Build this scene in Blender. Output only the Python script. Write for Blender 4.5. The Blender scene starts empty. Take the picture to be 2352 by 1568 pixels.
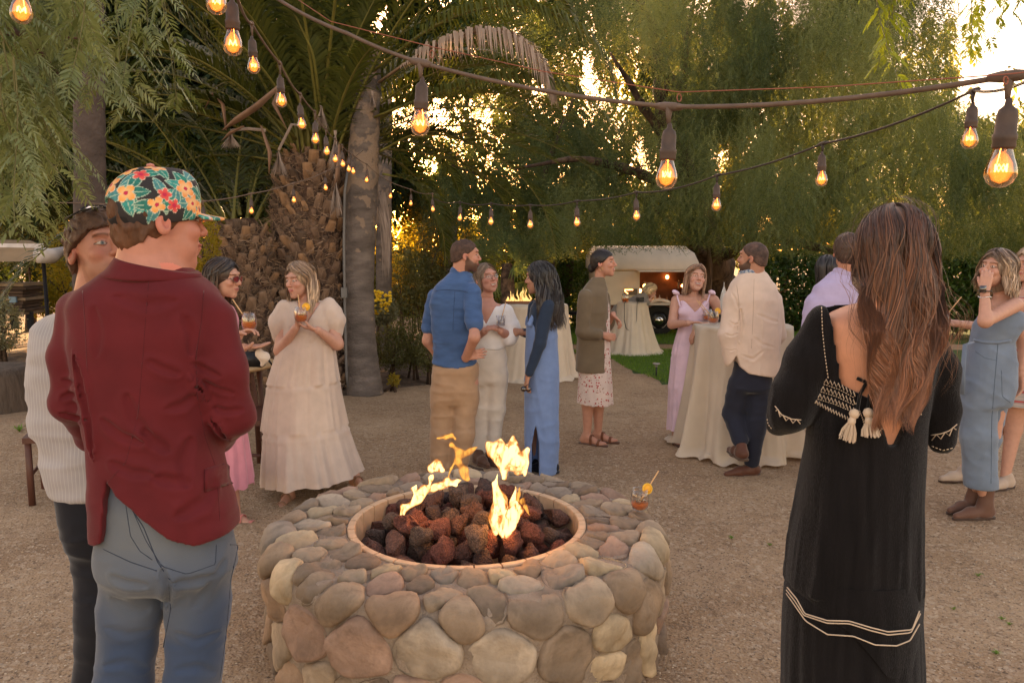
import bpy, math, random
import numpy as np
from mathutils import Vector
rng = np.random.default_rng(7); random.seed(7)
sc = bpy.context.scene
COL = sc.collection
R = math.radians
# ---------------------------------------------------------------- camera
CAMH = 1.763; PITCH = R(7.15); FPX = 1829.0
cam = bpy.data.cameras.new("camera"); camo = bpy.data.objects.new("camera", cam); COL.objects.link(camo)
cam.sensor_width = 36; cam.lens = 28.0; cam.clip_start = 0.05; cam.clip_end = 2000
camo.location = (0, 0, CAMH); camo.rotation_euler = (R(90) - PITCH, 0, 0); sc.camera = camo
# ---------------------------------------------------------------- world, sun, exposure
SUN_EL = R(6.6); SUN_AZ = R(-6.3)          # azimuth from +Y towards +X
w = bpy.data.worlds.new("World"); sc.world = w; w.use_nodes = True
nt = w.node_tree; nt.nodes.clear()
out = nt.nodes.new("ShaderNodeOutputWorld"); bg = nt.nodes.new("ShaderNodeBackground")
sky = nt.nodes.new("ShaderNodeTexSky"); sky.sky_type = 'NISHITA'; sky.sun_disc = False
sky.sun_elevation = SUN_EL; sky.sun_rotation = SUN_AZ; sky.air_density = 1.0; sky.dust_density = 1.2; sky.ozone_density = 1.0
tint = nt.nodes.new("ShaderNodeMix"); tint.data_type = 'RGBA'; tint.blend_type = 'MULTIPLY'; tint.inputs[0].default_value = 1.0
tint.inputs[7].default_value = (1.32, 0.88, 0.70, 1)
nt.links.new(sky.outputs[0], tint.inputs[6]); nt.links.new(tint.outputs[2], bg.inputs[0])
bg.inputs[1].default_value = 0.15; nt.links.new(bg.outputs[0], out.inputs[0])
sl = bpy.data.lights.new("sun", 'SUN'); sl.energy = 4.2; sl.angle = R(0.6); sl.color = (1.0, 0.66, 0.32)
so = bpy.data.objects.new("sun", sl); COL.objects.link(so)
sdir = Vector((math.sin(SUN_AZ) * math.cos(SUN_EL), math.cos(SUN_AZ) * math.cos(SUN_EL), math.sin(SUN_EL)))
so.rotation_euler = sdir.to_track_quat('Z', 'Y').to_euler(); so.location = (0, 0, 12)
vs = sc.view_settings; vs.view_transform = 'Standard'; vs.look = 'None'; vs.gamma = 1; vs.use_curve_mapping = False
vs.exposure = 2.6
sc.render.engine = 'CYCLES'
cy = sc.cycles; cy.max_bounces = 7; cy.diffuse_bounces = 3; cy.transparent_max_bounces = 12; cy.transmission_bounces = 5; cy.glossy_bounces = 3
cy.sample_clamp_indirect = 4.0; cy.caustics_reflective = False; cy.caustics_refractive = False
# ---------------------------------------------------------------- helpers
FW = np.array([0, math.cos(PITCH), -math.sin(PITCH)]); UPV = np.array([0, math.sin(PITCH), math.cos(PITCH)])
def W(px, py, Y):
    """world point seen at photo pixel (2352 wide scale) at ground distance Y"""
    d = FW + np.array([1., 0, 0]) * ((px - 1176) / FPX) + UPV * ((784 - py) / FPX)
    return np.array([0, 0, CAMH]) + d * (Y / d[1])
def pxm(Y, z=1.0): return FPX / (Y * math.cos(PITCH) + (CAMH - z) * math.sin(PITCH))
def gz(x, y):
    """ground height: level terrace, then a gentle fall to the lawn and the back"""
    y = np.asarray(y, float); x = np.asarray(x, float)
    z = -0.05 * np.clip(y - 7.5, 0, 18) * 1.0
    t = np.clip((y - 6.8) / 1.6, 0, 1)
    return z * (t * t * (3 - 2 * t))
def G(px, py):
    """ground point under a photo pixel"""
    lo, hi = 0.5, 60.
    for _ in range(40):
        m = (lo + hi) / 2; p = W(px, py, m)
        if p[2] > gz(p[0], m): lo = m
        else: hi = m
    p = W(px, py, lo); p[2] = gz(p[0], lo); return p
# value noise
_L = rng.random((32, 32, 32)).astype(np.float32) * 2 - 1
_Lf = _L.ravel()
def noise(P, f=1.0, off=0.0):
    Q = P * np.float32(1) * np.asarray(f, np.float32) + np.float32(off)
    I = np.floor(Q).astype(np.int32); F = (Q - I).astype(np.float32); F = F * F * (3 - 2 * F); I &= 31; J = (I + 1) & 31
    x0, y0, z0 = I[:, 0] * 1024, I[:, 1] * 32, I[:, 2]; x1, y1, z1 = J[:, 0] * 1024, J[:, 1] * 32, J[:, 2]
    a, b, c = F[:, 0], F[:, 1], F[:, 2]
    def l(u, v, t): return u + (v - u) * t
    return l(l(l(_Lf[x0 + y0 + z0], _Lf[x1 + y0 + z0], a), l(_Lf[x0 + y1 + z0], _Lf[x1 + y1 + z0], a), b),
             l(l(_Lf[x0 + y0 + z1], _Lf[x1 + y0 + z1], a), l(_Lf[x0 + y1 + z1], _Lf[x1 + y1 + z1], a), b), c)
def fbm(P, f, n=3, off=0.0):
    s = 0; a = 1.0
    for i in range(n): s = s + a * noise(P, np.asarray(f) * 2.03 ** i, off + i * 7.7); a *= .5
    return s
def ridge(P, f, off=0.0):
    a = 1 - np.abs(noise(P, f, off)); b = 1 - np.abs(noise(P, np.asarray(f, float) * 1.9, off + 4.4)); return .62 * (1.7 * a ** 3.2 + .55 * b ** 3 - 1.0)
# ---------------------------------------------------------------- objects
def mesh(name, V, Fq=None, Ft=None, mats=None, smooth=True, colors=None, midx=None):
    """numpy verts, quads and/or tris -> mesh data"""
    V = np.asarray(V, np.float32).reshape(-1, 3); me = bpy.data.meshes.new(name)
    nq = 0 if Fq is None else len(Fq); n3 = 0 if Ft is None else len(Ft)
    loops = []; starts = []; tot = []
    if nq: loops.append(np.asarray(Fq, np.int32).ravel()); starts.append(np.arange(nq) * 4)
    if n3: loops.append(np.asarray(Ft, np.int32).ravel()); starts.append(np.arange(n3) * 3 + nq * 4)
    loops = np.concatenate(loops); starts = np.concatenate(starts).astype(np.int32)
    me.vertices.add(len(V)); me.vertices.foreach_set("co", V.ravel())
    me.loops.add(len(loops)); me.loops.foreach_set("vertex_index", loops)
    me.polygons.add(nq + n3); me.polygons.foreach_set("loop_start", starts)
    if midx is not None: me.polygons.foreach_set("material_index", np.asarray(midx, np.int32))
    me.polygons.foreach_set("use_smooth", np.full(nq + n3, smooth))
    if mats is not None:
        for m in (mats if isinstance(mats, (list, tuple)) else [mats]): me.materials.append(m)
    if colors is not None:
        at = me.color_attributes.new("Col", 'FLOAT_COLOR', 'POINT')
        c = np.ones((len(V), 4), np.float32); c[:, :3] = colors; at.data.foreach_set("color", c.ravel())
    me.update(); me.validate(); return me
def link(name, me, parent=None, loc=None, rot=None, scale=None, **props):
    o = bpy.data.objects.new(name, me); COL.objects.link(o)
    if parent is not None: o.parent = parent
    if loc is not None: o.location = [float(v) for v in loc]
    if rot is not None: o.rotation_euler = [float(v) for v in rot]
    if scale is not None: o.scale = scale if hasattr(scale, '__len__') else (scale,) * 3
    for k, v in props.items(): o[k] = v
    return o
def thing(name, label, cat, loc=(0, 0, 0), rot=None, group=None):
    o = link(name, None, None, loc, rot, label=label, category=cat)
    if group: o['group'] = group
    return o
def tag(o, label, cat, group=None):
    o['label'] = label; o['category'] = cat
    if group: o['group'] = group
    return o
class MB:
    """collects simple shapes"""
    def __init__(s): s.v = []; s.q = []; s.t = []; s.n = 0
    def add(s, V, q=None, t=None):
        V = np.asarray(V, float).reshape(-1, 3)
        if q is not None and len(q): s.q.append(np.asarray(q) + s.n)
        if t is not None and len(t): s.t.append(np.asarray(t) + s.n)
        s.v.append(V); s.n += len(V); return s
    def box(s, c, h, rot=0.0, taper=1.0, M=None):
        c = np.asarray(c, float); h = np.asarray(h, float)
        V = np.array([[x, y, z] for z in (-1, 1) for y in (-1, 1) for x in (-1, 1)], float)
        V[4:, :2] *= taper; V = V * h
        if M is not None: V = V @ np.asarray(M).T
        elif rot: V = V @ rotz(rot).T
        return s.add(V + c, [[0, 2, 3, 1], [4, 5, 7, 6], [0, 1, 5, 4], [2, 6, 7, 3], [0, 4, 6, 2], [1, 3, 7, 5]])
    def tube(s, pts, r, seg=8, cap=True, flat=1.0):
        pts = np.asarray(pts, float); n = len(pts); r = np.broadcast_to(np.asarray(r, float), (n,))
        T = np.gradient(pts, axis=0); T /= np.linalg.norm(T, axis=1)[:, None] + 1e-9
        u = np.cross(T[0], [0, 0, 1.]);
        if np.linalg.norm(u) < 1e-3: u = np.cross(T[0], [0, 1., 0])
        u /= np.linalg.norm(u); V = []
        a = np.arange(seg) * 2 * math.pi / seg
        for i in range(n):
            u = u - T[i] * (u @ T[i]); u /= np.linalg.norm(u) + 1e-9; v = np.cross(T[i], u)
            V.append(pts[i] + r[i] * (np.cos(a)[:, None] * u + flat * np.sin(a)[:, None] * v))
        V = np.concatenate(V); q = []
        i, j = np.meshgrid(np.arange(n - 1), np.arange(seg), indexing='ij'); j2 = (j + 1) % seg
        q = np.stack([i * seg + j, i * seg + j2, (i + 1) * seg + j2, (i + 1) * seg + j], -1).reshape(-1, 4)
        t = []
        if cap:
            V = np.concatenate([V, pts[:1], pts[-1:]]); c0, c1 = n * seg, n * seg + 1
            for k in range(seg):
                k2 = (k + 1) % seg; t.append([c0, k2, k]); t.append([c1, (n - 1) * seg + k, (n - 1) * seg + k2])
        return s.add(V, q, t)
    def lathe(s, prof, seg=24, c=(0, 0, 0), M=None):
        prof = np.asarray(prof, float); a = np.arange(seg) * 2 * math.pi / seg; n = len(prof)
        V = np.stack([prof[:, 0, None] * np.cos(a), prof[:, 0, None] * np.sin(a), np.repeat(prof[:, 1, None], seg, 1)], -1).reshape(-1, 3)
        if M is not None: V = V @ np.asarray(M).T
        i, j = np.meshgrid(np.arange(n - 1), np.arange(seg), indexing='ij'); j2 = (j + 1) % seg
        return s.add(V + np.asarray(c), np.stack([i * seg + j, i * seg + j2, (i + 1) * seg + j2, (i + 1) * seg + j], -1).reshape(-1, 4))
    def data(s, name, mats, smooth=True, colors=None):
        return mesh(name, np.concatenate(s.v), np.concatenate(s.q) if s.q else None, np.concatenate(s.t) if s.t else None, mats, smooth, colors)
    def build(s, name, mats, parent=None, smooth=True, loc=None, **k):
        return link(name, s.data(name, mats, smooth), parent, loc, **k)
def rotz(a): c, s = math.cos(a), math.sin(a); return np.array([[c, -s, 0], [s, c, 0], [0, 0, 1.]])
def rotx(a): c, s = math.cos(a), math.sin(a); return np.array([[1., 0, 0], [0, c, -s], [0, s, c]])
def roty(a): c, s = math.cos(a), math.sin(a); return np.array([[c, 0, s], [0, 1., 0], [-s, 0, c]])
def unit(v): v = np.asarray(v, float); return v / (np.linalg.norm(v) + 1e-12)
def autosmooth(o, ang=35):
    me = o.data; me.update()
    try: me.set_sharp_from_angle(angle=R(ang))
    except Exception: pass
    return o
# ---------------------------------------------------------------- materials
def mat(name, col, rough=.75, var=.12, vs_=6., bump=.15, bs=120., spec=.35, sheen=0, metal=0, col2=None, c2s=3., attr=False, aniso=None, alpha=1, stretch=None, ridges=None, detail=6, coat=0, bd=.002, trans=0.0, sss=0):
    m = bpy.data.materials.new(name); m.use_nodes = True; nt = m.node_tree; N = nt.nodes; L = nt.links
    b = N["Principled BSDF"]; b.inputs["Roughness"].default_value = rough; b.inputs["Metallic"].default_value = metal
    b.inputs["Specular IOR Level"].default_value = spec; b.inputs["Alpha"].default_value = alpha
    if sheen: b.inputs["Sheen Weight"].default_value = sheen; b.inputs["Sheen Roughness"].default_value = .4
    if coat: b.inputs["Coat Weight"].default_value = coat
    if sss: b.inputs["Subsurface Weight"].default_value = sss; b.inputs["Subsurface Radius"].default_value = (.012, .005, .003); b.inputs["Subsurface Scale"].default_value = .6
    tc = N.new("ShaderNodeTexCoord"); src = tc.outputs["Object"]
    if stretch:
        mp = N.new("ShaderNodeMapping"); mp.inputs["Scale"].default_value = stretch; L.new(src, mp.inputs[0]); src = mp.outputs[0]
    def nz(scale, d=detail):
        n = N.new("ShaderNodeTexNoise"); n.inputs["Scale"].default_value = scale; n.inputs["Detail"].default_value = d; L.new(src, n.inputs["Vector"]); return n.outputs["Fac"]
    if attr:
        a = N.new("ShaderNodeAttribute"); a.attribute_name = "Col"; base = a.outputs["Color"]
    else:
        rg = N.new("ShaderNodeRGB"); rg.outputs[0].default_value = (*col, 1); base = rg.outputs[0]
    if col2 is not None:
        mr = N.new("ShaderNodeMapRange"); mr.inputs[1].default_value = .42; mr.inputs[2].default_value = .6; L.new(nz(c2s), mr.inputs[0])
        mx = N.new("ShaderNodeMix"); mx.data_type = 'RGBA'; L.new(mr.outputs[0], mx.inputs[0]); L.new(base, mx.inputs[6]); mx.inputs[7].default_value = (*col2, 1); base = mx.outputs[2]
    if var:
        mr = N.new("ShaderNodeMapRange"); mr.inputs[1].default_value = .25; mr.inputs[2].default_value = .75; mr.inputs[3].default_value = 1 - var * 1.6; mr.inputs[4].default_value = 1 + var * 1.6
        L.new(nz(vs_), mr.inputs[0]); mx = N.new("ShaderNodeMix"); mx.data_type = 'RGBA'; mx.blend_type = 'MULTIPLY'; mx.inputs[0].default_value = 1
        cb = N.new("ShaderNodeCombineColor"); [L.new(mr.outputs[0], cb.inputs[i]) for i in range(3)]
        L.new(base, mx.inputs[6]); L.new(cb.outputs[0], mx.inputs[7]); base = mx.outputs[2]
    L.new(base, b.inputs["Base Color"])
    if bump:
        h = nz(bs, 4); bp = N.new("ShaderNodeBump"); bp.inputs["Strength"].default_value = bump; bp.inputs["Distance"].default_value = bd
        L.new(h, bp.inputs["Height"]); L.new(bp.outputs[0], b.inputs["Normal"])
    if trans:
        tr = N.new("ShaderNodeBsdfTranslucent"); L.new(base, tr.inputs[0]); ms = N.new("ShaderNodeMixShader"); ms.inputs[0].default_value = trans
        L.new(b.outputs[0], ms.inputs[1]); L.new(tr.outputs[0], ms.inputs[2]); L.new(ms.outputs[0], N["Material Output"].inputs[0])
    return m
def leafmat(name, c1, c2, trans=.45, tcol=None, rough=.5):
    """leaf: colour varies per leaf through the Col attribute, light comes through it"""
    m = bpy.data.materials.new(name); m.use_nodes = True; nt = m.node_tree; N = nt.nodes; L = nt.links
    b = N["Principled BSDF"]; b.inputs["Roughness"].default_value = rough; b.inputs["Specular IOR Level"].default_value = .3
    a = N.new("ShaderNodeAttribute"); a.attribute_name = "Col"; mx = N.new("ShaderNodeMix"); mx.data_type = 'RGBA'
    sp = N.new("ShaderNodeSeparateColor"); L.new(a.outputs["Color"], sp.inputs[0]); L.new(sp.outputs[0], mx.inputs[0])
    mx.inputs[6].default_value = (*c1, 1); mx.inputs[7].default_value = (*c2, 1); L.new(mx.outputs[2], b.inputs["Base Color"])
    tr = N.new("ShaderNodeBsdfTranslucent"); m2 = N.new("ShaderNodeMix"); m2.data_type = 'RGBA'; m2.blend_type = 'MULTIPLY'; m2.inputs[0].default_value = 1
    L.new(mx.outputs[2], m2.inputs[6]); m2.inputs[7].default_value = (*(tcol or (2.6, 2.1, .7)), 1); L.new(m2.outputs[2], tr.inputs[0])
    ms = N.new("ShaderNodeMixShader"); ms.inputs[0].default_value = trans; L.new(b.outputs[0], ms.inputs[1]); L.new(tr.outputs[0], ms.inputs[2])
    L.new(ms.outputs[0], N["Material Output"].inputs[0]); return m
def emat(name, col, s):
    m = bpy.data.materials.new(name); m.use_nodes = True; N = m.node_tree.nodes; b = N["Principled BSDF"]
    b.inputs["Base Color"].default_value = (*col, 1); b.inputs["Emission Color"].default_value = (*col, 1); b.inputs["Emission Strength"].default_value = s; return m
def glassmat(name, tintc=(1, 1, 1), refl=1.0, rough=.02):
    """thin clear wall: mostly see-through, Fresnel reflections"""
    m = bpy.data.materials.new(name); m.use_nodes = True; nt = m.node_tree; N = nt.nodes; L = nt.links; N.remove(N["Principled BSDF"])
    t = N.new("ShaderNodeBsdfTransparent"); t.inputs[0].default_value = (*tintc, 1); g = N.new("ShaderNodeBsdfGlossy"); g.inputs["Roughness"].default_value = rough
    lw = N.new("ShaderNodeLayerWeight"); lw.inputs[0].default_value = .35; mr = N.new("ShaderNodeMapRange"); mr.inputs[3].default_value = .05 * refl; mr.inputs[4].default_value = .75 * refl
    L.new(lw.outputs["Facing"], mr.inputs[0]); ms = N.new("ShaderNodeMixShader"); L.new(mr.outputs[0], ms.inputs[0]); L.new(t.outputs[0], ms.inputs[1]); L.new(g.outputs[0], ms.inputs[2])
    L.new(ms.outputs[0], N["Material Output"].inputs[0]); return m
# ---------------------------------------------------------------- implicit surfaces -> continuous meshes
def smin(a, b, k):
    if k <= 0: return np.minimum(a, b)
    h = np.clip(.5 + .5 * (b - a) / k, 0, 1); return b + (a - b) * h - k * h * (1 - h)
def smax(a, b, k): return -smin(-a, -b, k)
def cone(a, b, ra, rb, flat=None):
    a = np.asarray(a, np.float32); b = np.asarray(b, np.float32); ab = b - a; l2 = float(ab @ ab) + 1e-9
    def f(P):
        q = P - a; h = np.clip(q @ ab / l2, 0, 1)[:, None]; q = q - h * ab
        if flat is not None:
            n = np.asarray(flat[0], np.float32); q = q + (q @ n)[:, None] * n * (1 / flat[1] - 1)
        return np.sqrt((q * q).sum(1)) - (ra + (rb - ra) * h[:, 0])
    return f
def ell(c, r, M=None):
    c = np.asarray(c, np.float32); r = np.asarray(r, np.float32); M = None if M is None else np.asarray(M, np.float32)
    def f(P):
        q = P - c
        if M is not None: q = q @ M
        k0 = np.sqrt(((q / r) ** 2).sum(1)) + 1e-6; k1 = np.sqrt(((q / r / r) ** 2).sum(1)) + 1e-6
        return k0 * (k0 - 1) / k1
    return f
def boxf(lo, hi, r=0.0):
    lo = np.asarray(lo, np.float32); hi = np.asarray(hi, np.float32); c = (lo + hi) / 2; h = (hi - lo) / 2 - r
    def f(P):
        q = np.abs(P - c) - h; return np.sqrt((np.maximum(q, 0) ** 2).sum(1)) + np.minimum(q.max(1), 0) - r
    return f
def obox(c, h, M, r=0.0):
    c = np.asarray(c, np.float32); h = np.asarray(h, np.float32) - r; M = np.asarray(M, np.float32)
    def f(P):
        q = np.abs((P - c) @ M) - h; return np.sqrt((np.maximum(q, 0) ** 2).sum(1)) + np.minimum(q.max(1), 0) - r
    return f
def loftf(rows, p=2.3, rnd=.02):
    """rows (z, cx, cy, a, b) any order -> upright lofted solid"""
    A = np.array(sorted(rows), np.float64); zs = A[:, 0]
    zz = np.linspace(zs[0], zs[-1], 200); T = []
    for c in range(1, 5):
        v = np.interp(zz, zs, A[:, c]); k = np.ones(13) / 13; vp = np.pad(v, 6, mode='reflect', reflect_type='odd'); T.append(np.convolve(vp, k, 'valid'))
    def f(P):
        z = P[:, 2]; cx, cy_, a, b = [np.interp(z, zz, t).astype(np.float32) for t in T]
        u = np.abs(P[:, 0] - cx) / a; v = np.abs(P[:, 1] - cy_) / b
        q = (u ** p + v ** p) ** (1 / p); d = (q - 1) * np.minimum(a, b)
        dz = np.maximum(zz[0] - z, z - zz[-1]).astype(np.float32)
        return smax(d, dz, rnd)
    return f
def union(fs, k=.02):
    def f(P):
        d = fs[0](P)
        for g in fs[1:]:
            kk = k
            if isinstance(g, tuple): g, kk = g
            d = smin(d, g(P), kk)
        return d
    return f
def surf(f, lo, hi, h):
    """surface nets on a sparse grid; returns verts, quads"""
    lo = np.asarray(lo, float); hi = np.asarray(hi, float); B = 4
    nb = np.maximum(np.ceil((hi - lo) / (h * B)).astype(int), 1); n = nb * B + 1
    cs = [lo[i] + np.arange(nb[i] + 1) * h * B for i in range(3)]
    # coarse centres
    cc = [c[:-1] + h * B / 2 for c in cs]
    C = np.stack(np.meshgrid(*cc, indexing='ij'), -1).reshape(-1, 3).astype(np.float32)
    d = f(C); act = np.abs(d) < h * B * 1.9
    F = np.repeat(np.repeat(np.repeat(np.sign(d).reshape(nb), B, 0), B, 1), B, 2).astype(np.float32)
    F = np.pad(F, ((0, 1),) * 3, mode='edge')
    ids = np.argwhere(act.reshape(nb))
    mark = np.zeros(n, bool)
    for dx in range(B + 1):
        for dy in range(B + 1):
            for dz in range(B + 1): mark[ids[:, 0] * B + dx, ids[:, 1] * B + dy, ids[:, 2] * B + dz] = True
    I = np.argwhere(mark); P = (lo + I * h).astype(np.float32); v = np.empty(len(P), np.float32)
    for s in range(0, len(P), 400000): v[s:s + 400000] = f(P[s:s + 400000])
    F[I[:, 0], I[:, 1], I[:, 2]] = v
    # close at the box border
    for ax in range(3):
        sl_ = [slice(None)] * 3
        for e in (0, -1): sl_[ax] = e; F[tuple(sl_)] = np.abs(F[tuple(sl_)]) + 1e-5
    S = F < 0; c = S[:-1, :-1, :-1].astype(np.int8)
    c = sum(S[i:n[0] - 1 + i, j:n[1] - 1 + j, k:n[2] - 1 + k].astype(np.int8) for i in (0, 1) for j in (0, 1) for k in (0, 1))
    A = np.argwhere((c > 0) & (c < 8)); idx = np.full(c.shape, -1, np.int32); idx[A[:, 0], A[:, 1], A[:, 2]] = np.arange(len(A))
    co = {}
    for i in (0, 1):
        for j in (0, 1):
            for k in (0, 1): co[(i, j, k)] = F[A[:, 0] + i, A[:, 1] + j, A[:, 2] + k]
    acc = np.zeros((len(A), 3)); cnt = np.zeros(len(A))
    for ax in range(3):
        for u in (0, 1):
            for v_ in (0, 1):
                a = [0, 0, 0]; o = [i for i in range(3) if i != ax]; a[o[0]] = u; a[o[1]] = v_; b = list(a); b[ax] = 1
                fa, fb = co[tuple(a)], co[tuple(b)]; m = (fa < 0) != (fb < 0); t = np.where(m, fa / np.where(m, fa - fb, 1), 0)
                p = np.tile(np.array(a, float), (len(A), 1)); p[:, ax] += t; acc += p * m[:, None]; cnt += m
    V = lo + (A + acc / cnt[:, None]) * h; Q = []
    for ax in range(3):
        o = [i for i in range(3) if i != ax]
        s0 = [slice(1, -1)] * 3; s1 = [slice(1, -1)] * 3; s0[ax] = slice(0, -1); s1[ax] = slice(1, None)
        a = S[tuple(s0)]; b = S[tuple(s1)]; E = np.argwhere(a != b); fl = a[E[:, 0], E[:, 1], E[:, 2]]
        if not len(E): continue
        E = E + np.array([0 if i == ax else 1 for i in range(3)])
        def ci(du, dv):
            X = E.copy(); X[:, o[0]] += du; X[:, o[1]] += dv; return idx[X[:, 0], X[:, 1], X[:, 2]]
        q = np.stack([ci(-1, -1), ci(0, -1), ci(0, 0), ci(-1, 0)], 1)
        if ax == 1: fl = ~fl
        q[~fl] = q[~fl][:, ::-1]; q = q[(q >= 0).all(1)]; Q.append(q)
    return V, np.concatenate(Q)
def fobj(name, f, lo, hi, h, m, base, parent=None, colorf=None, smooth=True, **k):
    V, Q = surf(f, lo, hi, h)
    me = mesh(name, V - np.asarray(base), Q, None, m, smooth, None if colorf is None else colorf(V))
    return link(name, me, parent, None if parent is not None else base, **k)
def PZ(px, py, z):
    d = FW + np.array([1., 0, 0]) * ((px - 1176) / FPX) + UPV * ((784 - py) / FPX)
    return np.array([0, 0, CAMH]) + d * ((z - CAMH) / d[2])
def grid(nx, ny):
    i, j = np.meshgrid(np.arange(nx - 1), np.arange(ny - 1), indexing='ij'); b = i * ny + j
    return np.stack([b, b + ny, b + ny + 1, b + 1], -1).reshape(-1, 4)
# ================================================================ GROUND
def ground_mat():
    m = bpy.data.materials.new("packed_gravel"); m.use_nodes = True; nt = m.node_tree; N = nt.nodes; L = nt.links; b = N["Principled BSDF"]
    b.inputs["Roughness"].default_value = .9; b.inputs["Specular IOR Level"].default_value = .25
    tc = N.new("ShaderNodeTexCoord"); O = tc.outputs["Object"]
    def nz(s, d=5, r=.6):
        n = N.new("ShaderNodeTexNoise"); n.inputs["Scale"].default_value = s; n.inputs["Detail"].default_value = d; n.inputs["Roughness"].default_value = r; L.new(O, n.inputs[0]); return n.outputs["Fac"]
    def mixc(f, a, c):
        x = N.new("ShaderNodeMix"); x.data_type = 'RGBA'; L.new(f, x.inputs[0])
        for k, v in ((6, a), (7, c)):
            if isinstance(v, tuple): x.inputs[k].default_value = (*v, 1)
            else: L.new(v, x.inputs[k])
        return x.outputs[2]
    def rmp(f, a, c, lo=0, hi=1):
        x = N.new("ShaderNodeMapRange"); x.inputs[1].default_value = a; x.inputs[2].default_value = c; x.inputs[3].default_value = lo; x.inputs[4].default_value = hi; L.new(f, x.inputs[0]); return x.outputs[0]
    c = mixc(rmp(nz(1.3), .35, .65), (.30, .185, .10), (.42, .28, .165))
    c = mixc(rmp(nz(.45, 3), .45, .62, 0, .6), c, (.235, .14, .078)); c = mixc(rmp(nz(9, 6), .54, .68, 0, .5), c, (.14, .082, .05))
    c = mixc(rmp(nz(3.1, 4), .55, .75, 0, .5), c, (.42, .285, .185))
    vo = N.new("ShaderNodeTexVoronoi"); vo.inputs["Scale"].default_value = 115; L.new(O, vo.inputs[0])
    sp = N.new("ShaderNodeSeparateColor"); L.new(vo.outputs["Color"], sp.inputs[0])
    c = mixc(rmp(sp.outputs[0], .45, 1, 0, .55), c, (.46, .33, .22))
    c = mixc(rmp(sp.outputs[1], .78, .97, 0, .6), c, (.08, .05, .035))
    vo3 = N.new("ShaderNodeTexVoronoi"); vo3.inputs["Scale"].default_value = 47; L.new(O, vo3.inputs[0]); s3 = N.new("ShaderNodeSeparateColor"); L.new(vo3.outputs["Color"], s3.inputs[0])
    c = mixc(rmp(s3.outputs[2], .8, .95, 0, .55), c, (.52, .39, .27))
    L.new(c, b.inputs["Base Color"])
    vo2 = N.new("ShaderNodeTexVoronoi"); vo2.inputs["Scale"].default_value = 70; L.new(O, vo2.inputs[0])
    ad = N.new("ShaderNodeMath"); ad.operation = 'ADD'; L.new(rmp(vo2.outputs[0], 0, .7, 1, 0), ad.inputs[0]); L.new(nz(25, 8, .7), ad.inputs[1])
    bp = N.new("ShaderNodeBump"); bp.inputs["Strength"].default_value = .9; bp.inputs["Distance"].default_value = .005; L.new(ad.outputs[0], bp.inputs["Height"]); L.new(bp.outputs[0], b.inputs["Normal"]); return m
M_ground = ground_mat()
ys = np.concatenate([np.linspace(-12, 1, 20), np.linspace(1.1, 9, 200), np.linspace(9.1, 30, 60), [34, 40, 50, 70, 110, 200]])
xs = np.concatenate([[-200, -90, -45, -25], np.linspace(-16, -6, 30), np.linspace(-5.9, 5.9, 180), np.linspace(6, 16, 30), [25, 45, 90, 200]])
X, Yg = np.meshgrid(xs, ys, indexing='ij'); P = np.stack([X.ravel(), Yg.ravel(), np.zeros(X.size)], 1)
hz = gz(P[:, 0], P[:, 1]) + .007 * fbm(P.astype(np.float32), 1.7, 3) + .003 * fbm(P.astype(np.float32), 11, 2)
P[:, 2] = hz
link("ground", mesh("ground", P, grid(len(xs), len(ys)), None, M_ground), kind="structure")
def bumpyz(x, y):
    q = np.stack([np.atleast_1d(x), np.atleast_1d(y), np.zeros(np.size(x))], 1).astype(np.float32)
    return gz(q[:, 0], q[:, 1]) + .007 * fbm(q, 1.7, 3) + .003 * fbm(q, 11, 2)
# loose pebbles and litter
def scatter_tris(name, XY, size, mats, flat=.5, colr=None, **k):
    n = len(XY); z = bumpyz(XY[:, 0], XY[:, 1])
    oc = np.array([[1, 0, 0], [0, 1, 0], [-1, 0, 0], [0, -1, 0], [0, 0, flat], [0, 0, -flat]], float)
    a = rng.random(n) * 6.28; s = size * (.5 + rng.random(n)) ; el = .6 + rng.random(n) * .9
    ca, sa = np.cos(a), np.sin(a); V = oc[None] * s[:, None, None]; V = V * (1 + .3 * rng.standard_normal((n, 6, 3))); V[:, :, 0] *= el[:, None]
    x = V[:, :, 0] * ca[:, None] - V[:, :, 1] * sa[:, None]; y = V[:, :, 0] * sa[:, None] + V[:, :, 1] * ca[:, None]
    V = np.stack([x + XY[:, :1], y + XY[:, 1:2], V[:, :, 2] + z[:, None] + s[:, None] * .15], -1).reshape(-1, 3)
    T = np.array([[0, 1, 4], [1, 2, 4], [2, 3, 4], [3, 0, 4]]); T = (T[None] + np.arange(n)[:, None, None] * 6).reshape(-1, 3)
    return link(name, mesh(name, V, None, T, mats, False, midx=np.repeat(rng.integers(0, len(mats), n), 4)), **k)
Mp = [mat("pebble_tan", (.38, .26, .16), .9, .2), mat("pebble_grey", (.3, .23, .17), .9, .2), mat("pebble_dark", (.13, .09, .065), .9, .2), mat("pebble_pale", (.56, .44, .32), .9, .1)]
n = 26000; yy = 1.9 + 5.5 * rng.random(n) ** 1.5; xx = (rng.random(n) * 2 - 1) * (yy * .68 + .3)
scatter_tris("pebbles", np.stack([xx, yy], 1), .0042, Mp, .6, kind="stuff", label="small loose gravel pebbles scattered over the packed dirt", category="gravel")
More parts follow.
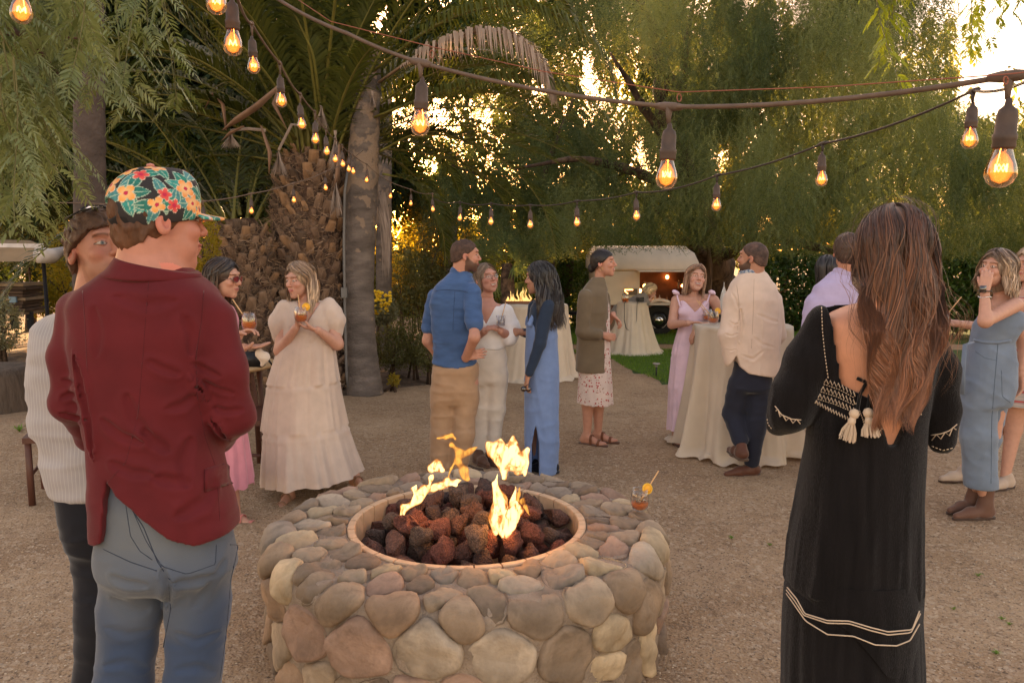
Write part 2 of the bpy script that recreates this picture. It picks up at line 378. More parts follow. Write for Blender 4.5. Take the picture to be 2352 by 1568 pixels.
# twigs and dry leaflets
def litter(name, n, x0, x1, y0, y1, ln, wd, m, **k):
    x = x0 + rng.random(n) * (x1 - x0); y = y0 + rng.random(n) * (y1 - y0); a = rng.random(n) * 6.28; l = ln * (.4 + rng.random(n)); z = bumpyz(x, y) + .006
    dx, dy = np.cos(a) * l / 2, np.sin(a) * l / 2; nx, ny = -np.sin(a) * wd, np.cos(a) * wd; b = (rng.random(n) - .5) * .3 * l
    V = np.stack([np.stack([x - dx, y - dy, z], 1), np.stack([x + nx + b * -np.sin(a), y + ny + b * np.cos(a), z + .004], 1), np.stack([x + dx, y + dy, z + .002], 1), np.stack([x - nx + b * -np.sin(a), y - ny + b * np.cos(a), z + .003], 1)], 1).reshape(-1, 3)
    return link(name, mesh(name, V, (np.arange(n)[:, None] * 4 + np.arange(4)), None, m, False), **k)
M_lit = mat("dry_litter", (.12, .075, .045), .9, .3, 30)
litter("leaf_litter", 3500, -4, 4.6, 1.9, 7.5, .028, .0016, M_lit, kind="stuff", label="dark dry leaflets and short twigs littering the dirt", category="leaf litter")
# mulch beds: mounded earth on the left and behind the path
M_mulch = mat("mulch", (.075, .046, .03), .95, .35, 14, 1.0, 60, col2=(.14, .095, .065), c2s=5, bd=.02)
def bed(name, poly, h, m=None, edge=.5, n=70, nz_=.03):
    P2 = np.array(poly); lo, hi = P2.min(0), P2.max(0); xs = np.linspace(lo[0], hi[0], n); ys = np.linspace(lo[1], hi[1], n)
    X, Y = np.meshgrid(xs, ys, indexing='ij'); q = np.stack([X.ravel(), Y.ravel()], 1); d = np.full(len(q), 1e9); ins = np.zeros(len(q), bool)
    for i in range(len(P2)):
        a, b = P2[i], P2[(i + 1) % len(P2)]; ab = b - a; t = np.clip(((q - a) @ ab) / (ab @ ab), 0, 1)[:, None]; d = np.minimum(d, np.linalg.norm(q - a - t * ab, axis=1))
        c = (a[1] > q[:, 1]) != (b[1] > q[:, 1]); xi = a[0] + (q[:, 1] - a[1]) / (b[1] - a[1] + 1e-12) * ab[0]; ins ^= c & (q[:, 0] < xi)
    sd = np.where(ins, d, -d); q3 = np.c_[q, np.zeros(len(q))].astype(np.float32)
    t = np.clip(sd / edge, 0, 1); z = gz(q[:, 0], q[:, 1]) + h * (t * t * (3 - 2 * t)) + nz_ * t * fbm(q3, 3.1, 3) + np.where(sd > 0, .012, -.05 + .04 * noise(q3, 6))
    return link(name, mesh(name, np.c_[q, z], grid(n, n), None, m or M_mulch), kind="structure")
gp = lambda *a: [tuple(G(x, y)[:2]) for x, y in a]
bed("mulch_bed_left", gp((-500, 950), (170, 925), (420, 880), (560, 868), (700, 860), (700, 800), (300, 800), (100, 820), (-100, 800), (-600, 800)), .10)
bed("mulch_bed_palm", gp((470, 905), (620, 925), (860, 905), (1000, 880), (1010, 850), (960, 800), (900, 770), (700, 750), (400, 760)), .06)
M_sand = mat("pale_sand_gravel", (.40, .27, .17), .95, .15, 6, .7, 60, bd=.008)
bed("sand_rise", gp((900, 770), (1000, 800), (1150, 790), (1200, 745), (1000, 722), (890, 720), (700, 735)), .25, M_sand, 1.2)
# lawn
M_lawn = mat("lawn_soil", (.05, .085, .015), .9, .3, 20, 1, 60, bd=.02)
M_blade = leafmat("grass_blade", (.05, .12, .012), (.13, .23, .03), .35)
lawn1 = gp((1300, 806), (1500, 803), (1900, 803), (2700, 806), (2750, 1010), (2235, 952), (1900, 925), (1700, 905), (1530, 882), (1440, 848), (1405, 826))
lawn2 = gp((1250, 792), (1600, 791), (2700, 790), (2500, 752), (1900, 742), (1250, 745))
bed("lawn_near", lawn1, .0, M_lawn, .15, 60, .004); bed("lawn_far", lawn2, .0, M_lawn, .2, 40, .004)
M_pathd = mat("path_dirt", (.30, .19, .13), .95, .2, 8, .7, 50, bd=.008)
def inpoly(q, P2):
    ins = np.zeros(len(q), bool); P2 = np.array(P2)
    for i in range(len(P2)):
        a, b = P2[i], P2[(i + 1) % len(P2)]; c = (a[1] > q[:, 1]) != (b[1] > q[:, 1]); ins ^= c & (q[:, 0] < a[0] + (q[:, 1] - a[1]) / (b[1] - a[1] + 1e-12) * (b[0] - a[0]))
    return ins
def grass(name, poly, n, h, wd, xr, **k):
    P2 = np.array(poly); lo, hi = P2.min(0), P2.max(0); lo = np.array([max(lo[0], xr[0]), lo[1]]); hi = np.array([min(hi[0], xr[1]), hi[1]])
    q = lo + rng.random((n, 2)) * (hi - lo); q = q[inpoly(q, P2)]; n = len(q); z = gz(q[:, 0], q[:, 1]) + .01
    a = rng.random(n) * 6.28; l = h * (.5 + rng.random(n) * .8); lean = rng.standard_normal((n, 2)) * .35 * l[:, None]
    V = np.stack([np.c_[q[:, 0] + np.cos(a) * wd, q[:, 1] + np.sin(a) * wd, z], np.c_[q[:, 0] - np.cos(a) * wd, q[:, 1] - np.sin(a) * wd, z], np.c_[q + lean, z + l]], 1).reshape(-1, 3)
    return link(name, mesh(name, V, None, np.arange(n * 3).reshape(-1, 3), M_blade, False, np.repeat(rng.random(n), 3)[:, None] * np.ones(3)), **k)
grass("lawn_grass", lawn1, 90000, .045, .003, (.8, 5.5), kind="stuff", label="green lawn grass beside the dirt terrace", category="grass")
grass("far_lawn_grass", lawn2, 50000, .06, .006, (0, 9), kind="stuff", label="green lawn grass around the trailer wheel", category="grass")
# small weeds
def tuft(px, py, s, label):
    p = G(px, py); b = MB()
    s *= .75
    for i in range(26):
        a = random.random() * 6.28; l = s * (.5 + random.random()); o = np.array([math.cos(a), math.sin(a), 0]); t = np.array([-o[1], o[0], 0]) * s * .08
        m_ = o * l * .5 + [0, 0, l * .6]; b.add([t, -t, m_ - t, m_ + t, o * l + [0, 0, l * .5]], [[0, 1, 2, 3]], [[3, 2, 4]])
    V = np.concatenate(b.v); o = link("weed_tuft", mesh("weed_tuft", V, np.concatenate(b.q), np.concatenate(b.t), M_blade, False, np.full((len(V), 3), .9)), None, (p[0], p[1], float(bumpyz(p[0], p[1])[0])))
    tag(o, label, "weed", "weeds in the gravel")
for px, py, s, lb in [(1680, 1237, .03, "weed tuft on the gravel left of the black dress"), (1768, 1252, .022, "tiny weed close to the left side of the black dress"), (2352 * .955, 1325, .03, "weed tuft in the gravel below the brown boots"), (2300, 1425, .022, "tiny weed in the gravel at lower right"), (2318, 1438, .02, "smaller weed just beside another at lower right"), (2358 * .97, 1500, .026, "weed near the bottom right corner"), (2190, 1400, .02, "weed hugging the right hem of the black dress"), (45, 990, .09, "bright yellow green moss tuft at the left edge of the dirt")]:
    tuft(px, py, s, lb)
# ================================================================ ROCKS
import bmesh
def rockmesh(name, mats, sub=3, rough=.28, flat=1.0, seed=0, f=1.6, colors=None):
    bm = bmesh.new(); bmesh.ops.create_icosphere(bm, subdivisions=sub, radius=1.0); V = np.array([v.co[:] for v in bm.verts]); T = np.array([[v.index for v in fc.verts] for fc in bm.faces]); bm.free()
    Vf = V.astype(np.float32) + seed * 3.3; d = 1 + rough * fbm(Vf, f, 3) ; V = V * d[:, None]
    # facets
    r2 = np.random.default_rng(seed)
    for i in range(10):
        nrm = unit(r2.standard_normal(3)); lim = .42 + .34 * r2.random(); s = V @ nrm; V = V - nrm * np.clip(s - lim, 0, None)[:, None] * .8
    V[:, 2] *= flat; return mesh(name, V, None, T, mats)
# ================================================================ FIRE PIT
PC = np.array([-.205, 3.54, 0]); RI, RO, PH = .51, .885, .48
pit = thing("fire_pit", "round mortared river stone fire pit in the middle of the dirt terrace", "fire pit", PC)
M_mort = mat("mortar", (.31, .235, .175), .95, .2, 12, 1.0, 110, bd=.01)
RB = RI + .036; CR = .075   # brick ring outer radius, corner radius
def prof(t):
    """t along the profile: 0 at brick ring edge, outwards then down; returns r,z,nr,nz"""
    t = np.asarray(t, float); L1 = (RO - CR) - RB; La = CR * math.pi / 2
    a = np.clip((t - L1) / CR, 0, math.pi / 2)
    r = np.where(t < L1, RB + t, RO - CR + CR * np.sin(a)); z = np.where(t < L1, PH - .012 * (t / L1), np.where(t < L1 + La, PH - .012 - CR + CR * np.cos(a), PH - .012 - CR - (t - L1 - La)))
    return r, z, np.sin(a), np.cos(a)
TL = (RO - CR - RB) + CR * math.pi / 2 + (PH - .012 - CR)
tt = np.linspace(0, TL, 40); r_, z_, _, _ = prof(tt)
b = MB(); b.lathe(np.c_[np.r_[RI + .003, RB, r_], np.r_[.1, PH - .004, z_]][1:], 96); b.lathe([[RI + .02, .12], [RI + .02, PH - .02], [RB, PH - .004]], 96); b.lathe([[0.001, .30], [RI + .03, .30]], 48)
b.build("mortar_body", M_mort, pit)
stone_cols = [(.32, .225, .15), (.39, .29, .20), (.27, .195, .135), (.45, .34, .22), (.34, .22, .14), (.22, .155, .11), (.42, .33, .245), (.55, .41, .26), (.31, .235, .175), (.36, .23, .165), (.28, .22, .17), (.60, .49, .37)]
M_st = [mat("river_stone", tuple(v * 1.12 for v in c), .82, .32, 13, .8, 55, spec=.25, col2=tuple(v * .66 for v in c), c2s=6, bd=.006, detail=9) for c in stone_cols]
def clip(poly, mid, nrm):
    o = []; n = len(poly)
    for i in range(n):
        a, b = poly[i], poly[(i + 1) % n]; da, db = (a - mid) @ nrm, (b - mid) @ nrm
        if da <= 0: o.append(a)
        if (da < 0) != (db < 0): o.append(a + (b - a) * (da / (da - db)))
    return o
circ = 2 * math.pi * .88; srng = np.random.default_rng(11); pts = []
rows = [(.055, .17, .022), (.175, .185, .03), (.31, .21, .03), (.47, .235, .035), (.665, .24, .04), (.83, .22, .02)]
for k, (t0, sp, jt) in enumerate(rows):
    n = int(circ / sp); ph = srng.random() * sp
    wv = .65 + .75 * srng.random(n); cum = np.cumsum(wv) / wv.sum() * circ
    for c in cum: pts.append((c + ph, min(t0 + jt * srng.standard_normal(), TL - .05), 1))
pts = np.array(pts); SC = np.array([1.0, 1.0])
sbase = []
for i in range(len(pts)):
    p = pts[i, :2]; poly = [p + np.array(v) * .17 for v in ((-1, -1), (1, -1), (1, 1), (-1, 1))]
    poly = clip(poly, np.array([0, .0]), np.array([0, -1.])); poly = clip(poly, np.array([0, TL + .06]), np.array([0, 1.]))
    for j in range(len(pts)):
        if j == i: continue
        q = pts[j, :2].copy(); q[0] += round((p[0] - q[0]) / circ) * circ
        if np.linalg.norm(q - p) > .45: continue
        poly = clip(poly, (p + q) / 2, unit(q - p))
        if len(poly) < 3: break
    if len(poly) < 3: continue
    poly = np.array(poly); c = poly.mean(0); g = .001 + .007 * srng.random() ** 2
    dd = np.linalg.norm(poly - c, axis=1)[:, None]; poly = c + (poly - c) * np.clip(1 - g * 1.4 / dd, .3, 1)
    # resample and soften the outline
    cw = .85 + .12 * srng.random()
    for w_ in (cw, .82, .76):
        q = np.roll(poly, -1, 0); poly = np.stack([poly * w_ + q * (1 - w_), poly * (1 - w_) + q * w_], 1).reshape(-1, 2)
    ang = np.arctan2(poly[:, 1] - c[1], poly[:, 0] - c[0]); rad = np.linalg.norm(poly - c, axis=1); o = np.argsort(ang); K = 30
    th = np.arange(K) * 2 * math.pi / K - math.pi; rr = np.interp(th, ang[o], rad[o], period=2 * math.pi); rr *= 1 + .03 * srng.standard_normal(K)
    rr = (rr + np.roll(rr, 1) * .5 + np.roll(rr, -1) * .5) / 2
    sz = rr.mean(); H = (.008 + .011 * srng.random()) * min(sz / .07, 1.4); sgn = srng.random() * 50; H += .012 if .30 < pts[i, 1] < .46 else 0
    rho = np.array([1.0, .985, .93, .82, .62, .38, .16]); hh = np.array([-.02, .25, .66, .9, 1.0, 1.03, 1.05])
    tilt = srng.standard_normal(2) * .12; ptsl = []
    for a_, (rh, h_) in enumerate(zip(rho, hh)):
        for k_ in range(K):
            s_ = c[0] + math.cos(th[k_]) * rr[k_] * rh; t_ = c[1] + math.sin(th[k_]) * rr[k_] * rh
            ptsl.append((s_, t_, (H * h_ if a_ else -.02) + (tilt[0] * (s_ - c[0]) + tilt[1] * (t_ - c[1])) * (1 if a_ > 1 else 0)))
    ptsl.append((c[0], c[1], H * 1.02)); A = np.array(ptsl)
    A[:, 1] = np.clip(A[:, 1], 0, None); r, z, nr, nz_ = prof(A[:, 1]); th_ = A[:, 0] / .88
    h = A[:, 2] + (.008 + .008 * abs(math.sin(sgn))) * fbm(np.c_[A[:, 0] * 1, A[:, 1], np.full(len(A), sgn)].astype(np.float32), 15, 3) * (A[:, 2] > 0)
    V = np.c_[(r + nr * h) * np.cos(th_), (r + nr * h) * np.sin(th_), z + nz_ * h]
    c0 = V[-1].copy(); q = []; nR = len(rho)
    for a_ in range(nR - 1):
        for k_ in range(K): k2 = (k_ + 1) % K; q.append([a_ * K + k_, a_ * K + k2, (a_ + 1) * K + k2, (a_ + 1) * K + k_])
    t = [[(nR - 1) * K + k_, (nR - 1) * K + (k_ + 1) % K, nR * K] for k_ in range(K)]
    V[:, 2] = np.maximum(V[:, 2], -.03)
    if sz < .045: mi = srng.choice([3, 7, 11, 6, 10, 4])
    else: mi = srng.choice([0, 1, 2, 4, 5, 6, 8, 9, 0, 1, 2, 7, 3, 10])
    link("stone", mesh("stone", V - c0, q, t, M_st[mi]), pit, c0)
M_fb = mat("firebrick", (.60, .40, .25), .8, .1, 20, .3, 150); NBk = 30
for i in range(NBk):
    a0, a1 = (i + .03) / NBk * 2 * math.pi, (i + .97) / NBk * 2 * math.pi; aa = np.linspace(a0, a1, 6); V = []; am = (a0 + a1) / 2
    for a in aa:
        for r, z in ((RI, .14), (RB - .002, .14), (RB - .002, PH + .004), (RB - .006, PH + .008), (RI + .004, PH + .008), (RI, PH + .004)): V.append([r * math.cos(a), r * math.sin(a), z])
    q = [[k * 6 + j, k * 6 + (j + 1) % 6, (k + 1) * 6 + (j + 1) % 6, (k + 1) * 6 + j] for k in range(5) for j in range(6)]
    q += [[0, 5, 4, 3], [30, 33, 34, 35]]; q += [[0, 3, 2, 1], [30, 31, 32, 33]]
    c0 = np.array([math.cos(am) * RI, math.sin(am) * RI, PH]); link("brick", mesh("brick", np.array(V) - c0, q, None, M_fb, False), pit, c0)
# lava rocks
def lavamat(c):
    m = mat("lava_rock", c, .95, .35, 6, 0); N = m.node_tree.nodes; L = m.node_tree.links; tc = N.new("ShaderNodeTexCoord")
    v = N.new("ShaderNodeTexVoronoi"); v.inputs["Scale"].default_value = 11; L.new(tc.outputs["Object"], v.inputs[0]); n = N.new("ShaderNodeTexNoise"); n.inputs["Scale"].default_value = 7; n.inputs["Detail"].default_value = 9; n.inputs["Roughness"].default_value = .75; L.new(tc.outputs["Object"], n.inputs[0])
    a = N.new("ShaderNodeMath"); a.operation = 'ADD'; L.new(v.outputs[0], a.inputs[0]); L.new(n.outputs[0], a.inputs[1]); bp = N.new("ShaderNodeBump"); bp.inputs["Strength"].default_value = 1; bp.inputs["Distance"].default_value = .012; L.new(a.outputs[0], bp.inputs["Height"]); L.new(bp.outputs[0], N["Principled BSDF"].inputs["Normal"]); return m
M_lava = [lavamat((.15, .075, .058)), lavamat((.095, .06, .053)), lavamat((.19, .07, .052)), lavamat((.14, .09, .07))]
LM = [rockmesh("lava_rock", M_lava[i % 4], 3, .5, .85, 20 + i, 1.7) for i in range(8)]
lr = np.random.default_rng(5); placed = []
for layer, (n, rmax, zb) in enumerate([(56, .50, .38), (56, .49, .44), (26, .34, .485)]):
    c_ = 0; tries = 0
    while c_ < n and tries < 4000:
        tries += 1; rr = rmax * math.sqrt(lr.random()); a = lr.random() * 6.283; s = .054 + .034 * lr.random(); p = np.array([rr * math.cos(a), rr * math.sin(a), zb + .045 * (1 - (rr / .5) ** 2) + lr.standard_normal() * .006])
        if rr + s > RI + .012: continue
        if any(np.linalg.norm(p - q) < (s + t_) * .80 for q, t_ in placed): continue
        placed.append((p, s)); c_ += 1
        o = link("lava_rock", LM[lr.integers(8)], None, PC + p, lr.random(3) * 6.28, s * (1.0 + .25 * lr.random(3)))
        tag(o, "rough dark reddish brown lava rock heaped inside the fire pit", "lava rock", "lava rocks filling the fire pit")
# flames
def flamemat(name, core, edge, s, dens=1.0):
    m = bpy.data.materials.new(name); m.use_nodes = True; nt = m.node_tree; N = nt.nodes; L = nt.links; N.remove(N["Principled BSDF"])
    lw = N.new("ShaderNodeLayerWeight"); lw.inputs[0].default_value = .5; tc = N.new("ShaderNodeTexCoord")
    mp = N.new("ShaderNodeMapping"); mp.inputs["Scale"].default_value = (1, 1, .38); L.new(tc.outputs["Object"], mp.inputs[0])
    n = N.new("ShaderNodeTexNoise"); n.inputs["Scale"].default_value = 34; n.inputs["Detail"].default_value = 3; n.inputs["Distortion"].default_value = 1.2; L.new(mp.outputs[0], n.inputs[0])
    f = N.new("ShaderNodeMath"); f.operation = 'SUBTRACT'; f.inputs[0].default_value = 1; L.new(lw.outputs["Facing"], f.inputs[1])
    nm = N.new("ShaderNodeMapRange"); nm.inputs[1].default_value = .32; nm.inputs[2].default_value = .62; nm.inputs[3].default_value = .35; nm.inputs[4].default_value = 1.25; L.new(n.outputs[0], nm.inputs[0])
    g = N.new("ShaderNodeMath"); g.operation = 'MULTIPLY'; L.new(f.outputs[0], g.inputs[0]); L.new(nm.outputs[0], g.inputs[1])
    cr = N.new("ShaderNodeValToRGB"); e = cr.color_ramp.elements; e[0].position = .12; e[0].color = (*edge, 1); e[1].position = .75; e[1].color = (*core, 1); e.new(.42).color = (1, .33, .045, 1); L.new(g.outputs[0], cr.inputs[0])
    em = N.new("ShaderNodeEmission"); L.new(cr.outputs[0], em.inputs[0]); st = N.new("ShaderNodeMapRange"); st.inputs[3].default_value = s * .25; st.inputs[4].default_value = s; L.new(g.outputs[0], st.inputs[0]); L.new(st.outputs[0], em.inputs[1])
    tr = N.new("ShaderNodeBsdfTransparent"); ms = N.new("ShaderNodeMixShader"); al = N.new("ShaderNodeMapRange"); al.inputs[1].default_value = .10; al.inputs[2].default_value = .85; al.inputs[4].default_value = dens; L.new(g.outputs[0], al.inputs[0])
    L.new(al.outputs[0], ms.inputs[0]); L.new(tr.outputs[0], ms.inputs[1]); L.new(em.outputs[0], ms.inputs[2]); L.new(ms.outputs[0], N["Material Output"].inputs[0]); return m
M_fl = flamemat("flame_bright", (1, .72, .30), (.9, .10, .005), .40); M_fo = flamemat("flame_orange", (1, .45, .08), (.8, .07, .003), .26, .75)
def flame(Y, tongues, m, label, k=.012, wob=.012):
    """tongues: (px,py,r_px) polylines, each a tapered wisp"""
    fs = []; base = W(*tongues[0][0][:2], Y)
    for tg in tongues:
        pts = [W(x, y, Y) + [0, .02 * math.sin(x * .13 + y * .05), 0] for x, y, r in tg]; rs = [r / pxm(Y, .6) for x, y, r in tg]
        for i in range(len(pts) - 1): fs.append(cone(pts[i], pts[i + 1], rs[i], rs[i + 1]))
    u = union(fs, k); A = np.array([W(x, y, Y) for tg in tongues for x, y, r in tg])
    f = lambda P: u(P + np.stack([wob * fbm(P, (20, 20, 9), 2), wob * noise(P, (16, 16, 9), 5), np.zeros(len(P), np.float32)], 1)) + .006 * noise(P, (38, 38, 16))
    o = fobj("flame", f, A.min(0) - .06, A.max(0) + .06, .0045, m, base); tag(o, label, "flame", "flames of the fire pit")
flame(3.3, [[(1160, 1225, 12), (1150, 1190, 24), (1152, 1150, 15), (1140, 1110, 7), (1148, 1085, 2)], [(1165, 1215, 12), (1178, 1180, 15), (1183, 1150, 7), (1182, 1120, 2)], [(1142, 1225, 8), (1134, 1190, 10), (1140, 1165, 3)], [(1185, 1195, 8), (1196, 1175, 8), (1190, 1150, 2)]], M_fl, "tall bright flame rising from the rocks right of centre")
flame(3.35, [[(1155, 1080, 8), (1160, 1050, 26), (1148, 1020, 14), (1150, 1008, 3)], [(1185, 1085, 6), (1185, 1055, 24), (1180, 1025, 13), (1182, 1003, 3)], [(1200, 1090, 4), (1206, 1060, 13), (1216, 1035, 4)], [(1140, 1040, 14), (1130, 1018, 6)], [(1158, 1095, 3), (1156, 1070, 16)]], M_fl, "wide yellow white burst of fire above the tall flame", .02, .016)
flame(3.45, [[(925, 1185, 5), (932, 1165, 8), (958, 1146, 9), (972, 1125, 10), (1000, 1118, 8), (1032, 1110, 7), (1060, 1100, 3)], [(958, 1146, 5), (952, 1118, 5), (958, 1108, 2)], [(990, 1116, 5), (992, 1100, 8), (998, 1090, 2)], [(1015, 1112, 4), (1028, 1106, 6), (1050, 1114, 3)]], M_fl, "low orange flame creeping along the left side of the rocks")
flame(3.6, [[(1072, 1098, 6), (1065, 1078, 8), (1052, 1060, 7), (1056, 1045, 10), (1040, 1020, 4), (1036, 1010, 1)], [(1056, 1046, 7), (1078, 1036, 7), (1100, 1022, 3)], [(1032, 1100, 2), (1036, 1075, 3), (1048, 1058, 4)]], M_fo, "thin twisting orange wisp of flame behind the rocks")
flame(3.5, [[(990, 1076, 9), (1004, 1072, 12), (1016, 1078, 7)]], M_fl, "small detached yellow ball of fire over the left rocks", .01, .006)
flame(3.3, [[(1222, 1180, 2), (1206, 1165, 5), (1200, 1148, 5), (1204, 1140, 2)]], M_fo, "small orange flame curling at the right of the tall one")
flame(3.3, [[(1190, 1146, 3), (1191, 1132, 5), (1193, 1118, 1)]], M_fo, "tiny detached tongue of flame right of the tall one", .01, .004)
flame(3.7, [[(1005, 1003, 2), (1020, 1004, 4), (1036, 1000, 5), (1045, 1006, 2)]], M_fo, "tiny floating flicker of flame in front of the tan trousers", .01, .006)
for p_, e_ in ((W(1155, 1180, 3.28), .9), (W(1175, 1050, 3.3), .8), (W(985, 1120, 3.42), .45)):
    l_ = bpy.data.lights.new("flame_light", 'POINT'); l_.energy = e_; l_.color = (1, .42, .10); l_.shadow_soft_size = .06; lo = bpy.data.objects.new("flame_light", l_); COL.objects.link(lo); lo.location = p_
# ================================================================ DRINKS
M_glass = glassmat("clear_glass", (.97, .97, .97), .8); M_straw = mat("paper_straw", (.62, .36, .17), .7, .1)
def liqmat(n_, c):
    m = mat(n_, c, .15, .08, 40, 0); b = m.node_tree.nodes["Principled BSDF"]; b.inputs["Transmission Weight"].default_value = .35; b.inputs["IOR"].default_value = 1.2; return m
M_liq = liqmat("orange_liquid", (.85, .20, .03)); M_slice = mat("orange_slice", (.9, .42, .03), .5, .1); M_peel = mat("orange_peel", (.95, .55, .05), .5, .1); M_ice = glassmat("ice", (.85, .85, .88), 1.0, .2)
M_milk = mat("icy_white_drink", (.72, .68, .66), .3, .2, 60)
def drink(loc, label, s=1.0, fill=.4, straw=(.3, 0), slice_=False, liq=None, straight=False, group=None):
    t = thing("cocktail_glass", label, "drink", loc, group=group); g = MB()
    if straight: pr = [[.001, .002], [.030, .002], [.034, .012], [.038, .09], [.037, .09], [.033, .013], [.001, .012]]; R_ = lambda z: .034 + (z - .01) * .04
    else: pr = [[.001, .002], [.026, .002], [.038, .015], [.044, .035], [.0455, .05], [.042, .08], [.036, .108], [.0352, .108], [.041, .08], [.0445, .05], [.043, .036], [.036, .018], [.001, .012]]; R_ = lambda z: float(np.interp(z, [.012, .02, .035, .05, .08, .108], [.03, .037, .042, .0435, .041, .035]))
    pr = np.array(pr) * s; g.lathe(pr, 28); g.build("glass", M_glass, t)
    H = .09 if straight else .108; zf = .012 + (H - .012) * fill; z = np.linspace(.013, zf, 8); l = MB(); l.lathe(np.array([[.001, .013]] + [[R_(v) - .002, v] for v in z] + [[.001, zf]]) * s, 24); l.build("liquid", liq or M_liq, t)
    for i in range(3):
        a = i * 2.1; b_ = MB().box((math.cos(a) * .015 * s, math.sin(a) * .015 * s, (zf + .002) * s), (.011 * s,) * 3, a); b_.build("ice_cube", M_ice, t, False)
    if straw is not None: b_ = MB().tube([(-straw[0] * .03 * s, -straw[1] * .03 * s, .02 * s), (straw[0] * .2 * s, straw[1] * .2 * s, .19 * s)], .0035 * s, 8); b_.build("straw", M_straw, t)
    if slice_:
        b_ = MB(); M_ = rotz(.4) @ rotx(R(75)); b_.lathe([[.001, .003], [.022, .003], [.022, -.003], [.001, -.003]], 20, (.035 * s, 0, H * s), M_); b_.build("fruit_slice", M_slice, t)
        b_ = MB(); b_.lathe([[.022, .0036], [.026, .0036], [.026, -.0036], [.022, -.0036]], 20, (.035 * s, 0, H * s), M_); b_.build("peel", M_peel, t)
    return t
drink(PZ(1469, 1172, .49), "half empty spritz with straw and orange slice standing on the fire pit rim", 1.0, .28, (.45, .1), True)
# ================================================================ VEGETATION
def rrot(n, rg):
    a = rg.random(n) * 2 * math.pi; return np.cos(a), np.sin(a)
def strand_tmpl(rg, L=1.0, leaf=.16, nleaf=15, nlf=8, lw=.0075, fine=True):
    """one hanging pepper-tree spray of length L: stem, drooping pinnate leaves, leaflets"""
    V = []; T = []; bend = rg.standard_normal(2) * .12
    def sp(t): return np.array([bend[0] * t * t + .03 * math.sin(t * 5), bend[1] * t * t, -L * t])
    for k in range(4):
        a, b = sp(k / 4), sp((k + 1) / 4); w_ = .004 * (1 - k / 5); i = len(V); V += [a + [w_, 0, 0], a - [w_, 0, 0], b]; T.append([i, i + 1, i + 2])
    for k in range(nleaf):
        t = (k + .6) / nleaf; p = sp(t); az = k * 2.4 + rg.random() * .8; ll = leaf * (.7 + .5 * rg.random()) * (1 - .35 * t)
        dn = .9 + .8 * rg.random(); d = unit([math.cos(az), math.sin(az), -dn * .5]); side = unit(np.cross(d, [0, 0, 1]) + rg.standard_normal(3) * .3)
        if fine:
            for j in range(nlf):
                u = (j + .7) / nlf; c = p + d * ll * u + np.array([0, 0, -ll * .55 * u * u]); fw = unit(d * .45 + [0, 0, -.5 * u])
                for s in (-1, 1):
                    q = unit(side * s + fw * .8 + rg.standard_normal(3) * .12); l2 = ll * .26 * (1 - .45 * u); w_ = unit(np.cross(q, side) + fw * .8) * lw
                    i = len(V); V += [c - w_ * .5, c + q * l2 * .4 + w_, c + q * l2]; T.append([i, i + 1, i + 2])
        else:
            e = p + d * ll + [0, 0, -ll * .5]; m = p + d * ll * .5 + [0, 0, -.1 * ll]; w_ = side * lw; i = len(V); V += [p, m + w_, e, m - w_]; T += [[i, i + 1, i + 2], [i, i + 2, i + 3]]
    return np.array(V), np.array(T)
trg = np.random.default_rng(3)
T_fine = [strand_tmpl(trg, 1.0, .17, 11, 5, .012) for _ in range(7)]
T_mid = [strand_tmpl(trg, 1.0, .20, 11, 3, .022) for _ in range(6)]
T_far = [strand_tmpl(trg, 1.0, .24, 14, 0, .040, False) for _ in range(6)]
def hang(anch, lens, tm, rg, col, wid=1.0):
    """instances spray templates into one crown mesh"""
    VV = []; TT = []; CC = []; n0 = 0; ti = rg.integers(0, len(tm), len(anch))
    for k, (V, T) in enumerate(tm):
        A = anch[ti == k]; L_ = lens[ti == k]; c = col[ti == k]; n = len(A)
        if not n: continue
        ca, sa = rrot(n, rg); ws = wid * (.75 + .5 * rg.random(n))
        x = (V[None, :, 0] * ca[:, None] - V[None, :, 1] * sa[:, None]) * ws[:, None]; y = (V[None, :, 0] * sa[:, None] + V[None, :, 1] * ca[:, None]) * ws[:, None]
        z = V[None, :, 2] * L_[:, None]; tx, ty = rg.standard_normal(n) * .10, rg.standard_normal(n) * .10
        P = np.stack([x + A[:, :1] + z * tx[:, None], y + A[:, 1:2] + z * ty[:, None], z + A[:, 2:3]], -1).reshape(-1, 3)
        VV.append(P); TT.append((T[None] + (np.arange(n) * len(V))[:, None, None]).reshape(-1, 3) + n0); n0 += len(P)
        CC.append(np.repeat(np.clip(c + .08 * rg.standard_normal(n), 0, 1), len(V)))
    return np.concatenate(VV), np.concatenate(TT), np.concatenate(CC)[:, None] * np.ones(3)
def pix(A):
    """project (used only to keep openings between the crowns clear)"""
    d = A - np.array([0, 0, CAMH]); zc = d @ FW; return 1176 + FPX * d[:, 0] / zc, 784 - FPX * (d @ UPV) / zc
CLU = 9
def blob_anchors(blobs, dens, rg, top=.35):
    A = []
    for (c, r, k) in blobs:
        n = int(dens * k * (r[0] * r[1] * r[2]) ** (2 / 3) * 4 / CLU) + 1; d = rg.standard_normal((n, 3)); d /= np.linalg.norm(d, axis=1)[:, None]; d[:, 2] = np.abs(d[:, 2]) * (1 + top) - top
        A.append(np.asarray(c) + d * np.asarray(r) * (.45 + .6 * rg.random(n) ** .6)[:, None])
    A = np.repeat(np.concatenate(A), CLU, 0); return A + rg.standard_normal(A.shape) * [.10, .10, .16]
M_pep = leafmat("pepper_leaf", (.058, .085, .034), (.19, .225, .10), .42); M_pepb = leafmat("pepper_leaf_sunny", (.10, .12, .02), (.22, .21, .04), .55, (3, 2.3, .6))  # sunny copy: sunlight through the leaves put into its yellower colour
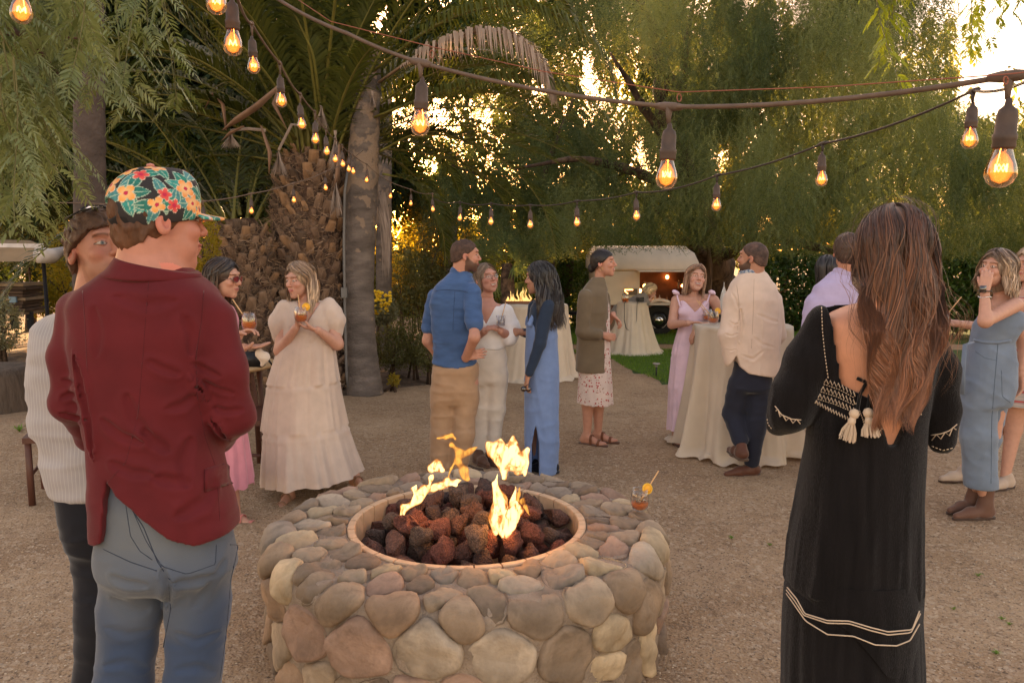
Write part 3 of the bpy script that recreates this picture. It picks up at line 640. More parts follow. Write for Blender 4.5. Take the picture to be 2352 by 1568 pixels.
M_dark = leafmat("shade_leaf", (.018, .03, .010), (.05, .075, .02), .3); M_bark = mat("tree_bark", (.10, .062, .04), .95, .3, 7, 1.0, 22, col2=(.05, .03, .02), c2s=9, stretch=(1, 1, .25), bd=.03)  # shade_leaf: darker leaf copy, shade put into its colour
def limbs(b, pts, r0, r1, seg=8):
    pts = np.array(pts, float); n = len(pts); t = np.linspace(0, n - 1, (n - 1) * 6 + 1); P = np.stack([np.interp(t, np.arange(n), pts[:, i]) for i in range(3)], 1)
    k = np.array([1, 2, 3, 2, 1]) / 9; Q = P.copy()
    for i in range(3): Q[2:-2, i] = np.convolve(P[:, i], k, 'valid')
    Q += .04 * np.c_[noise(Q.astype(np.float32), 1.7, 3), noise(Q.astype(np.float32), 1.7, 9), np.zeros(len(Q))]
    b.tube(Q, np.linspace(r0, r1, len(Q)) * (1 + .1 * trg.standard_normal(len(Q))), seg)
def pepper(base, trunk, branches, blobs, dens, label, tm=T_fine, m=None, lr=(.5, 1.4), seed=1, r0=.3, wid=1.0, cb=.4, group="pepper trees round the terrace", keep=None, low=None, gap=1.0):
    rg = np.random.default_rng(seed); base = np.array(base, float); t = thing("pepper_tree", label, "tree", base, group=group)
    b = MB(); limbs(b, trunk - base, r0, r0 * .6, 14); b.build("trunk", M_bark, t)
    if branches:
        b = MB()
        for br in branches: limbs(b, np.array(br) - base, r0 * .35, .02)
        b.build("branches", M_bark, t)
    A = blob_anchors(blobs, dens, rg)
    cl_ = noise(A.astype(np.float32), (.75, .75, 1.1), seed * 1.7); A = A[cl_ + .35 * rg.standard_normal(len(A)) > -.22 * gap]
    if keep is not None: A = A[keep(A)]
    L_ = lr[0] + rg.random(len(A)) * (lr[1] - lr[0]); c = cb + .5 * noise(A.astype(np.float32), 2.6, seed + 5) + .65 * noise(A.astype(np.float32), .8, seed) + .15 * rg.standard_normal(len(A))
    _, yb = pix(A - np.c_[A[:, 0] * 0, A[:, 0] * 0, L_]); xb, _ = pix(A); ym = np.where((xb > 1360) & (xb < 1660), 572, 592) + 14 * noise((A * 2).astype(np.float32), 1.0, 3) if low is None else 9999
    ok = np.ones(len(A), bool)
    for _i in range(12): _, yb = pix(A - np.c_[A[:, 0] * 0, A[:, 0] * 0, L_]); L_ = np.where(yb > ym, L_ * .85, L_)
    ok = L_ > .14; A, L_, c = A[ok], L_[ok], c[ok]
    V, T, C = hang(A, L_, tm, rg, c, wid); link("crown", mesh("crown", V - base, None, T, m or M_pep, False, C), t); return t
def wb(px, py, Y, rx, ry, rz, k=1.0): return (W(px, py, Y), (rx, ry, rz), k)
# big pepper tree over the trailer and the right half
tb = W(1668, 745, 19); tb[2] = gz(0, 19)
def T_(*a): return np.array([W(*p) for p in a])
trunkR = np.vstack([tb, T_((1662, 680, 18.9), (1640, 600, 18.5), (1590, 470, 17.5), (1545, 330, 16.5), (1530, 180, 16))])
brR = [T_((1640, 600, 18.5), (1760, 540, 17), (1900, 430, 15), (2080, 330, 13.5)), T_((1640, 600, 18.5), (1560, 545, 17), (1500, 470, 16)), T_((1545, 330, 16.5), (1480, 250, 16), (1400, 120, 15.5)), T_((1545, 330, 16.5), (1570, 150, 16), (1600, -50, 16)), T_((1590, 470, 17.5), (1480, 400, 16.5), (1330, 360, 16), (1180, 390, 15.5)), T_((1530, 180, 16), (1500, 60, 16), (1440, -60, 16)), T_((1545, 330, 16.5), (1700, 230, 15), (1850, 130, 14)), T_((1760, 540, 17), (1850, 560, 15), (1990, 600, 14))]
def keepR(A):
    x, y = pix(A); g = np.random.default_rng(1).random(len(A)); hole = (x > 2195) & (y < 255 + (2352 - x) * -.3) & (g > .06)
    hole |= (np.hypot((x - 1450) / 60, (y - 190) / 110) < 1) & (g > .3)
    return ~hole
blobsR = [wb(1600, 250, 15.5, 1.1, 1.2, 1.0, .35), wb(1800, 200, 15, 1.8, 1.2, 1.6), wb(2050, 330, 14.5, 1.9, 1.2, 1.5), wb(1700, 430, 16, 1.5, 1.0, .8), wb(1950, 460, 15, 1.8, 1.0, .8), wb(2250, 480, 14.5, 1.8, 1.0, .9), wb(1760, -20, 15, 2.6, 1.4, 1.2), wb(2080, -10, 14, 1.6, 1.3, 1.2), wb(1700, 300, 13.5, 1.5, 1.6, 1.3), wb(1850, 420, 12.5, 1.3, 1.5, .9), wb(1990, 240, 12.5, 1.5, 1.5, 1.5), wb(2150, 390, 12, 1.4, 1.5, 1.0), wb(1880, 80, 13.5, 2.0, 1.6, 1.4), wb(1650, 70, 14, 1.2, 1.3, 1.2, .8), wb(2100, 80, 13, 1.2, 1.5, 1.2), wb(2310, 440, 12, 1.2, 1.5, .9), wb(1640, 440, 14, 1.1, 1.3, .6), wb(2260, 560, 13, 1.5, 1.2, .5), wb(2060, 520, 13.5, 1.5, 1.2, .5), wb(1480, 470, 15.5, 1.4, 1.3, .4, .8), wb(1750, 540, 15, 1.5, 1.2, .35), wb(2400, 300, 12.5, .8, 1.5, .6, .7), wb(2450, 520, 12, 1.2, 1.4, 1.1)]
pepper(tb, trunkR, brR, blobsR, 76, "big weeping pepper tree whose crown fills the upper right behind the guests", T_fine, M_pep, (.5, 1.25), 2, .42, 1.15, .45, keep=keepR)
# middle, dark against the sky
tm_ = W(1245, 760, 20); tm_[2] = gz(0, 20)
def keepM(A):
    x, y = pix(A); g = np.random.default_rng(2).random(len(A)); hole = (np.hypot((x - 975) / 36, (y - 345) / 30) < 1) & (g > .0)
    for cx, cy_, rx, ry, k in ((930, 560, 75, 130, .12), (1340, 395, 60, 25, .35), (1140, 290, 50, 35, .4), (1110, 365, 25, 30, .4), (1500, 60, 50, 70, .4), (920, 290, 45, 30, .5)): hole |= (np.hypot((x - cx) / rx, (y - cy_) / ry) < 1) & (g > k)
    return ~hole
blobsM = [wb(1090, 310, 19, 1.1, 1.0, .6), wb(930, 250, 19, .8, 1.0, .7), wb(1180, 250, 19.5, 1.3, 1.0, .8), wb(1060, 430, 19, .9, .9, .6), wb(1060, 130, 20, 2.2, 1.4, 2.0, .8), wb(1300, 60, 20, 2.4, 1.4, 1.8, .75), wb(1480, 330, 19, 1.6, 1.2, 1.4, .8), wb(1230, 420, 20, 2.8, 1.2, 1.3, 1.0), wb(1010, 430, 20, 1.2, 1.1, .9, .9), wb(1130, 440, 17, 1.5, 1.2, .7), wb(1290, 440, 16.5, 1.6, 1.2, .6), wb(1420, 420, 16, 1.2, 1.2, .6), wb(1250, 330, 17, 1.6, 1.2, .6, .7), wb(1420, 280, 17, 1.3, 1.2, 1.2, .6), wb(1340, 520, 15, 1.7, 1.1, .3, 1.1), wb(1120, 520, 16, 1.4, 1.1, .3, 1.1), wb(1480, 130, 18, 1.6, 1.4, 2.0, .55), wb(1180, 200, 19, 1.8, 1.5, 1.6, .6)]
pepper(tm_, np.vstack([tm_, T_((1250, 650, 20), (1270, 520, 19), (1240, 420, 18))]), [T_((1270, 520, 19), (1370, 420, 17), (1480, 380, 16)), T_((1270, 520, 19), (1150, 420, 18), (1040, 380, 17)), T_((1240, 420, 18), (1290, 300, 18), (1330, 180, 18))], blobsM, 80, "dark pepper tree with low hanging sprays behind the middle row of bulbs", T_mid, M_pep, (.5, 1.2), 3, .22, 1.2, .25, keep=keepM)
# far trees that close the view
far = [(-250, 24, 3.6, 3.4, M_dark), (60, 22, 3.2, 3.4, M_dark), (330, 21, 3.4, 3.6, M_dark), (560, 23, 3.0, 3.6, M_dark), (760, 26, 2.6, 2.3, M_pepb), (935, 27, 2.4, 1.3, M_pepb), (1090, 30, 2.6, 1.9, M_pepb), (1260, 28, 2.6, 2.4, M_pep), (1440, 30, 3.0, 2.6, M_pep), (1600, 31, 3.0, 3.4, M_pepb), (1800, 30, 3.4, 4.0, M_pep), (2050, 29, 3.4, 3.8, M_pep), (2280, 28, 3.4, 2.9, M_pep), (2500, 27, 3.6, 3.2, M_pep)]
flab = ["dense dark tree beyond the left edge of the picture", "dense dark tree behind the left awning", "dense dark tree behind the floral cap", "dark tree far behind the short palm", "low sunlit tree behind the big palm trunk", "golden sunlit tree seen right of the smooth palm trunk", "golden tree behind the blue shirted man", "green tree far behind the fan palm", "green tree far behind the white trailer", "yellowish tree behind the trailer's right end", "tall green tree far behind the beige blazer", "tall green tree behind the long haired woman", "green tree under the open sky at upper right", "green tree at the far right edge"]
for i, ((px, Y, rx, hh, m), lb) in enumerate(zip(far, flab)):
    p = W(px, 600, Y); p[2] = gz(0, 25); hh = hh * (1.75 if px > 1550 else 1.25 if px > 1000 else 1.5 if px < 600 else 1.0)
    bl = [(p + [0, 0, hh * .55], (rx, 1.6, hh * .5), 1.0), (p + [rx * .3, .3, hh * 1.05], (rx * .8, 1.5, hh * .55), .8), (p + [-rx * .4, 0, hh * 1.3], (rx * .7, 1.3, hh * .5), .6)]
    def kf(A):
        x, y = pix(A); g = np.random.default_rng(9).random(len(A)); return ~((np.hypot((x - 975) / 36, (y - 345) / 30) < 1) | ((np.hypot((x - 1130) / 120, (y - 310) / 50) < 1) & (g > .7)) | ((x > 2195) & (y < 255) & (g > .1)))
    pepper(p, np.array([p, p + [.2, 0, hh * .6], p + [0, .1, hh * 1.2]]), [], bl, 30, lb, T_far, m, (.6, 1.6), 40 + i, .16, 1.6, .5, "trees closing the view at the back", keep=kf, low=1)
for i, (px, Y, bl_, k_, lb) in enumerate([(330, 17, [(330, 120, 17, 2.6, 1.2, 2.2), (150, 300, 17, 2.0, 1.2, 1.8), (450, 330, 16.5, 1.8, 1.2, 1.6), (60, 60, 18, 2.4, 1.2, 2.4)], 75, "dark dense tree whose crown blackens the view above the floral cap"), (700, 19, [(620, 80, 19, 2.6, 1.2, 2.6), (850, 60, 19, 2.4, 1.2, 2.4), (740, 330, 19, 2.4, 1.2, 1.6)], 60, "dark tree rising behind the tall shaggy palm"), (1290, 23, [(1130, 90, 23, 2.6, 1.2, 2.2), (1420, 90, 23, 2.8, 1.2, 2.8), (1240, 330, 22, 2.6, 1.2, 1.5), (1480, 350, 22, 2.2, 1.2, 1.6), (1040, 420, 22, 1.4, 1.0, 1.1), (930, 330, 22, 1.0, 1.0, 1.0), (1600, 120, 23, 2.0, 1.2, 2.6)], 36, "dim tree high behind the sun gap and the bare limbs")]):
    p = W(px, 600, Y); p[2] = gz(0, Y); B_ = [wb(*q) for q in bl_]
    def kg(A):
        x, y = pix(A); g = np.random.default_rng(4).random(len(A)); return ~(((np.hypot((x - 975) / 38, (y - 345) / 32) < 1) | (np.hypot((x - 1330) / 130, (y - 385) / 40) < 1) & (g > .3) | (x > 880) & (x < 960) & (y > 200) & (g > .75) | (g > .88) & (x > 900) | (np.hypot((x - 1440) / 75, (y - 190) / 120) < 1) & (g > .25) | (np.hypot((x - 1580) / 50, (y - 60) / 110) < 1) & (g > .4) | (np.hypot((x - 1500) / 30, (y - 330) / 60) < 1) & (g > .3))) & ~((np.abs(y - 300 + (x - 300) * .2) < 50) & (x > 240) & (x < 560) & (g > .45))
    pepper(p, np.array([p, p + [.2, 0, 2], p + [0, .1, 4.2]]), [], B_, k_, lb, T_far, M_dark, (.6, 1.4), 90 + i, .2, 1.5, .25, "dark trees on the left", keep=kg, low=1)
py_ = W(1620, 600, 17.5); py_[2] = gz(0, 17.5); pepper(py_, np.array([py_, py_ + [.1, 0, 1.5], py_ + [0, .1, 3.0]]), [], [wb(1590, 60, 17.5, .7, .8, .9), wb(1640, 480, 17, 1.0, .7, .5), wb(1870, 500, 16.5, 1.0, .7, .35), wb(1250, 540, 17.5, 1.6, .7, .25), wb(1330, 150, 20, 1.0, .7, .7, .5)], 30, "golden backlit foliage showing through the gaps of the pepper trees", T_mid, M_pepb, (.3, .8), 61, .06, 1.0, .8)  # added clumps, golden backlight put into their leaf colour
# bushy leaf masses: hedges and shrubs with broad random leaves
def leafmass(name, label, cat, blobs, n, lsz, m, base=None, seed=0, stem=None, group=None, inner=.35, asp=.45, cb=.5):
    rg = np.random.default_rng(seed); A = []; base = np.asarray(blobs[0][0] * [1, 1, 0] if base is None else base, float); tot = sum(r[0] * r[1] * r[2] for c, r in blobs) ** 1
    wts = np.array([(r[0] * r[1] * r[2]) ** (2 / 3) for c, r in blobs]); wts /= wts.sum()
    for (c, r), w_ in zip(blobs, wts):
        k = int(n * w_); d = rg.standard_normal((k, 3)); d /= np.linalg.norm(d, axis=1)[:, None]; cl = 1 + .28 * noise((d * 2.6).astype(np.float32), 1.0, c[0] + seed) + .12 * noise((d * 7).astype(np.float32), 1.0, seed)
        A.append(np.asarray(c) + d * np.asarray(r) * ((1 - inner * rg.random(k) ** 1.5) * cl)[:, None])
    A = np.concatenate(A); k = len(A); g0 = gz(A[:, 0], A[:, 1]); A = A[A[:, 2] > g0 - .02]; k = len(A)
    u = rg.standard_normal((k, 3)); u[:, 2] -= .3; u /= np.linalg.norm(u, axis=1)[:, None]; v = np.cross(u, rg.standard_normal((k, 3))); v /= np.linalg.norm(v, axis=1)[:, None] + 1e-9; s = lsz * (.6 + .8 * rg.random(k))[:, None]
    V = np.stack([A, A + u * s * .5 + v * s * asp * .5, A + u * s, A + u * s * .5 - v * s * asp * .5], 1).reshape(-1, 3); Q = np.arange(k)[:, None] * 4 + np.arange(4)
    C = np.repeat(np.clip(cb + .3 * noise(A.astype(np.float32), 3.0, seed) + .15 * rg.standard_normal(k), 0, 1), 4)[:, None] * np.ones(3)
    t = thing(name, label, cat, base, group=group); link("foliage", mesh("foliage", V - base, Q, None, m, False, C), t)
    b = MB()
    for (c, r) in blobs:
        for i in range(5): e = np.asarray(c) + rg.standard_normal(3) * np.asarray(r) * .4; b.tube([np.r_[np.asarray(c)[:2] + rg.standard_normal(2) * .05, gz(c[0], c[1])] - base, (np.asarray(c) * [1, 1, .5] + e * [0, 0, .3] + [0, 0, gz(c[0], c[1]) * .2]) - base, e - base], [.02, .014, .004], 5)
    b.build("stems", M_bark, t); return t
def gb(px, py, Y, rx, ry, rz): return (W(px, py, Y), (rx, ry, rz))
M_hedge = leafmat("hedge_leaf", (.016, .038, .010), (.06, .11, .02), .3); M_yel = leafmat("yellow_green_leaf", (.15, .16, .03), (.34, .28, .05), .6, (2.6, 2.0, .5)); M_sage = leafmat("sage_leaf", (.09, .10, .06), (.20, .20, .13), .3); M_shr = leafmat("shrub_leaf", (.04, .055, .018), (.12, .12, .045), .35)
leafmass("hedge", "dark leafy hedge behind the lavender shirt and black hair", "hedge", [gb(1830, 665, 22, 1.3, .8, 1.2), gb(1960, 670, 22, 1.3, .8, 1.3), gb(2090, 660, 22, 1.3, .8, 1.3)], 24000, .14, M_hedge, seed=1)
leafmass("hedge", "broad leaved hedge left of the denim jumpsuit woman", "hedge", [gb(2210, 650, 19, 1.1, .8, 1.2), gb(2330, 640, 19, 1.1, .8, 1.3), gb(2450, 640, 19, 1.1, .8, 1.3)], 22000, .14, M_hedge, seed=2, cb=.65)
leafmass("hedge", "green hedge behind the black haired woman and the trailer's left end", "hedge", [gb(1240, 650, 23, 1.0, .8, 1.4), gb(1340, 650, 23, 1.0, .8, 1.5), gb(1430, 630, 25, 1.2, .8, 1.6)], 16000, .11, M_hedge, seed=3, cb=.75)
leafmass("shrub", "loose olive shrub behind the rock border, left of the blue shirted man", "shrub", [gb(920, 640, 16, .55, .5, .75), gb(975, 650, 16.5, .5, .5, .6), gb(1010, 600, 17, .5, .5, .9)], 9000, .07, M_shr, seed=4, cb=.8)
leafmass("shrub", "golden backlit shrub right of the smooth palm trunk", "shrub", [gb(950, 560, 20, 1.0, .6, 1.3), gb(1030, 560, 21, .7, .6, 1.2)], 7000, .11, M_yel, seed=5)  # sunlight on this shrub put into its golden leaf colour
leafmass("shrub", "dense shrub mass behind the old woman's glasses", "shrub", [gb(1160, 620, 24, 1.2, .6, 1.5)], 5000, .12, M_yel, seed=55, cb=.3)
leafmass("flowering_shrub", "wide straggly shrub with small pale flowers beside the smooth palm trunk", "shrub", [gb(905, 800, 10.8, .30, .35, .30), gb(950, 785, 10.8, .32, .35, .36), gb(985, 810, 10.6, .2, .3, .26)], 9000, .035, M_shr, seed=6, cb=.55)
t = leafmass("flowering_shrub", "grey leaved bush covered with yellow daisies behind the smooth palm trunk", "shrub", [gb(868, 715, 13, .26, .25, .25), gb(890, 712, 13, .18, .25, .2)], 3500, .05, M_sage, seed=7)
M_yf = mat("yellow_petal", (.85, .55, .02), .6, .1)
b = MB()
for i in range(60):
    p = W(850 + 48 * random.random(), 668 + 52 * random.random() ** 1.3, 12.8) - np.array(t.location); b.lathe([[.001, .006], [.03, .0], [.001, -.004]], 7, p, rotx(R(60)) @ rotz(random.random() * 3))
b.build("flowers", M_yf, t, kind="stuff")
leafmass("shrub", "silvery grey shrub at the left edge beside a path light", "shrub", [gb(5, 745, 10.5, .22, .3, .38), gb(-40, 735, 10.5, .3, .3, .45)], 5000, .04, M_sage, seed=8, cb=.7)
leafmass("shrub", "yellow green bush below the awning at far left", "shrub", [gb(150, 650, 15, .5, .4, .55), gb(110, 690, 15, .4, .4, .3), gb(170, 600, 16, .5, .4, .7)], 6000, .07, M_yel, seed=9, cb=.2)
leafmass("shrub", "tangled brown green shrub behind the striped man's neck", "shrub", [gb(215, 620, 13, .35, .3, .7), gb(60, 520, 18, 1.0, .4, .9)], 6000, .07, M_shr, seed=10, cb=.6)
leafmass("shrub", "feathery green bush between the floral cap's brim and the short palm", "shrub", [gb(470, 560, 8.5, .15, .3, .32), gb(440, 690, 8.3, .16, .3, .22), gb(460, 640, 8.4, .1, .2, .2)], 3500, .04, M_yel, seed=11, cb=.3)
leafmass("shrub", "low green sprig at the foot of a boulder right of the smooth palm", "shrub", [gb(905, 872, 9.9, .07, .07, .08)], 300, .04, M_yel, seed=12, cb=.5)
leafmass("shrub", "low green plants under the fan palm behind the fire table", "shrub", [gb(1130, 670, 17, .5, .4, .45), gb(1090, 620, 18, .5, .4, .5)], 4000, .06, M_hedge, seed=13, cb=.9)
# ================================================================ PALMS
M_frond = leafmat("palm_leaflet", (.026, .040, .012), (.10, .115, .028), .35); M_fdead = leafmat("dead_palm_leaflet", (.30, .22, .17), (.42, .33, .27), .25, (1.3, 1.1, .9)); M_rach = mat("frond_stalk", (.14, .13, .03), .5, .15); M_rdead = mat("dead_stalk", (.26, .17, .11), .9, .2)
def frond(base, az, el, L, droop, parent, origin, rg, n=62, ll=.38, m=None, mr=None, hangk=.35, cb=.5, twist=0.0, name="frond", lw=.015, path=None):
    K = 24; p = np.array(base, float); e = el; pts = [p.copy()]; hv = np.array([math.sin(az), math.cos(az), 0])
    for k in range(K):
        t = k / K; e = el - droop * (t ** 1.4); p = p + (hv * math.cos(e) + np.array([0, 0, math.sin(e)])) * L / K; pts.append(p.copy())
    pts = np.array(pts); tt = np.linspace(0, 1, K + 1); V = []; T = []; C = []
    if path is not None:
        q = np.array(path, float); u_ = np.linspace(0, len(q) - 1, K + 1); pts = np.stack([np.interp(u_, np.arange(len(q)), q[:, i]) for i in range(3)], 1); k3 = np.array([1, 2, 3, 2, 1]) / 9
        for _ in range(2): pts[2:-2] = np.stack([np.convolve(pts[:, i], k3, 'valid') for i in range(3)], 1)
        hv = unit((pts[-1] - pts[0]) * [1, 1, 0])
    side0 = np.cross(hv, [0, 0, 1.]); S = np.linspace(.10, .995, n)
    for u in S:
        c = np.array([np.interp(u, tt, pts[:, i]) for i in range(3)]); c2 = np.array([np.interp(min(u + .02, 1), tt, pts[:, i]) for i in range(3)]) - np.array([np.interp(u - .02, tt, pts[:, i]) for i in range(3)]); d = unit(c2); up = unit(np.cross(side0, d))
        l0 = ll * (math.sin(math.pi * min(u * .9 + .12, 1)) ** .6) * (.25 if u < .16 else 1)
        for s in (-1, 1):
            l_ = l0 * (.85 + .3 * rg.random()); q = unit(side0 * s * (1 - .35 * u) + d * (.55 + .4 * u) + up * (.35 + .25 * rg.random()) + rg.standard_normal(3) * .1); a = c + q * l_ * .5 + [0, 0, -hangk * l_ * .12]; e_ = c + q * l_ * (1 - .1 * hangk) + [0, 0, -hangk * l_ * .9]; w_ = unit(np.cross(q, up)) * lw
            i = len(V); V += [c - w_ * .6, c + w_ * .6, a + w_, a - w_, e_]; T += [[i, i + 1, i + 2], [i, i + 2, i + 3], [i + 3, i + 2, i + 4]]; C += [np.clip(cb + .2 * rg.standard_normal(), 0, 1)] * 5
    V = np.array(V); fr = link(name, mesh(name, V - origin, None, T, m or M_frond, False, np.array(C)[:, None] * np.ones(3)), parent)
    b = MB(); b.tube(pts - origin, np.linspace(.026, .004, K + 1), 6, flat=.6); b.build("stalk", mr or M_rach, fr); return fr
M_trk = mat("palm_fibre", (.14, .085, .055), .95, .3, 10, 1.0, 35, col2=(.055, .032, .022), c2s=12, bd=.03)
M_stub = [mat("cut_leaf_base", c, .85, .25, 12, .6, 40, stretch=(1, 1, .3), bd=.01) for c in ((.21, .135, .09), (.15, .095, .065), (.27, .16, .09), (.10, .068, .05))]
def stubmesh(m, s):
    bm_ = MB(); V = []
    for z, w_, d0, d1 in ((-.10, .078, -.03, .00), (.02, .076, -.02, .045), (.12, .064, .03, .075), (.150, .058, .045, .074)):
        for a in (-1, -.4, .4, 1): V.append([a * w_, d1 + .012 * (1 - a * a), z])
        for a in (1, -1): V.append([a * w_ * .8, d0, z])
    q = [[k * 6 + j, k * 6 + (j + 1) % 6, (k + 1) * 6 + (j + 1) % 6, (k + 1) * 6 + j] for k in range(3) for j in range(6)]; q += [[18, 19, 20, 21], [18, 21, 22, 23]]
    V = np.array(V) * s; V += .006 * trg.standard_normal(V.shape); return mesh("leaf_base", V, q, None, m, False)
stubs = [stubmesh(M_stub[i % 4], .85 + .06 * i) for i in range(7)]
fibre = None
def palm(basep, topp, rb, rt, label, nst, fr_specs, seed, z0s=.15, group="shaggy palms behind the guests"):
    rg = np.random.default_rng(seed); base = np.array(basep, float); top = np.array(topp, float); t = thing("palm_tree", label, "palm tree", base, group=group); H = top - base
    zs = np.linspace(-.05, 1.04, 30); b = MB(); rad = lambda u: np.interp(u, [0, .15, .5, .9, 1.04], [rb * 1.02, rb, (rb + rt) / 2, rt, rt * .6])
    prof_ = [H * z for z in zs]; b.tube(prof_, [float(rad(z)) for z in zs], 28); V = np.concatenate(b.v); V[:, :2] += .05 * np.c_[noise((V * 1).astype(np.float32), 6, 1), noise(V.astype(np.float32), 6, 7)]
    link("trunk", mesh("trunk", V, np.concatenate(b.q), np.concatenate(b.t), M_trk), t)
    for k in range(nst):
        u = (k + .5) / nst; a = k * 2.39996; hpt = H * u; r = float(rad(u)); q = hpt + np.array([math.cos(a), math.sin(a), 0]) * (r - .005)
        if math.sin(a) > .35 : continue
        link("leaf_base", stubs[rg.integers(7)], t, q, (-.10 - .30 * rg.random(), .5 * (rg.random() - .5), a - math.pi / 2 + .5 * (rg.random() - .5)), np.array([.60, .55, .66]) * (.7 + .5 * rg.random()))
    # loose fibre strands between the stubs
    n = 8000; u = rg.random(n); a = rg.random(n) * 2 * math.pi; P = H * u[:, None] + np.c_[np.cos(a), np.sin(a), np.zeros(n)] * (rad(u) + .02 + .05 * rg.random(n))[:, None]; d = rg.standard_normal((n, 3)) * [1, 1, .8]; d /= np.linalg.norm(d, axis=1)[:, None]; l_ = .06 + .10 * rg.random(n)[:, None]; w_ = np.cross(d, rg.standard_normal((n, 3))) * .003
    V = np.stack([P - w_, P + w_, P + d * l_], 1).reshape(-1, 3); link("loose_fibre", mesh("loose_fibre", V, None, np.arange(3 * n).reshape(-1, 3), M_rdead, False), t, kind="stuff")
    for sp in fr_specs: frond(top + rg.standard_normal(3) * .08 + [math.sin(sp[0]) * rt * .5, math.cos(sp[0]) * rt * .5, 0], sp[0], sp[1], sp[2], sp[3], t, base, rg, **(sp[4] if len(sp) > 4 else {}))
    return t, base
pr = np.random.default_rng(21)
b1 = W(705, 860, 10.0); b1[2] = gz(0, 10) ; t1 = W(722, 350, 10.0)
sp1 = []
for k in range(84):
    az = k * 2.39996 + .3; cf = math.cos(az) < -.15; el = R((52 if cf else 10) + (34 if cf else 70) * pr.random()); sp1.append((az, el, 3.3 + .9 * pr.random(), R((25 if cf else 60) + (30 if cf else 60) * pr.random()), dict(cb=.30 + .3 * pr.random(), n=64, ll=.42)))
for az, el, L_, dr in ((R(85), R(40), 3.6, R(75)), (R(100), R(28), 3.2, R(60)), (R(75), R(18), 3.0, R(50)), (R(110), R(45), 3.8, R(100)), (R(-80), R(35), 3.6, R(70)), (R(-95), R(18), 3.4, R(50)), (R(-70), R(55), 3.6, R(80)), (R(150), R(50), 2.6, R(60)), (R(200), R(55), 2.6, R(50)), (R(-120), R(45), 3.2, R(70)), (R(-130), R(25), 2.8, R(50)), (R(60), R(8), 3.4, R(60)), (R(95), R(55), 4.2, R(120))): sp1.append((az, el, L_, dr, dict(cb=.6, ll=.42, n=70)))
sp1.append((R(88), R(52), 3.9, R(140), dict(m=M_fdead, mr=M_rdead, ll=.42, hangk=1.0, n=100, cb=.5, lw=.013))); sp1.pop()
palm1, o1 = palm(b1, t1, .55, .42, "tall shaggy date palm with diamond patterned trunk left of centre", 420, sp1, 1)
b2 = W(590, 850, 9.6); b2[2] = gz(0, 9.6); t2 = W(545, 520, 9.6)
sp2 = []
for k in range(44):
    az = k * 2.39996 % 6.2832
    if R(35) < az < R(215): continue
    sp2.append((az, R(5 + 70 * pr.random()), 2.6 + .9 * pr.random(), R(40 + 55 * pr.random()), dict(cb=.15 + .25 * pr.random(), n=52)))
palm2, o2 = palm(b2, t2, .45, .36, "short fat palm leaning left beside the taller one, dark fronds spreading", 280, sp2, 2)
for pts, kw in [([(870, 190, 9.6), (980, 110, 9.2), (1110, 62, 8.8), (1200, 85, 8.6), (1250, 150, 8.5), (1272, 235, 8.5)], dict(m=M_fdead, mr=M_rdead, ll=.34, hangk=1.3, n=110, cb=.6, lw=.016)), ([(850, 170, 9.6), (1000, 50, 9.2), (1150, 5, 8.9), (1290, 30, 8.7), (1380, 110, 8.6), (1420, 230, 8.6)], dict(ll=.42, n=100, cb=.8, hangk=.9)), ([(860, 270, 9.6), (985, 219, 9.2), (1135, 177, 8.9), (1231, 175, 8.7), (1346, 211, 8.6), (1442, 338, 8.6)], dict(ll=.40, n=90, cb=.6, hangk=.8)), ([(820, 150, 9.6), (950, -20, 9.3), (1120, -90, 9), (1260, -40, 8.8), (1330, 60, 8.7)], dict(ll=.42, n=90, cb=.5)), ([(870, 350, 9.7), (940, 310, 9.6), (1010, 300, 9.5), (1085, 335, 9.5)], dict(ll=.32, n=60, cb=.2)), ([(880, 400, 9.7), (940, 410, 9.6), (985, 455, 9.5), (1012, 535, 9.5)], dict(ll=.28, n=60, cb=.5)), ([(700, 300, 9.6), (600, 150, 9), (470, 20, 8.6), (350, -60, 8.4)], dict(n=80, cb=.6)), ([(680, 320, 9.6), (560, 200, 9), (430, 120, 8.6), (300, 110, 8.4), (230, 190, 8.3)], dict(n=80, cb=.4)), ([(670, 340, 9.6), (560, 260, 9.1), (440, 220, 8.8), (330, 260, 8.6)], dict(n=80, cb=.3)), ([(760, 280, 9.6), (800, 120, 9.2), (870, -20, 9)], dict(n=70, cb=.6)), ([(740, 280, 9.6), (720, 120, 9.0), (640, -40, 8.6)], dict(n=70, cb=.6))]:
    frond(t1, 0, 0, 1, 0, palm1, o1, pr, path=[W(*p) for p in pts], **kw)
# hanging dead brooms and sheaths on the tall palm
def broom(px, py, py2, Y, w_px, parent, org, arch=None):
    s = pxm(Y, 2); a = W(px, py, Y); L_ = (py2 - py) / s; b = MB(); st = [a + [0.0, 0, 0]]
    if arch: st = [W(arch[0], arch[1], Y + .1), W((arch[0] + px) / 2, arch[1] - 4, Y), a]
    b.tube(np.array(st + [a - [0, 0, .05]]) - org if not arch else np.array(st) - org, np.linspace(.02, .016, len(st) + (0 if arch else 1)), 6)
    for i in range(110):
        th = random.random() * 6.28; r = random.random() ** .5 * w_px / s; e = a + np.array([math.cos(th) * r, math.sin(th) * r, -L_ * (.75 + .25 * random.random())]); m_ = a + (e - a) * .4 - np.array([math.cos(th) * r, math.sin(th) * r, 0]) * .2; w_ = unit(np.cross(e - a, [math.sin(th), math.cos(th), .1])) * .0035
        b.add(np.array([a - w_, a + w_, m_ + w_, m_ - w_, e]) - org, [[0, 1, 2, 3]], [[3, 2, 4]])
    b.build("dead_flower_stalk", M_broom, parent, False)
M_broom = mat("dead_flower_straw", (.30, .235, .20), .9, .2)
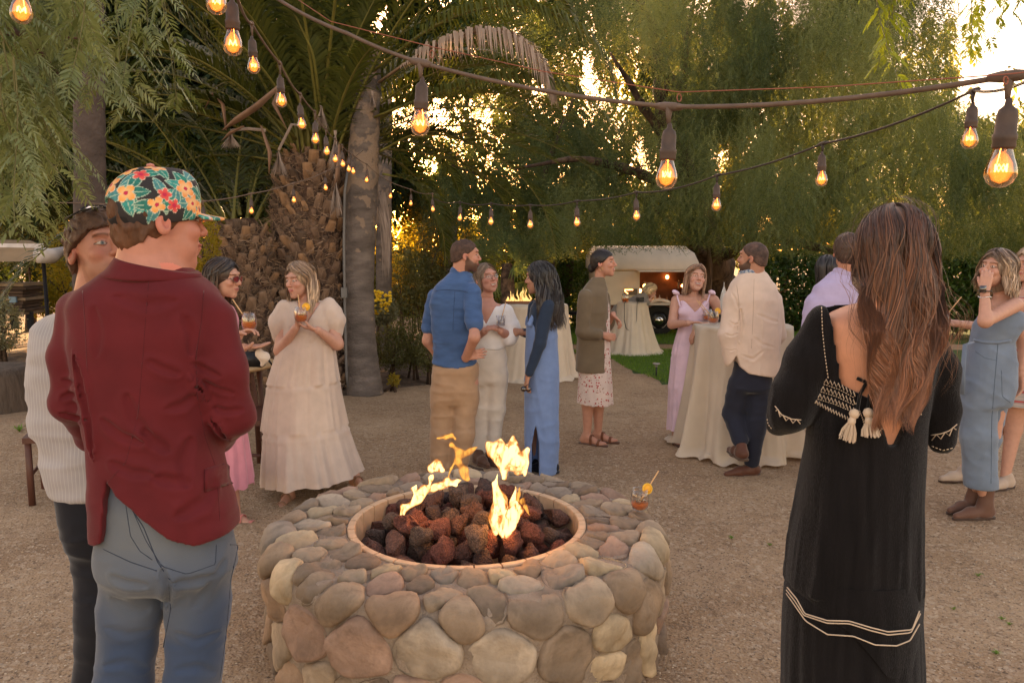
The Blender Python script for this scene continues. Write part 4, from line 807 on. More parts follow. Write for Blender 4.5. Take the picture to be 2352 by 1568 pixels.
for a in [(640, 345, 412, 9.3, 26, (700, 290)), (738, 235, 300, 9.3, 18, None), (770, 300, 400, 9.3, 20, None), (770, 400, 505, 9.3, 18, None), (530, 300, 345, 9.0, 25, (610, 300)), (855, 210, 250, 9.5, 10, None), (725, 285, 330, 9.3, 10, None)]: broom(*a[:5], palm1, o1, a[5])
M_sheath = mat("dead_sheath", (.20, .12, .08), .85, .25, 8, .5, 40, stretch=(1, 1, .2))
def sheath(pts, Y, w_, parent, org):
    P = [W(x, y, Y) - org for x, y in pts]; b = MB(); n = len(P); ws = np.interp(np.linspace(0, 1, n), [0, .4, .8, 1], [.5, 1, .8, .1]) * w_; b.tube(P, ws, 10, flat=.35); b.build("dead_sheath", M_sheath, parent)
for pts, Y, w_ in [([(640, 200), (590, 245), (545, 275), (510, 300)], 8.8, .09), ([(600, 290), (620, 350), (618, 400)], 9.0, .06), ([(780, 330), (775, 400), (768, 430)], 9.3, .07), ([(560, 290), (530, 305), (508, 325)], 8.9, .05), ([(520, 300), (512, 240), (490, 215), (470, 250)], 8.9, .05), ([(650, 180), (630, 240), (660, 300)], 9.2, .07)]: sheath(pts, Y, w_, palm1, o1)
# smooth-trunked fan palm with peeling bark
def smoothpalm(pts, rs, label, Y, m, name="palm_tree"):
    P = np.array([W(x, y, Y) for x, y in pts]); base = P[0].copy(); base[2] = gz(base[0], Y); P[0] = base; t = thing(name, label, "palm tree", base); n = 60; u = np.linspace(0, 1, n); uu = np.linspace(0, 1, len(P)); Q = np.stack([np.interp(u, uu, P[:, i]) for i in range(3)], 1); r = np.interp(u, uu, rs) * (1 + .012 * np.sin(u * 170)) * (1 + .02 * trg.standard_normal(n)); b = MB(); b.tube(Q - base, r, 30); b.build("trunk", m, t); return t, base
M_smooth = mat("smooth_palm_bark", (.15, .12, .105), .85, .2, 5, .9, 30, col2=(.10, .08, .07), c2s=2.2, stretch=(1, 1, 3), bd=.02)
def peel(m, c, z0, z1):
    N = m.node_tree.nodes; L = m.node_tree.links; tc = N.new("ShaderNodeTexCoord"); n = N.new("ShaderNodeTexNoise"); n.inputs["Scale"].default_value = 6; n.inputs["Detail"].default_value = 5; L.new(tc.outputs["Object"], n.inputs[0]); sp = N.new("ShaderNodeSeparateXYZ"); L.new(tc.outputs["Object"], sp.inputs[0])
    mr = N.new("ShaderNodeMapRange"); mr.inputs[1].default_value = z0; mr.inputs[2].default_value = z1; mr.inputs[3].default_value = -.12; mr.inputs[4].default_value = .06; L.new(sp.outputs[2], mr.inputs[0]); ad = N.new("ShaderNodeMath"); L.new(n.outputs[0], ad.inputs[0]); L.new(mr.outputs[0], ad.inputs[1])
    gt = N.new("ShaderNodeMapRange"); gt.inputs[1].default_value = .56; gt.inputs[2].default_value = .60; L.new(ad.outputs[0], gt.inputs[0]); b = N["Principled BSDF"]; old = b.inputs["Base Color"].links[0].from_socket; mx = N.new("ShaderNodeMix"); mx.data_type = 'RGBA'; L.new(gt.outputs[0], mx.inputs[0]); L.new(old, mx.inputs[6]); mx.inputs[7].default_value = (*c, 1); L.new(mx.outputs[2], b.inputs["Base Color"])
peel(M_smooth, (.24, .175, .13), 1.2, 2.6)
wp, wo = smoothpalm([(838, 892), (836, 860), (828, 780), (824, 640), (832, 420), (838, 300), (845, 180), (850, 100)], [.235, .20, .185, .18, .19, .175, .15, .13], "slim smooth trunked palm with pale peeling bark beside a grey pipe", 9.7, M_smooth)
b = MB()
for i in range(240):
    x = 870 + 14 * random.random(); y = 440 + 60 * random.random(); yj = 9.75 + .3 * random.random(); p = W(x, y, yj) - wo; e = W(x + 6 + 10 * random.random(), y + 60 + 100 * random.random(), yj + .1 * random.random()) - wo; w_ = np.array([.006, 0, 0]); b.add([p - w_, p + w_, (p + e) / 2 + w_ + [.02, 0, 0], (p + e) / 2 - w_ + [.02, 0, 0], e], [[0, 1, 2, 3]], [[3, 2, 4]])
b.build("dead_skirt", M_broom, wp, False, kind="stuff")
M_col = mat("dark_palm_bark", (.07, .052, .045), .9, .25, 6, .9, 30, bd=.02)
smoothpalm([(205, 1050), (206, 700), (207, 450), (205, 200), (203, -60)], [.15, .13, .125, .12, .11], "dark straight palm trunk behind the pepper sprays at upper left", 6.8, M_col)
for px, Y, y0, y1, r, lb in ((1032, 19, 730, 520, .16, "ringed palm trunk behind the blue shirted man's shoulder"), (1068, 20, 740, 560, .13, "second ringed palm trunk right beside the man's head"), (880, 15, 740, 150, .14, "thin palm trunk half hidden behind the smooth one")):
    smoothpalm([(px, y0), (px + 2, (y0 + y1) // 2), (px + 3, y1)], [r * 1.1, r, r], lb, Y, M_smooth)
# low fan palm
M_fan = leafmat("fan_leaf", (.06, .09, .025), (.15, .19, .06), .4)
fp0 = W(1168, 740, 15.5); fp0[2] = gz(0, 15.5); fp = thing("fan_palm", "low fan palm with broad pleated leaves behind the laughing old woman", "palm tree", fp0)
b = MB(); b.tube([[0, 0, 0], W(1166, 650, 15.5) - fp0, W(1164, 605, 15.5) - fp0], [.16, .14, .10], 14); b.build("trunk", M_trk, fp)
def fan(c, nrm, up, r, parent, org, rg, m=None):
    c = np.asarray(c, float); nrm = unit(nrm); up = unit(np.asarray(up) - nrm * (np.asarray(up) @ nrm)); sd = np.cross(up, nrm); V = []; T = []; C = []
    for k in range(26):
        a = R(-125 + 250 * k / 25); d = up * math.cos(a) + sd * math.sin(a); l_ = r * (.8 + .2 * math.cos(a * .6)) * (.9 + .15 * rg.random()); pw = np.cross(d, nrm) * r * .045; dr = np.array([0, 0, -.16 * r])
        i = len(V); V += [c, c + d * l_ * .6 + pw + nrm * .01 * (-1) ** k, c + d * l_ * .6 - pw, c + d * l_ + dr]; T += [[i, i + 1, i + 2], [i + 2, i + 1, i + 3]]; C += [np.clip(.5 + .25 * rg.standard_normal(), 0, 1)] * 4
    o = link("fan_leaf", mesh("fan_leaf", np.array(V) - org, None, T, m or M_fan, False, np.array(C)[:, None] * np.ones(3)), parent)
    b = MB(); cr = W(1164, 612, 15.5); b.tube([cr - org, (cr + c) / 2 - org + [0, 0, .06], c - org], [.018, .014, .01], 5); b.build("stalk", M_rach, o)
fr_ = np.random.default_rng(4)
for px, py, up in [(1115, 575, (-.5, 0, 1)), (1160, 560, (0, 0, 1)), (1205, 575, (.5, 0, 1)), (1105, 625, (-1, 0, -.1)), (1135, 640, (-.6, 0, -.8)), (1205, 645, (.8, 0, -.7)), (1185, 600, (1, 0, .2)), (1140, 600, (-.5, 0, .5)), (1228, 610, (1, 0, .1)), (1090, 590, (-1, 0, .4))]:
    fan(W(px, py, 15.3 + .5 * random.random()), (.2 * random.random(), -1, .5), up, .42, fp, fp0, fr_)
# ================================================================ near pepper sprays at the upper left
def spray(parent, org, root, L_, rg, lean=(0, 0), m=None, leafL=.11, stepl=.045, thick=.0022):
    V = []; T = []; C = []; root = np.asarray(root, float); ph = rg.random() * 6
    def sp(t): return root + np.array([lean[0] * t * t + .03 * L_ * math.sin(t * 4 + ph), lean[1] * t * t + .03 * L_ * math.cos(t * 3 + ph), -L_ * t * (1 - .08 * abs(lean[0]))])
    n = max(int(L_ / stepl), 3); cb = .5 + .25 * rg.standard_normal(); b = MB(); b.tube(np.array([sp(t) for t in np.linspace(0, 1, 9)]) - org, np.linspace(thick, .0008, 9), 5)
    for k in range(n):
        t = (k + .5) / n; p = sp(t); az = (0 if k % 2 else math.pi) + rg.standard_normal() * .8; ll = leafL * (.7 + .5 * rg.random()) * (1 - .3 * t); d = unit([math.cos(az), math.sin(az) * .8, -.5 - .6 * rg.random()]); nrm = unit(np.cross(d, [math.sin(az), -math.cos(az), 0]) + rg.standard_normal(3) * .35); sd = unit(np.cross(d, nrm)); nl = 9
        q0 = None
        for j in range(nl + 1):
            u = (j + .5) / (nl + .5); c = p + d * ll * u + np.array([0, 0, -ll * .35 * u * u]); dd = unit(d + [0, 0, -.7 * u])
            if q0 is not None: i = len(V); V += [q0 - sd * .0008, q0 + sd * .0008, c]; T.append([i, i + 1, i + 2]); C += [cb] * 3
            q0 = c
            for s in ((-1, 1) if j < nl else (0,)):
                q = unit(sd * s + dd * .75 + rg.standard_normal(3) * .1); l2 = .034 * (1 - .3 * u) * (.8 + .4 * rg.random()); w_ = unit(np.cross(q, nrm)) * l2 * .11; i = len(V); g_ = nrm * l2 * .05
                cc = np.clip(cb + .12 * rg.standard_normal(), 0, 1); V += [c, c + q * l2 * .35 + w_ + g_, c + q * l2 * .35 - w_ + g_, c + q * l2 * .7 + w_ * .8 - [0, 0, l2 * .1], c + q * l2 * .7 - w_ * .8 - [0, 0, l2 * .1], c + q * l2 - [0, 0, l2 * .22]]; T += [[i, i + 2, i + 1], [i + 1, i + 2, i + 4], [i + 1, i + 4, i + 3], [i + 3, i + 4, i + 5]]; C += [cc] * 6
    return np.array(V) - org, np.array(T), np.array(C), b
M_near = leafmat("near_pepper_leaf", (.10, .13, .05), (.27, .31, .16), .3, (1.8, 1.7, .8)); M_twig = mat("green_twig", (.14, .13, .05), .7, .15); M_twb = mat("brown_twig", (.12, .065, .045), .8, .2)
def sprays(name, label, roots, Lr, leanr, seed, org, leafL=.11, m=None):
    rg = np.random.default_rng(seed); t = thing(name, label, "branch", org); VV = []; TT = []; CC = []; sb = MB(); n0 = 0
    for r_ in roots:
        V, T, C, b = spray(t, org, r_, Lr[0] + rg.random() * (Lr[1] - Lr[0]), rg, (leanr[0] + leanr[1] * rg.standard_normal(), .1 * rg.standard_normal()), leafL=leafL)
        VV.append(V); TT.append(T + n0); n0 += len(V); CC.append(C); [sb.add(v, q, None) for v, q in zip(b.v, b.q)]
    link("leaflets", mesh("leaflets", np.concatenate(VV), None, np.concatenate(TT), m or M_near, False, np.concatenate(CC)[:, None] * np.ones(3)), t, kind="stuff"); link("twigs", mesh("twigs", np.concatenate(sb.v), np.concatenate(sb.q), None, M_twig), t); return t
nr = np.random.default_rng(8); roots = []
for i in range(88):
    Y = 1.9 + 1.3 * nr.random(); px = -120 + 310 * nr.random(); roots.append(W(px, -120 - 60 * nr.random() + (px > 120) * -30, Y))
for i in range(58): Y = 1.9 + 1.2 * nr.random(); roots.append(W(-100 + 230 * nr.random(), 40 + 130 * nr.random(), Y))
nb_ = sprays("pepper_branch", "thick curtain of weeping pepper leaves hanging at the upper left", roots, (.26, .46), (.03, .05), 5, W(60, -120, 2.4))
b = MB()
for a in [(-60, -100, 260, -150), (-80, 20, 200, -80), (-60, 90, 190, 90), (-100, -150, 60, 40), (20, 60, 150, 190)]: b.tube([W(a[0], a[1], 2.4) - np.array(nb_.location), W((a[0] + a[2]) / 2, (a[1] + a[3]) / 2 - 15, 2.4) - np.array(nb_.location), W(a[2], a[3], 2.4) - np.array(nb_.location)], [.008, .006, .003], 6)
b.build("bough", M_twb, nb_)
sprays("pepper_branch", "two loose pepper sprays dangling left of the nearest bulb pair", [W(318, -90, 2.4), W(335, -70, 2.6), W(350, -110, 2.5), W(250, -60, 2.5), W(295, -100, 2.6), W(372, -110, 2.6)], (.32, .44), (0, .03), 6, W(320, -90, 2.4))
M_lime = leafmat("lime_pepper_leaf", (.13, .18, .02), (.26, .32, .04), .5)
sprays("pepper_branch", "thin lime green sprays hanging from the top edge right of centre", [W(2050, -80, 2.8), W(2020, -60, 2.8), W(2075, -90, 2.8)], (.25, .4), (-.05, .05), 7, W(2050, -80, 2.8), .08, M_lime)
sprays("pepper_branch", "fine pepper sprays hanging in the bright sky at the upper right corner", [W(2240 + 22 * i, -70, 3.0 + .1 * i) for i in range(7)], (.15, .34), (-.12, .1), 9, W(2300, -80, 3.0), .07, M_lime)
# ================================================================ PEOPLE: toolkit
def skinmat(name):
    m = mat(name, (1, 1, 1), .5, .05, 40, .12, 300, spec=.4, attr=True); return m
M_skin = skinmat("skin")
def facing(yaw): return np.array([math.sin(yaw), -math.cos(yaw), 0])
def bsph(f, c, r): f.bs = (np.asarray(c, float), r); return f
def cn(a, b, ra, rb, flat=None):
    a = np.asarray(a, float); b = np.asarray(b, float); return bsph(cone(a, b, ra, rb, flat), (a + b) / 2, np.linalg.norm(b - a) / 2 + max(ra, rb))
def near(fs, lo, hi):
    o = []
    for g in fs:
        h = g[0] if isinstance(g, tuple) else g
        if hasattr(h, 'bs'):
            c, r = h.bs; d = np.linalg.norm(np.maximum(np.maximum(lo - c, c - hi), 0))
            if d > r + .05: continue
        o.append(g)
    return o
def head_local(sex='m', mouth='closed', jaw=1.0):
    jw = (.058 if sex == 'm' else .051) * jaw
    fs = [ell((0, .004, .032), (.0745, .094, .083)), ell((0, -.028, -.028), (.060, .068, .075)), (ell((0, -.045, -.060), (jw, .048, .048)), .02), (ell((0, -.077, -.094), (.024, .020, .020)), .016),
          (ell((0, -.083, .040), (.052, .016, .014)), .012), (ell((.040, -.070, -.018), (.022, .022, .022)), .014), (ell((-.040, -.070, -.018), (.022, .022, .022)), .014),
          (cone((0, -.090, .026), (0, -.115, -.018), .0075, .0115), .008), (ell((.011, -.102, -.022), (.009, .011, .008)), .005), (ell((-.011, -.102, -.022), (.009, .011, .008)), .005), (cone((0, -.088, -.04), (0, -.092, -.062), .013, .014), .012)]
    op = .006 if mouth == 'closed' else (.009 if mouth == 'smile' else .013); wd = .023 if mouth == 'closed' else .029
    fs += [(ell((0, -.1015, -.050), (wd, .007, .0045)), .004), (ell((0, -.1005, -.053 - op), (wd * .8, .008, .0055)), .004)]
    sock = [ell((s * .032, -.100, .012), (.017, .013, .011)) for s in (1, -1)]; eye = [ell((s * .031, -.0800, .011), (.0125,) * 3) for s in (1, -1)]; lid = [ell((s * .031, -.081, .0175), (.0145, .013, .008)) for s in (1, -1)]
    ear = [(ell((s * .077, .010, -.002), (.011, .018, .030), roty(-.25 * s)), .004) for s in (1, -1)]; earc = [ell((s * .086, .006, .002), (.007, .009, .017)) for s in (1, -1)]
    base = union(fs, .02)
    def f(q):
        d = base(q)
        for g in sock: d = smax(d, -g(q), .012)
        for g in eye + lid: d = smin(d, g(q), .002)
        if mouth == 'laugh': d = smax(d, -ell((0, -.104, -.058), (.022, .012, .009))(q), .003)
        for g, k in ear: d = smin(d, g(q), k)
        for g in earc: d = smax(d, -g(q), .004)
        return d
    return f
def head_color(q, c, sp):
    """pigments of the face: brows, lips, eyes, stubble"""
    n = len(q); C = np.tile(np.array(c, float), (n, 1)); x, y, z = q.T; ax = np.abs(x); fr = (y < -.055)
    def put(m, col, a=1.0):
        m = np.clip(m, 0, 1)[:, None] * a; C[:] = C * (1 - m) + np.array(col) * m
    put(np.exp(-((ax - .042) ** 2 / .00035 + (z + .018) ** 2 / .0003)) * fr, np.array(c) * (1.05, .72, .68), .5)
    put(np.exp(-(x ** 2 / .00025 + (z + .02) ** 2 / .0002)) * (y < -.1), np.array(c) * (1.05, .75, .7), .5)
    put(np.exp(-((ax - .079) ** 2 / .0002 + (z) ** 2 / .0012)) * (y > -.02), np.array(c) * (1.08, .68, .62), .6)
    if sp.get('beard'):
        b, a = sp['beard']; bz = np.interp(y, [-.11, -.09, -.06, -.03, -.005], [-.036, -.042, -.038, -.018, .01]); put(np.clip((bz - z) / .012, 0, 1) * (y < .004) * (z > -.125), b, a)
    lz = -.0505; o_ = {'closed': .006, 'smile': .009, 'laugh': .013}[sp.get('mouth', 'closed')]; wd = .024 if sp.get('mouth', 'closed') == 'closed' else .030
    zc = z + (-.010 * (ax / wd) ** 2 if sp.get('mouth', 'closed') != 'closed' else 0); e = (x / wd) ** 2 + ((zc - lz + o_ / 2) / (.0065 + o_ * .55)) ** 2
    put(np.clip((1.15 - e) / .3, 0, 1) * (y < -.085), sp.get('lips', (.36, .11, .09)), .85)
    if sp.get('mouth') in ('smile', 'laugh'):
        e2 = (x / (wd * .8)) ** 2 + ((zc - lz + o_ * .42) / (o_ * .55)) ** 2; put((e2 < 1) * (y < -.07), (.62, .56, .50) if True else 0, .95)
        if sp['mouth'] == 'laugh': put((e2 < 1) * (y < -.07) * (zc < lz - o_ * .75), (.10, .02, .02), .9)
    else: put(np.exp(-((z - lz + .004) ** 2 / 1.2e-6)) * (ax < .022) * (y < -.085), (.12, .03, .03), .7)
    sq = sp.get('squint', 1.0); ez = z - .0115; ex = ax - .031
    eo = (ex / .0125) ** 2 + (ez / (.0055 * sq)) ** 2; put((eo < 1.7) * fr, (.05, .025, .02), .75); put((eo < 1.0) * fr, (.55, .50, .46), .9); put(((ex) ** 2 + ez ** 2 < .0052 ** 2) * (eo < 1) * fr, sp.get('iris', (.08, .05, .03)), .95); put(((ex) ** 2 + ez ** 2 < .0024 ** 2) * (eo < 1) * fr, (.01, .01, .01))
    bw = z - (.0335 + .004 * np.sin((ax - .012) / .036 * 3.14)); put(np.exp(-(bw ** 2 / 1.3e-5)) * (ax > .012) * (ax < .048) * fr, sp.get('brow', (.08, .045, .03)), .8)
    return C
class Fig:
    def __init__(s, label, px, Y, skin=(.42, .215, .145), res=1.0):
        s.Y = Y; s.s = pxm(Y); b = W(px, 784, Y); b[2] = 0.0 if Y < 6.8 else float(gz(b[0], Y)); s.o = b; s.e = thing("person", label, "person", b); s.sk = np.array(skin); s.res = 1.6 if Y > 4 else res; s.fs = []; s.fine = []; s.head_ = None; s.kn = 0
    def p(s, px, py, dy=0.0): return W(px, py, s.Y + dy)
    def sc(s, dy=0): return pxm(s.Y + dy)
    def limb(s, pts, flat=None):
        """pts (px, py, r_px, dy)"""
        o = []; P = [s.p(a, b, d) for a, b, r, d in pts]; r = [r / s.sc(d) for a, b, r, d in pts]
        for i in range(len(P) - 1): o.append(cn(P[i], P[i + 1], r[i], r[i + 1], flat))
        return o
    def loft(s, rows, p=2.3, rnd=.02):
        R_ = []
        for r in rows:
            py, xl, xr, b = r[:4]; dy = r[4] if len(r) > 4 else 0; a = s.p(xl, py, dy); c = s.p(xr, py, dy); R_.append(((a[2] + c[2]) / 2, (a[0] + c[0]) / 2, s.Y + dy, abs(c[0] - a[0]) / 2, b))
        return loftf(R_, p, rnd)
    def head(s, px, py, yaw, pitch=0, roll=0, size=1.0, dy=0, sex='m', neck=None, nr=None, **sp):
        c = s.p(px, py, dy); M = rotz(R(yaw)) @ rotx(R(-pitch)) @ roty(R(roll)); s.hc, s.hM, s.hs, s.sp = c, M, size, sp
        h = head_local(sex, sp.get('mouth', 'closed'), sp.get('jaw', 1.0)); M32 = M.astype(np.float32); c32 = c.astype(np.float32)
        s.fs.append((bsph(lambda P: h((P - c32) @ M32 / np.float32(size)) * size, c, .14 * size), .006))
        nr = nr or (.060 if sex == 'm' else .046); a = c + M @ np.array([0, .022, -.05]) * size
        if neck is not None: b = s.p(*neck); s.fs.append((cn(a, b, nr * .95 * size, nr * 1.08 * size), .018)); s.neckb = b
        s.fine.append((c - .15 * size, c + .15 * size, .0028 * s.res)); return s
    def skin_(s, fs, k=.012): s.fs += [(g, k) for g in fs]
    def hand(s, wrist, fwd, pal, side=1, curl=20, L=.18, spread=6, thumb=40, curls=None, wr=.026):
        """wrist world point; fwd = direction to the knuckles, pal = palm normal, side = +1 thumb towards cross(fwd,pal)"""
        w_ = np.asarray(wrist, float); f = unit(fwd); n = unit(np.asarray(pal, float) - f * (np.asarray(pal, float) @ f)); t = np.cross(f, n) * side; k = L / .18; o = []
        o.append(cn(w_, w_ + f * .03 * k, wr * k, .028 * k, (n, .62)))
        for j, (u, ln) in enumerate(((.026, .074), (.009, .082), (-.008, .077), (-.024, .062))):
            kn = w_ + f * (.090 - .004 * abs(j - 1)) * k + t * u * k; o.append(cn(w_ + f * .02 * k + t * u * .6 * k, kn, .016 * k, .0125 * k, (n, .75)))
            nn = n; cu = R(curls[j] if curls else curl); d = unit(f + t * math.tan(R(spread)) * (1.2 - j) * .6); p = kn; r = .0088 * k
            for q, (fr_, cf) in enumerate(((.45, .7), (.3, 1.1), (.25, .8))):
                ang = cu * cf; nn = unit(nn - d * (nn @ d)); d, nn = unit(d * math.cos(ang) + nn * math.sin(ang)), unit(nn * math.cos(ang) - d * math.sin(ang)); e = p + d * ln * fr_ * k; o.append(cn(p, e, r, r * .9)); p = e; r *= .9
        tb = w_ + f * .025 * k + t * .022 * k; d = unit(f * math.cos(R(thumb)) + t * math.sin(R(thumb)) + n * .35); m_ = tb + d * .042 * k; d2 = unit(d + n * .5 + f * .25); o += [cn(tb, m_, .014 * k, .011 * k), cn(m_, m_ + d2 * .036 * k, .0108 * k, .0085 * k)]
        s.fs += [(g, .0045) for g in o]; A = np.array([g.bs[0] for g in o]); s.fine.append((A.min(0) - .045, A.max(0) + .045, .0034 * s.res)); return s
    def foot(s, ank, yaw, L=.245, pitch=0):
        a = np.asarray(ank, float); M = rotz(R(yaw)) @ rotx(R(pitch)); g = lambda x, y, z: a + M @ np.array([x, y, z]) * (L / .25)
        # ankle height 0.085 above the sole
        o = [cn(g(0, 0, 0), g(0, .035, -.055), .036, .030), cn(g(0, 0, -.02), g(.0, -.10, -.060), .036, .024), cn(g(.012, -.10, -.064), g(.018, -.165, -.070), .021, .013), cn(g(-.016, -.09, -.066), g(-.022, -.140, -.072), .018, .011), cn(g(0, .03, -.06), g(0, -.10, -.066), .026, .022)]
        for i, x in enumerate((.022, .006, -.008, -.020)): o.append(cn(g(x, -.13, -.070), g(x, -.185 + .014 * i, -.074), .0105, .009))
        s.fs += [(q, .008) for q in o]; return o, g
    def body(s, lo=None, hi=None, h=.014):
        """one continuous skin mesh; finer cells round the head and hands"""
        cs = np.array([g[0].bs[0] for g in s.fs]); rs = np.array([g[0].bs[1] for g in s.fs])[:, None]; lo = (cs - rs).min(0) - .02; hi = (cs + rs).max(0) + .02
        VV = []; QQ = []; n0 = 0; parts = [(lo, hi, h, False)] + [(a, b, r, True) for a, b, r in s.fine]
        for a, b, r, fine in parts:
            fs = near(s.fs, a, b)
            if not fs: continue
            fs = [(fs[0][0])] + fs[1:]; u = union(fs, .01)
            if fine: g = u
            else:
                bx = [boxf(x + .011, y - .011) for x, y, _ in s.fine]
                def g(P, u=u, bx=bx):
                    d = u(P)
                    for q in bx: d = np.maximum(d, -q(P))
                    return d
            V, Q = surf(g, a, b, r)
            if len(V): VV.append(V); QQ.append(Q + n0); n0 += len(V)
        V = np.concatenate(VV); Q = np.concatenate(QQ); C = np.tile(s.sk, (len(V), 1))
        if s.head_ is None and hasattr(s, 'hc'):
            q = (V - s.hc) @ s.hM / s.hs; m = np.linalg.norm(q, axis=1) < .15; C[m] = head_color(q[m], s.sk, s.sp)
        link("body", mesh("body", V - s.o, Q, None, M_skin, True, C), s.e); return s
    def cloth(s, name, fs, m, h=.009, k=.03, fold=None, cut=None, pad=.03, colorf=None, **kw):
        u = fs if callable(fs) else union(fs, k)
        def f(P):
            d = u(P)
            if fold is not None: d = d - fold(P)
            if cut is not None: d = np.maximum(d, cut(P))
            return d
        V, Q = surf(f, *s.bb, h * min(s.res, 1.2)); o = link(name, mesh(name, V - s.o, Q, None, m, True, None if colorf is None else colorf(V)), s.e, **kw); o_f = f; s.last = f; return o
    def box(s, x0, y0, x1, y1, d=.35, dy=0):
        a, b = s.p(x0, y1, dy), s.p(x1, y0, dy); s.bb = (np.array([a[0] - .02, s.Y + dy - d, a[2] - .05]), np.array([b[0] + .02, s.Y + dy + d, b[2] + .05])); s.bb[0][2] = max(s.bb[0][2], s.o[2] - .02); return s
    def trace(s, pts, f=None, off=.0):
        """surface points of the last garment seen along these photo pixels"""
        f = f or s.last; A = np.array([s.p(x, y, -.5) for x, y in pts], np.float32); d = A - np.array([0, 0, CAMH], np.float32); d /= np.linalg.norm(d, axis=1)[:, None]; P = A.copy()
        for _ in range(60): P = P + d * (np.clip(f(P), -.1, .05) * .6)[:, None]
        s.okp = np.abs(f(P)) < .006
        if s.okp.any():
            good = np.where(s.okp)[0]; P = P[good[np.abs(np.arange(len(P))[:, None] - good[None]).argmin(1)]]
        return P.astype(float) - d * off
    def seam(s, name, pts, r, m, n=24, off=0.0, f=None, seg=5, parent=None, **kw):
        pts = np.array(pts, float); u = np.linspace(0, len(pts) - 1, n); q = np.stack([np.interp(u, np.arange(len(pts)), pts[:, i]) for i in (0, 1)], 1); P = s.trace(q, f, off); P = P[s.okp] if s.okp.sum() > 2 else P; b = MB(); b.tube(P - s.o, r, seg); return b.build(name, m, s.e, **kw)
    def hc_(s, x, y, z): return s.hc + s.hM @ (np.array([x, y, z], float) * s.hs)
    def short_hair(s, m, t=.010, front=.062, side=.018, nape=-.055, fade=0, seed=0, rough=.004):
        M = s.hM.astype(np.float32); c = s.hc.astype(np.float32); sz = s.hs; cr = ell((0, .006, .033), (.0755 + t, .095 + t, .084 + t * 1.2)); cr2 = ell((0, .03, -.02), (.064 + t, .066 + t, .07))
        def f(P):
            q = (P - c) @ M / sz; d = smin(cr(q), cr2(q), .02); z0 = np.interp(q[:, 1], [-.09, -.065, -.045, -.02, .0, .02, .04, .07, .1], [front, front - .008, front - .03, side, side - .012, side - .03, -.03, nape, nape]).astype(np.float32)
            d = smax(d, z0 - q[:, 2], .006) - rough * noise(q, (160, 60, 60), seed) - .5 * rough * noise(q, 60, seed); return d * sz
        return fobj("hair", f, s.hc - .16, s.hc + .16, .0032 * s.res, m, s.o, s.e)
    def long_hair(s, m, n=900, L=(.30, .36), gap=50, root=(.10, .06, .04), tip=(.2, .12, .08), wave=.012, wf=22, vol=.012, width=.005, part=0.0, spread=1.0, back=0.0, taper=.8, seed=0, seg=15, front_len=None, tint=.25, sideshift=0.0, cover=None, jit=.008, gapL=None, gapR=None, coh=.8, top=.0):
        rg = np.random.default_rng(seed); rx, ry, rz = .078 + vol, .098 + vol, .090 + vol; gl = gapL or gap; gr = gapR or gap
        az = np.where(rg.random(n) < .5, gr + (180 - gr) * rg.random(n), -(gl + (180 - gl) * rg.random(n))); sgn = np.sign(az); edge = np.clip((110 - np.abs(az)) / 60, 0, 1)
        Ls = L[0] + rg.random(n) * (L[1] - L[0]); 
        if front_len: Ls = Ls * (1 - edge) + edge * front_len * (.85 + .3 * rg.random(n))
        lay = (rg.random(n) - .6) * jit * 2; lr_ = rg.random(n); on_ = 4 + 52 * rg.random(n); arc = .165; VV = []; t = np.linspace(0, 1, seg); ph = rg.random(n) * 6.28; ph2 = rg.random(n) * 6.28 ; A = np.zeros((n, seg, 3)); start = 1 + 24 * rg.random(n) ** 1.6
        for j, tt in enumerate(t):
            sl_ = tt * Ls; al = np.minimum(start + sl_ / arc * 95, 97 + 0 * sl_); f0 = np.interp(np.abs(az), [80, 150], [.12, .85]); a0 = np.abs(az) * (f0 + (1 - f0) * np.clip((al - 8) / 66, 0, 1) ** .9) ; late = (lr_ < .5) & (np.abs(az) < 115); a0 = np.where(late, np.abs(az) * np.clip((al - on_) / (93 - on_), 0, 1) ** .9, a0); a_ = np.radians(a0) * sgn
            fall = np.maximum(sl_ - (97 - start) / 95 * arc, 0); al_ = np.radians(al); w_ = 1 + lay / .09; tp = 1 + (taper - 1) * np.clip(fall / .35, 0, 1)
            x = (rx * np.sin(al_) * np.sin(a_)) * w_ * tp * (1 + (spread - 1) * np.clip(fall / .2, 0, 1)); y = -(ry * np.sin(al_) * np.cos(a_)) * w_ * tp + back * np.clip(fall / .2, 0, 1) + .012 - .03 * edge * np.clip(1 - al / 75, 0, 1); z = rz * np.cos(al_) * w_ + .030 + top * np.clip(1 - al / 60, 0, 1) - fall
            x = x + part * np.clip(1 - al / 70, 0, 1) + sideshift * np.clip(fall / .3, 0, 1)
            am = wave * np.clip(sl_ / .18, 0, 1) ** 1.5; cl_ = 2.6 * noise(np.stack([az * .045, start * .05, az * 0], 1).astype(np.float32), 1.0, seed) + .35 * (ph - 3.1) * (1 - .6 * coh)
            x = x + am * np.sin(sl_ * wf * 1.0 + cl_ * 1.0 + .5 * np.sin(ph2)) * 1.0 + .18 * am * np.sin(sl_ * wf * 2.1 + ph2); y = y + am * .7 * np.cos(sl_ * wf + cl_ + .8)
            A[:, j] = np.stack([x, y, z], 1)
        if cover is not None: A = cover(A)
        T = np.gradient(A, axis=1); N_ = A * [1, 1, 0] - np.array([0, .012, 0]); N_[:, :, 2] = .03 * (A[:, :, 2] > 0) + np.clip(A[:, :, 2], 0, 1) * .8; N_ = N_ / (np.linalg.norm(N_, axis=2)[:, :, None] + 1e-9); S = np.cross(T, N_); S /= np.linalg.norm(S, axis=2)[:, :, None] + 1e-9
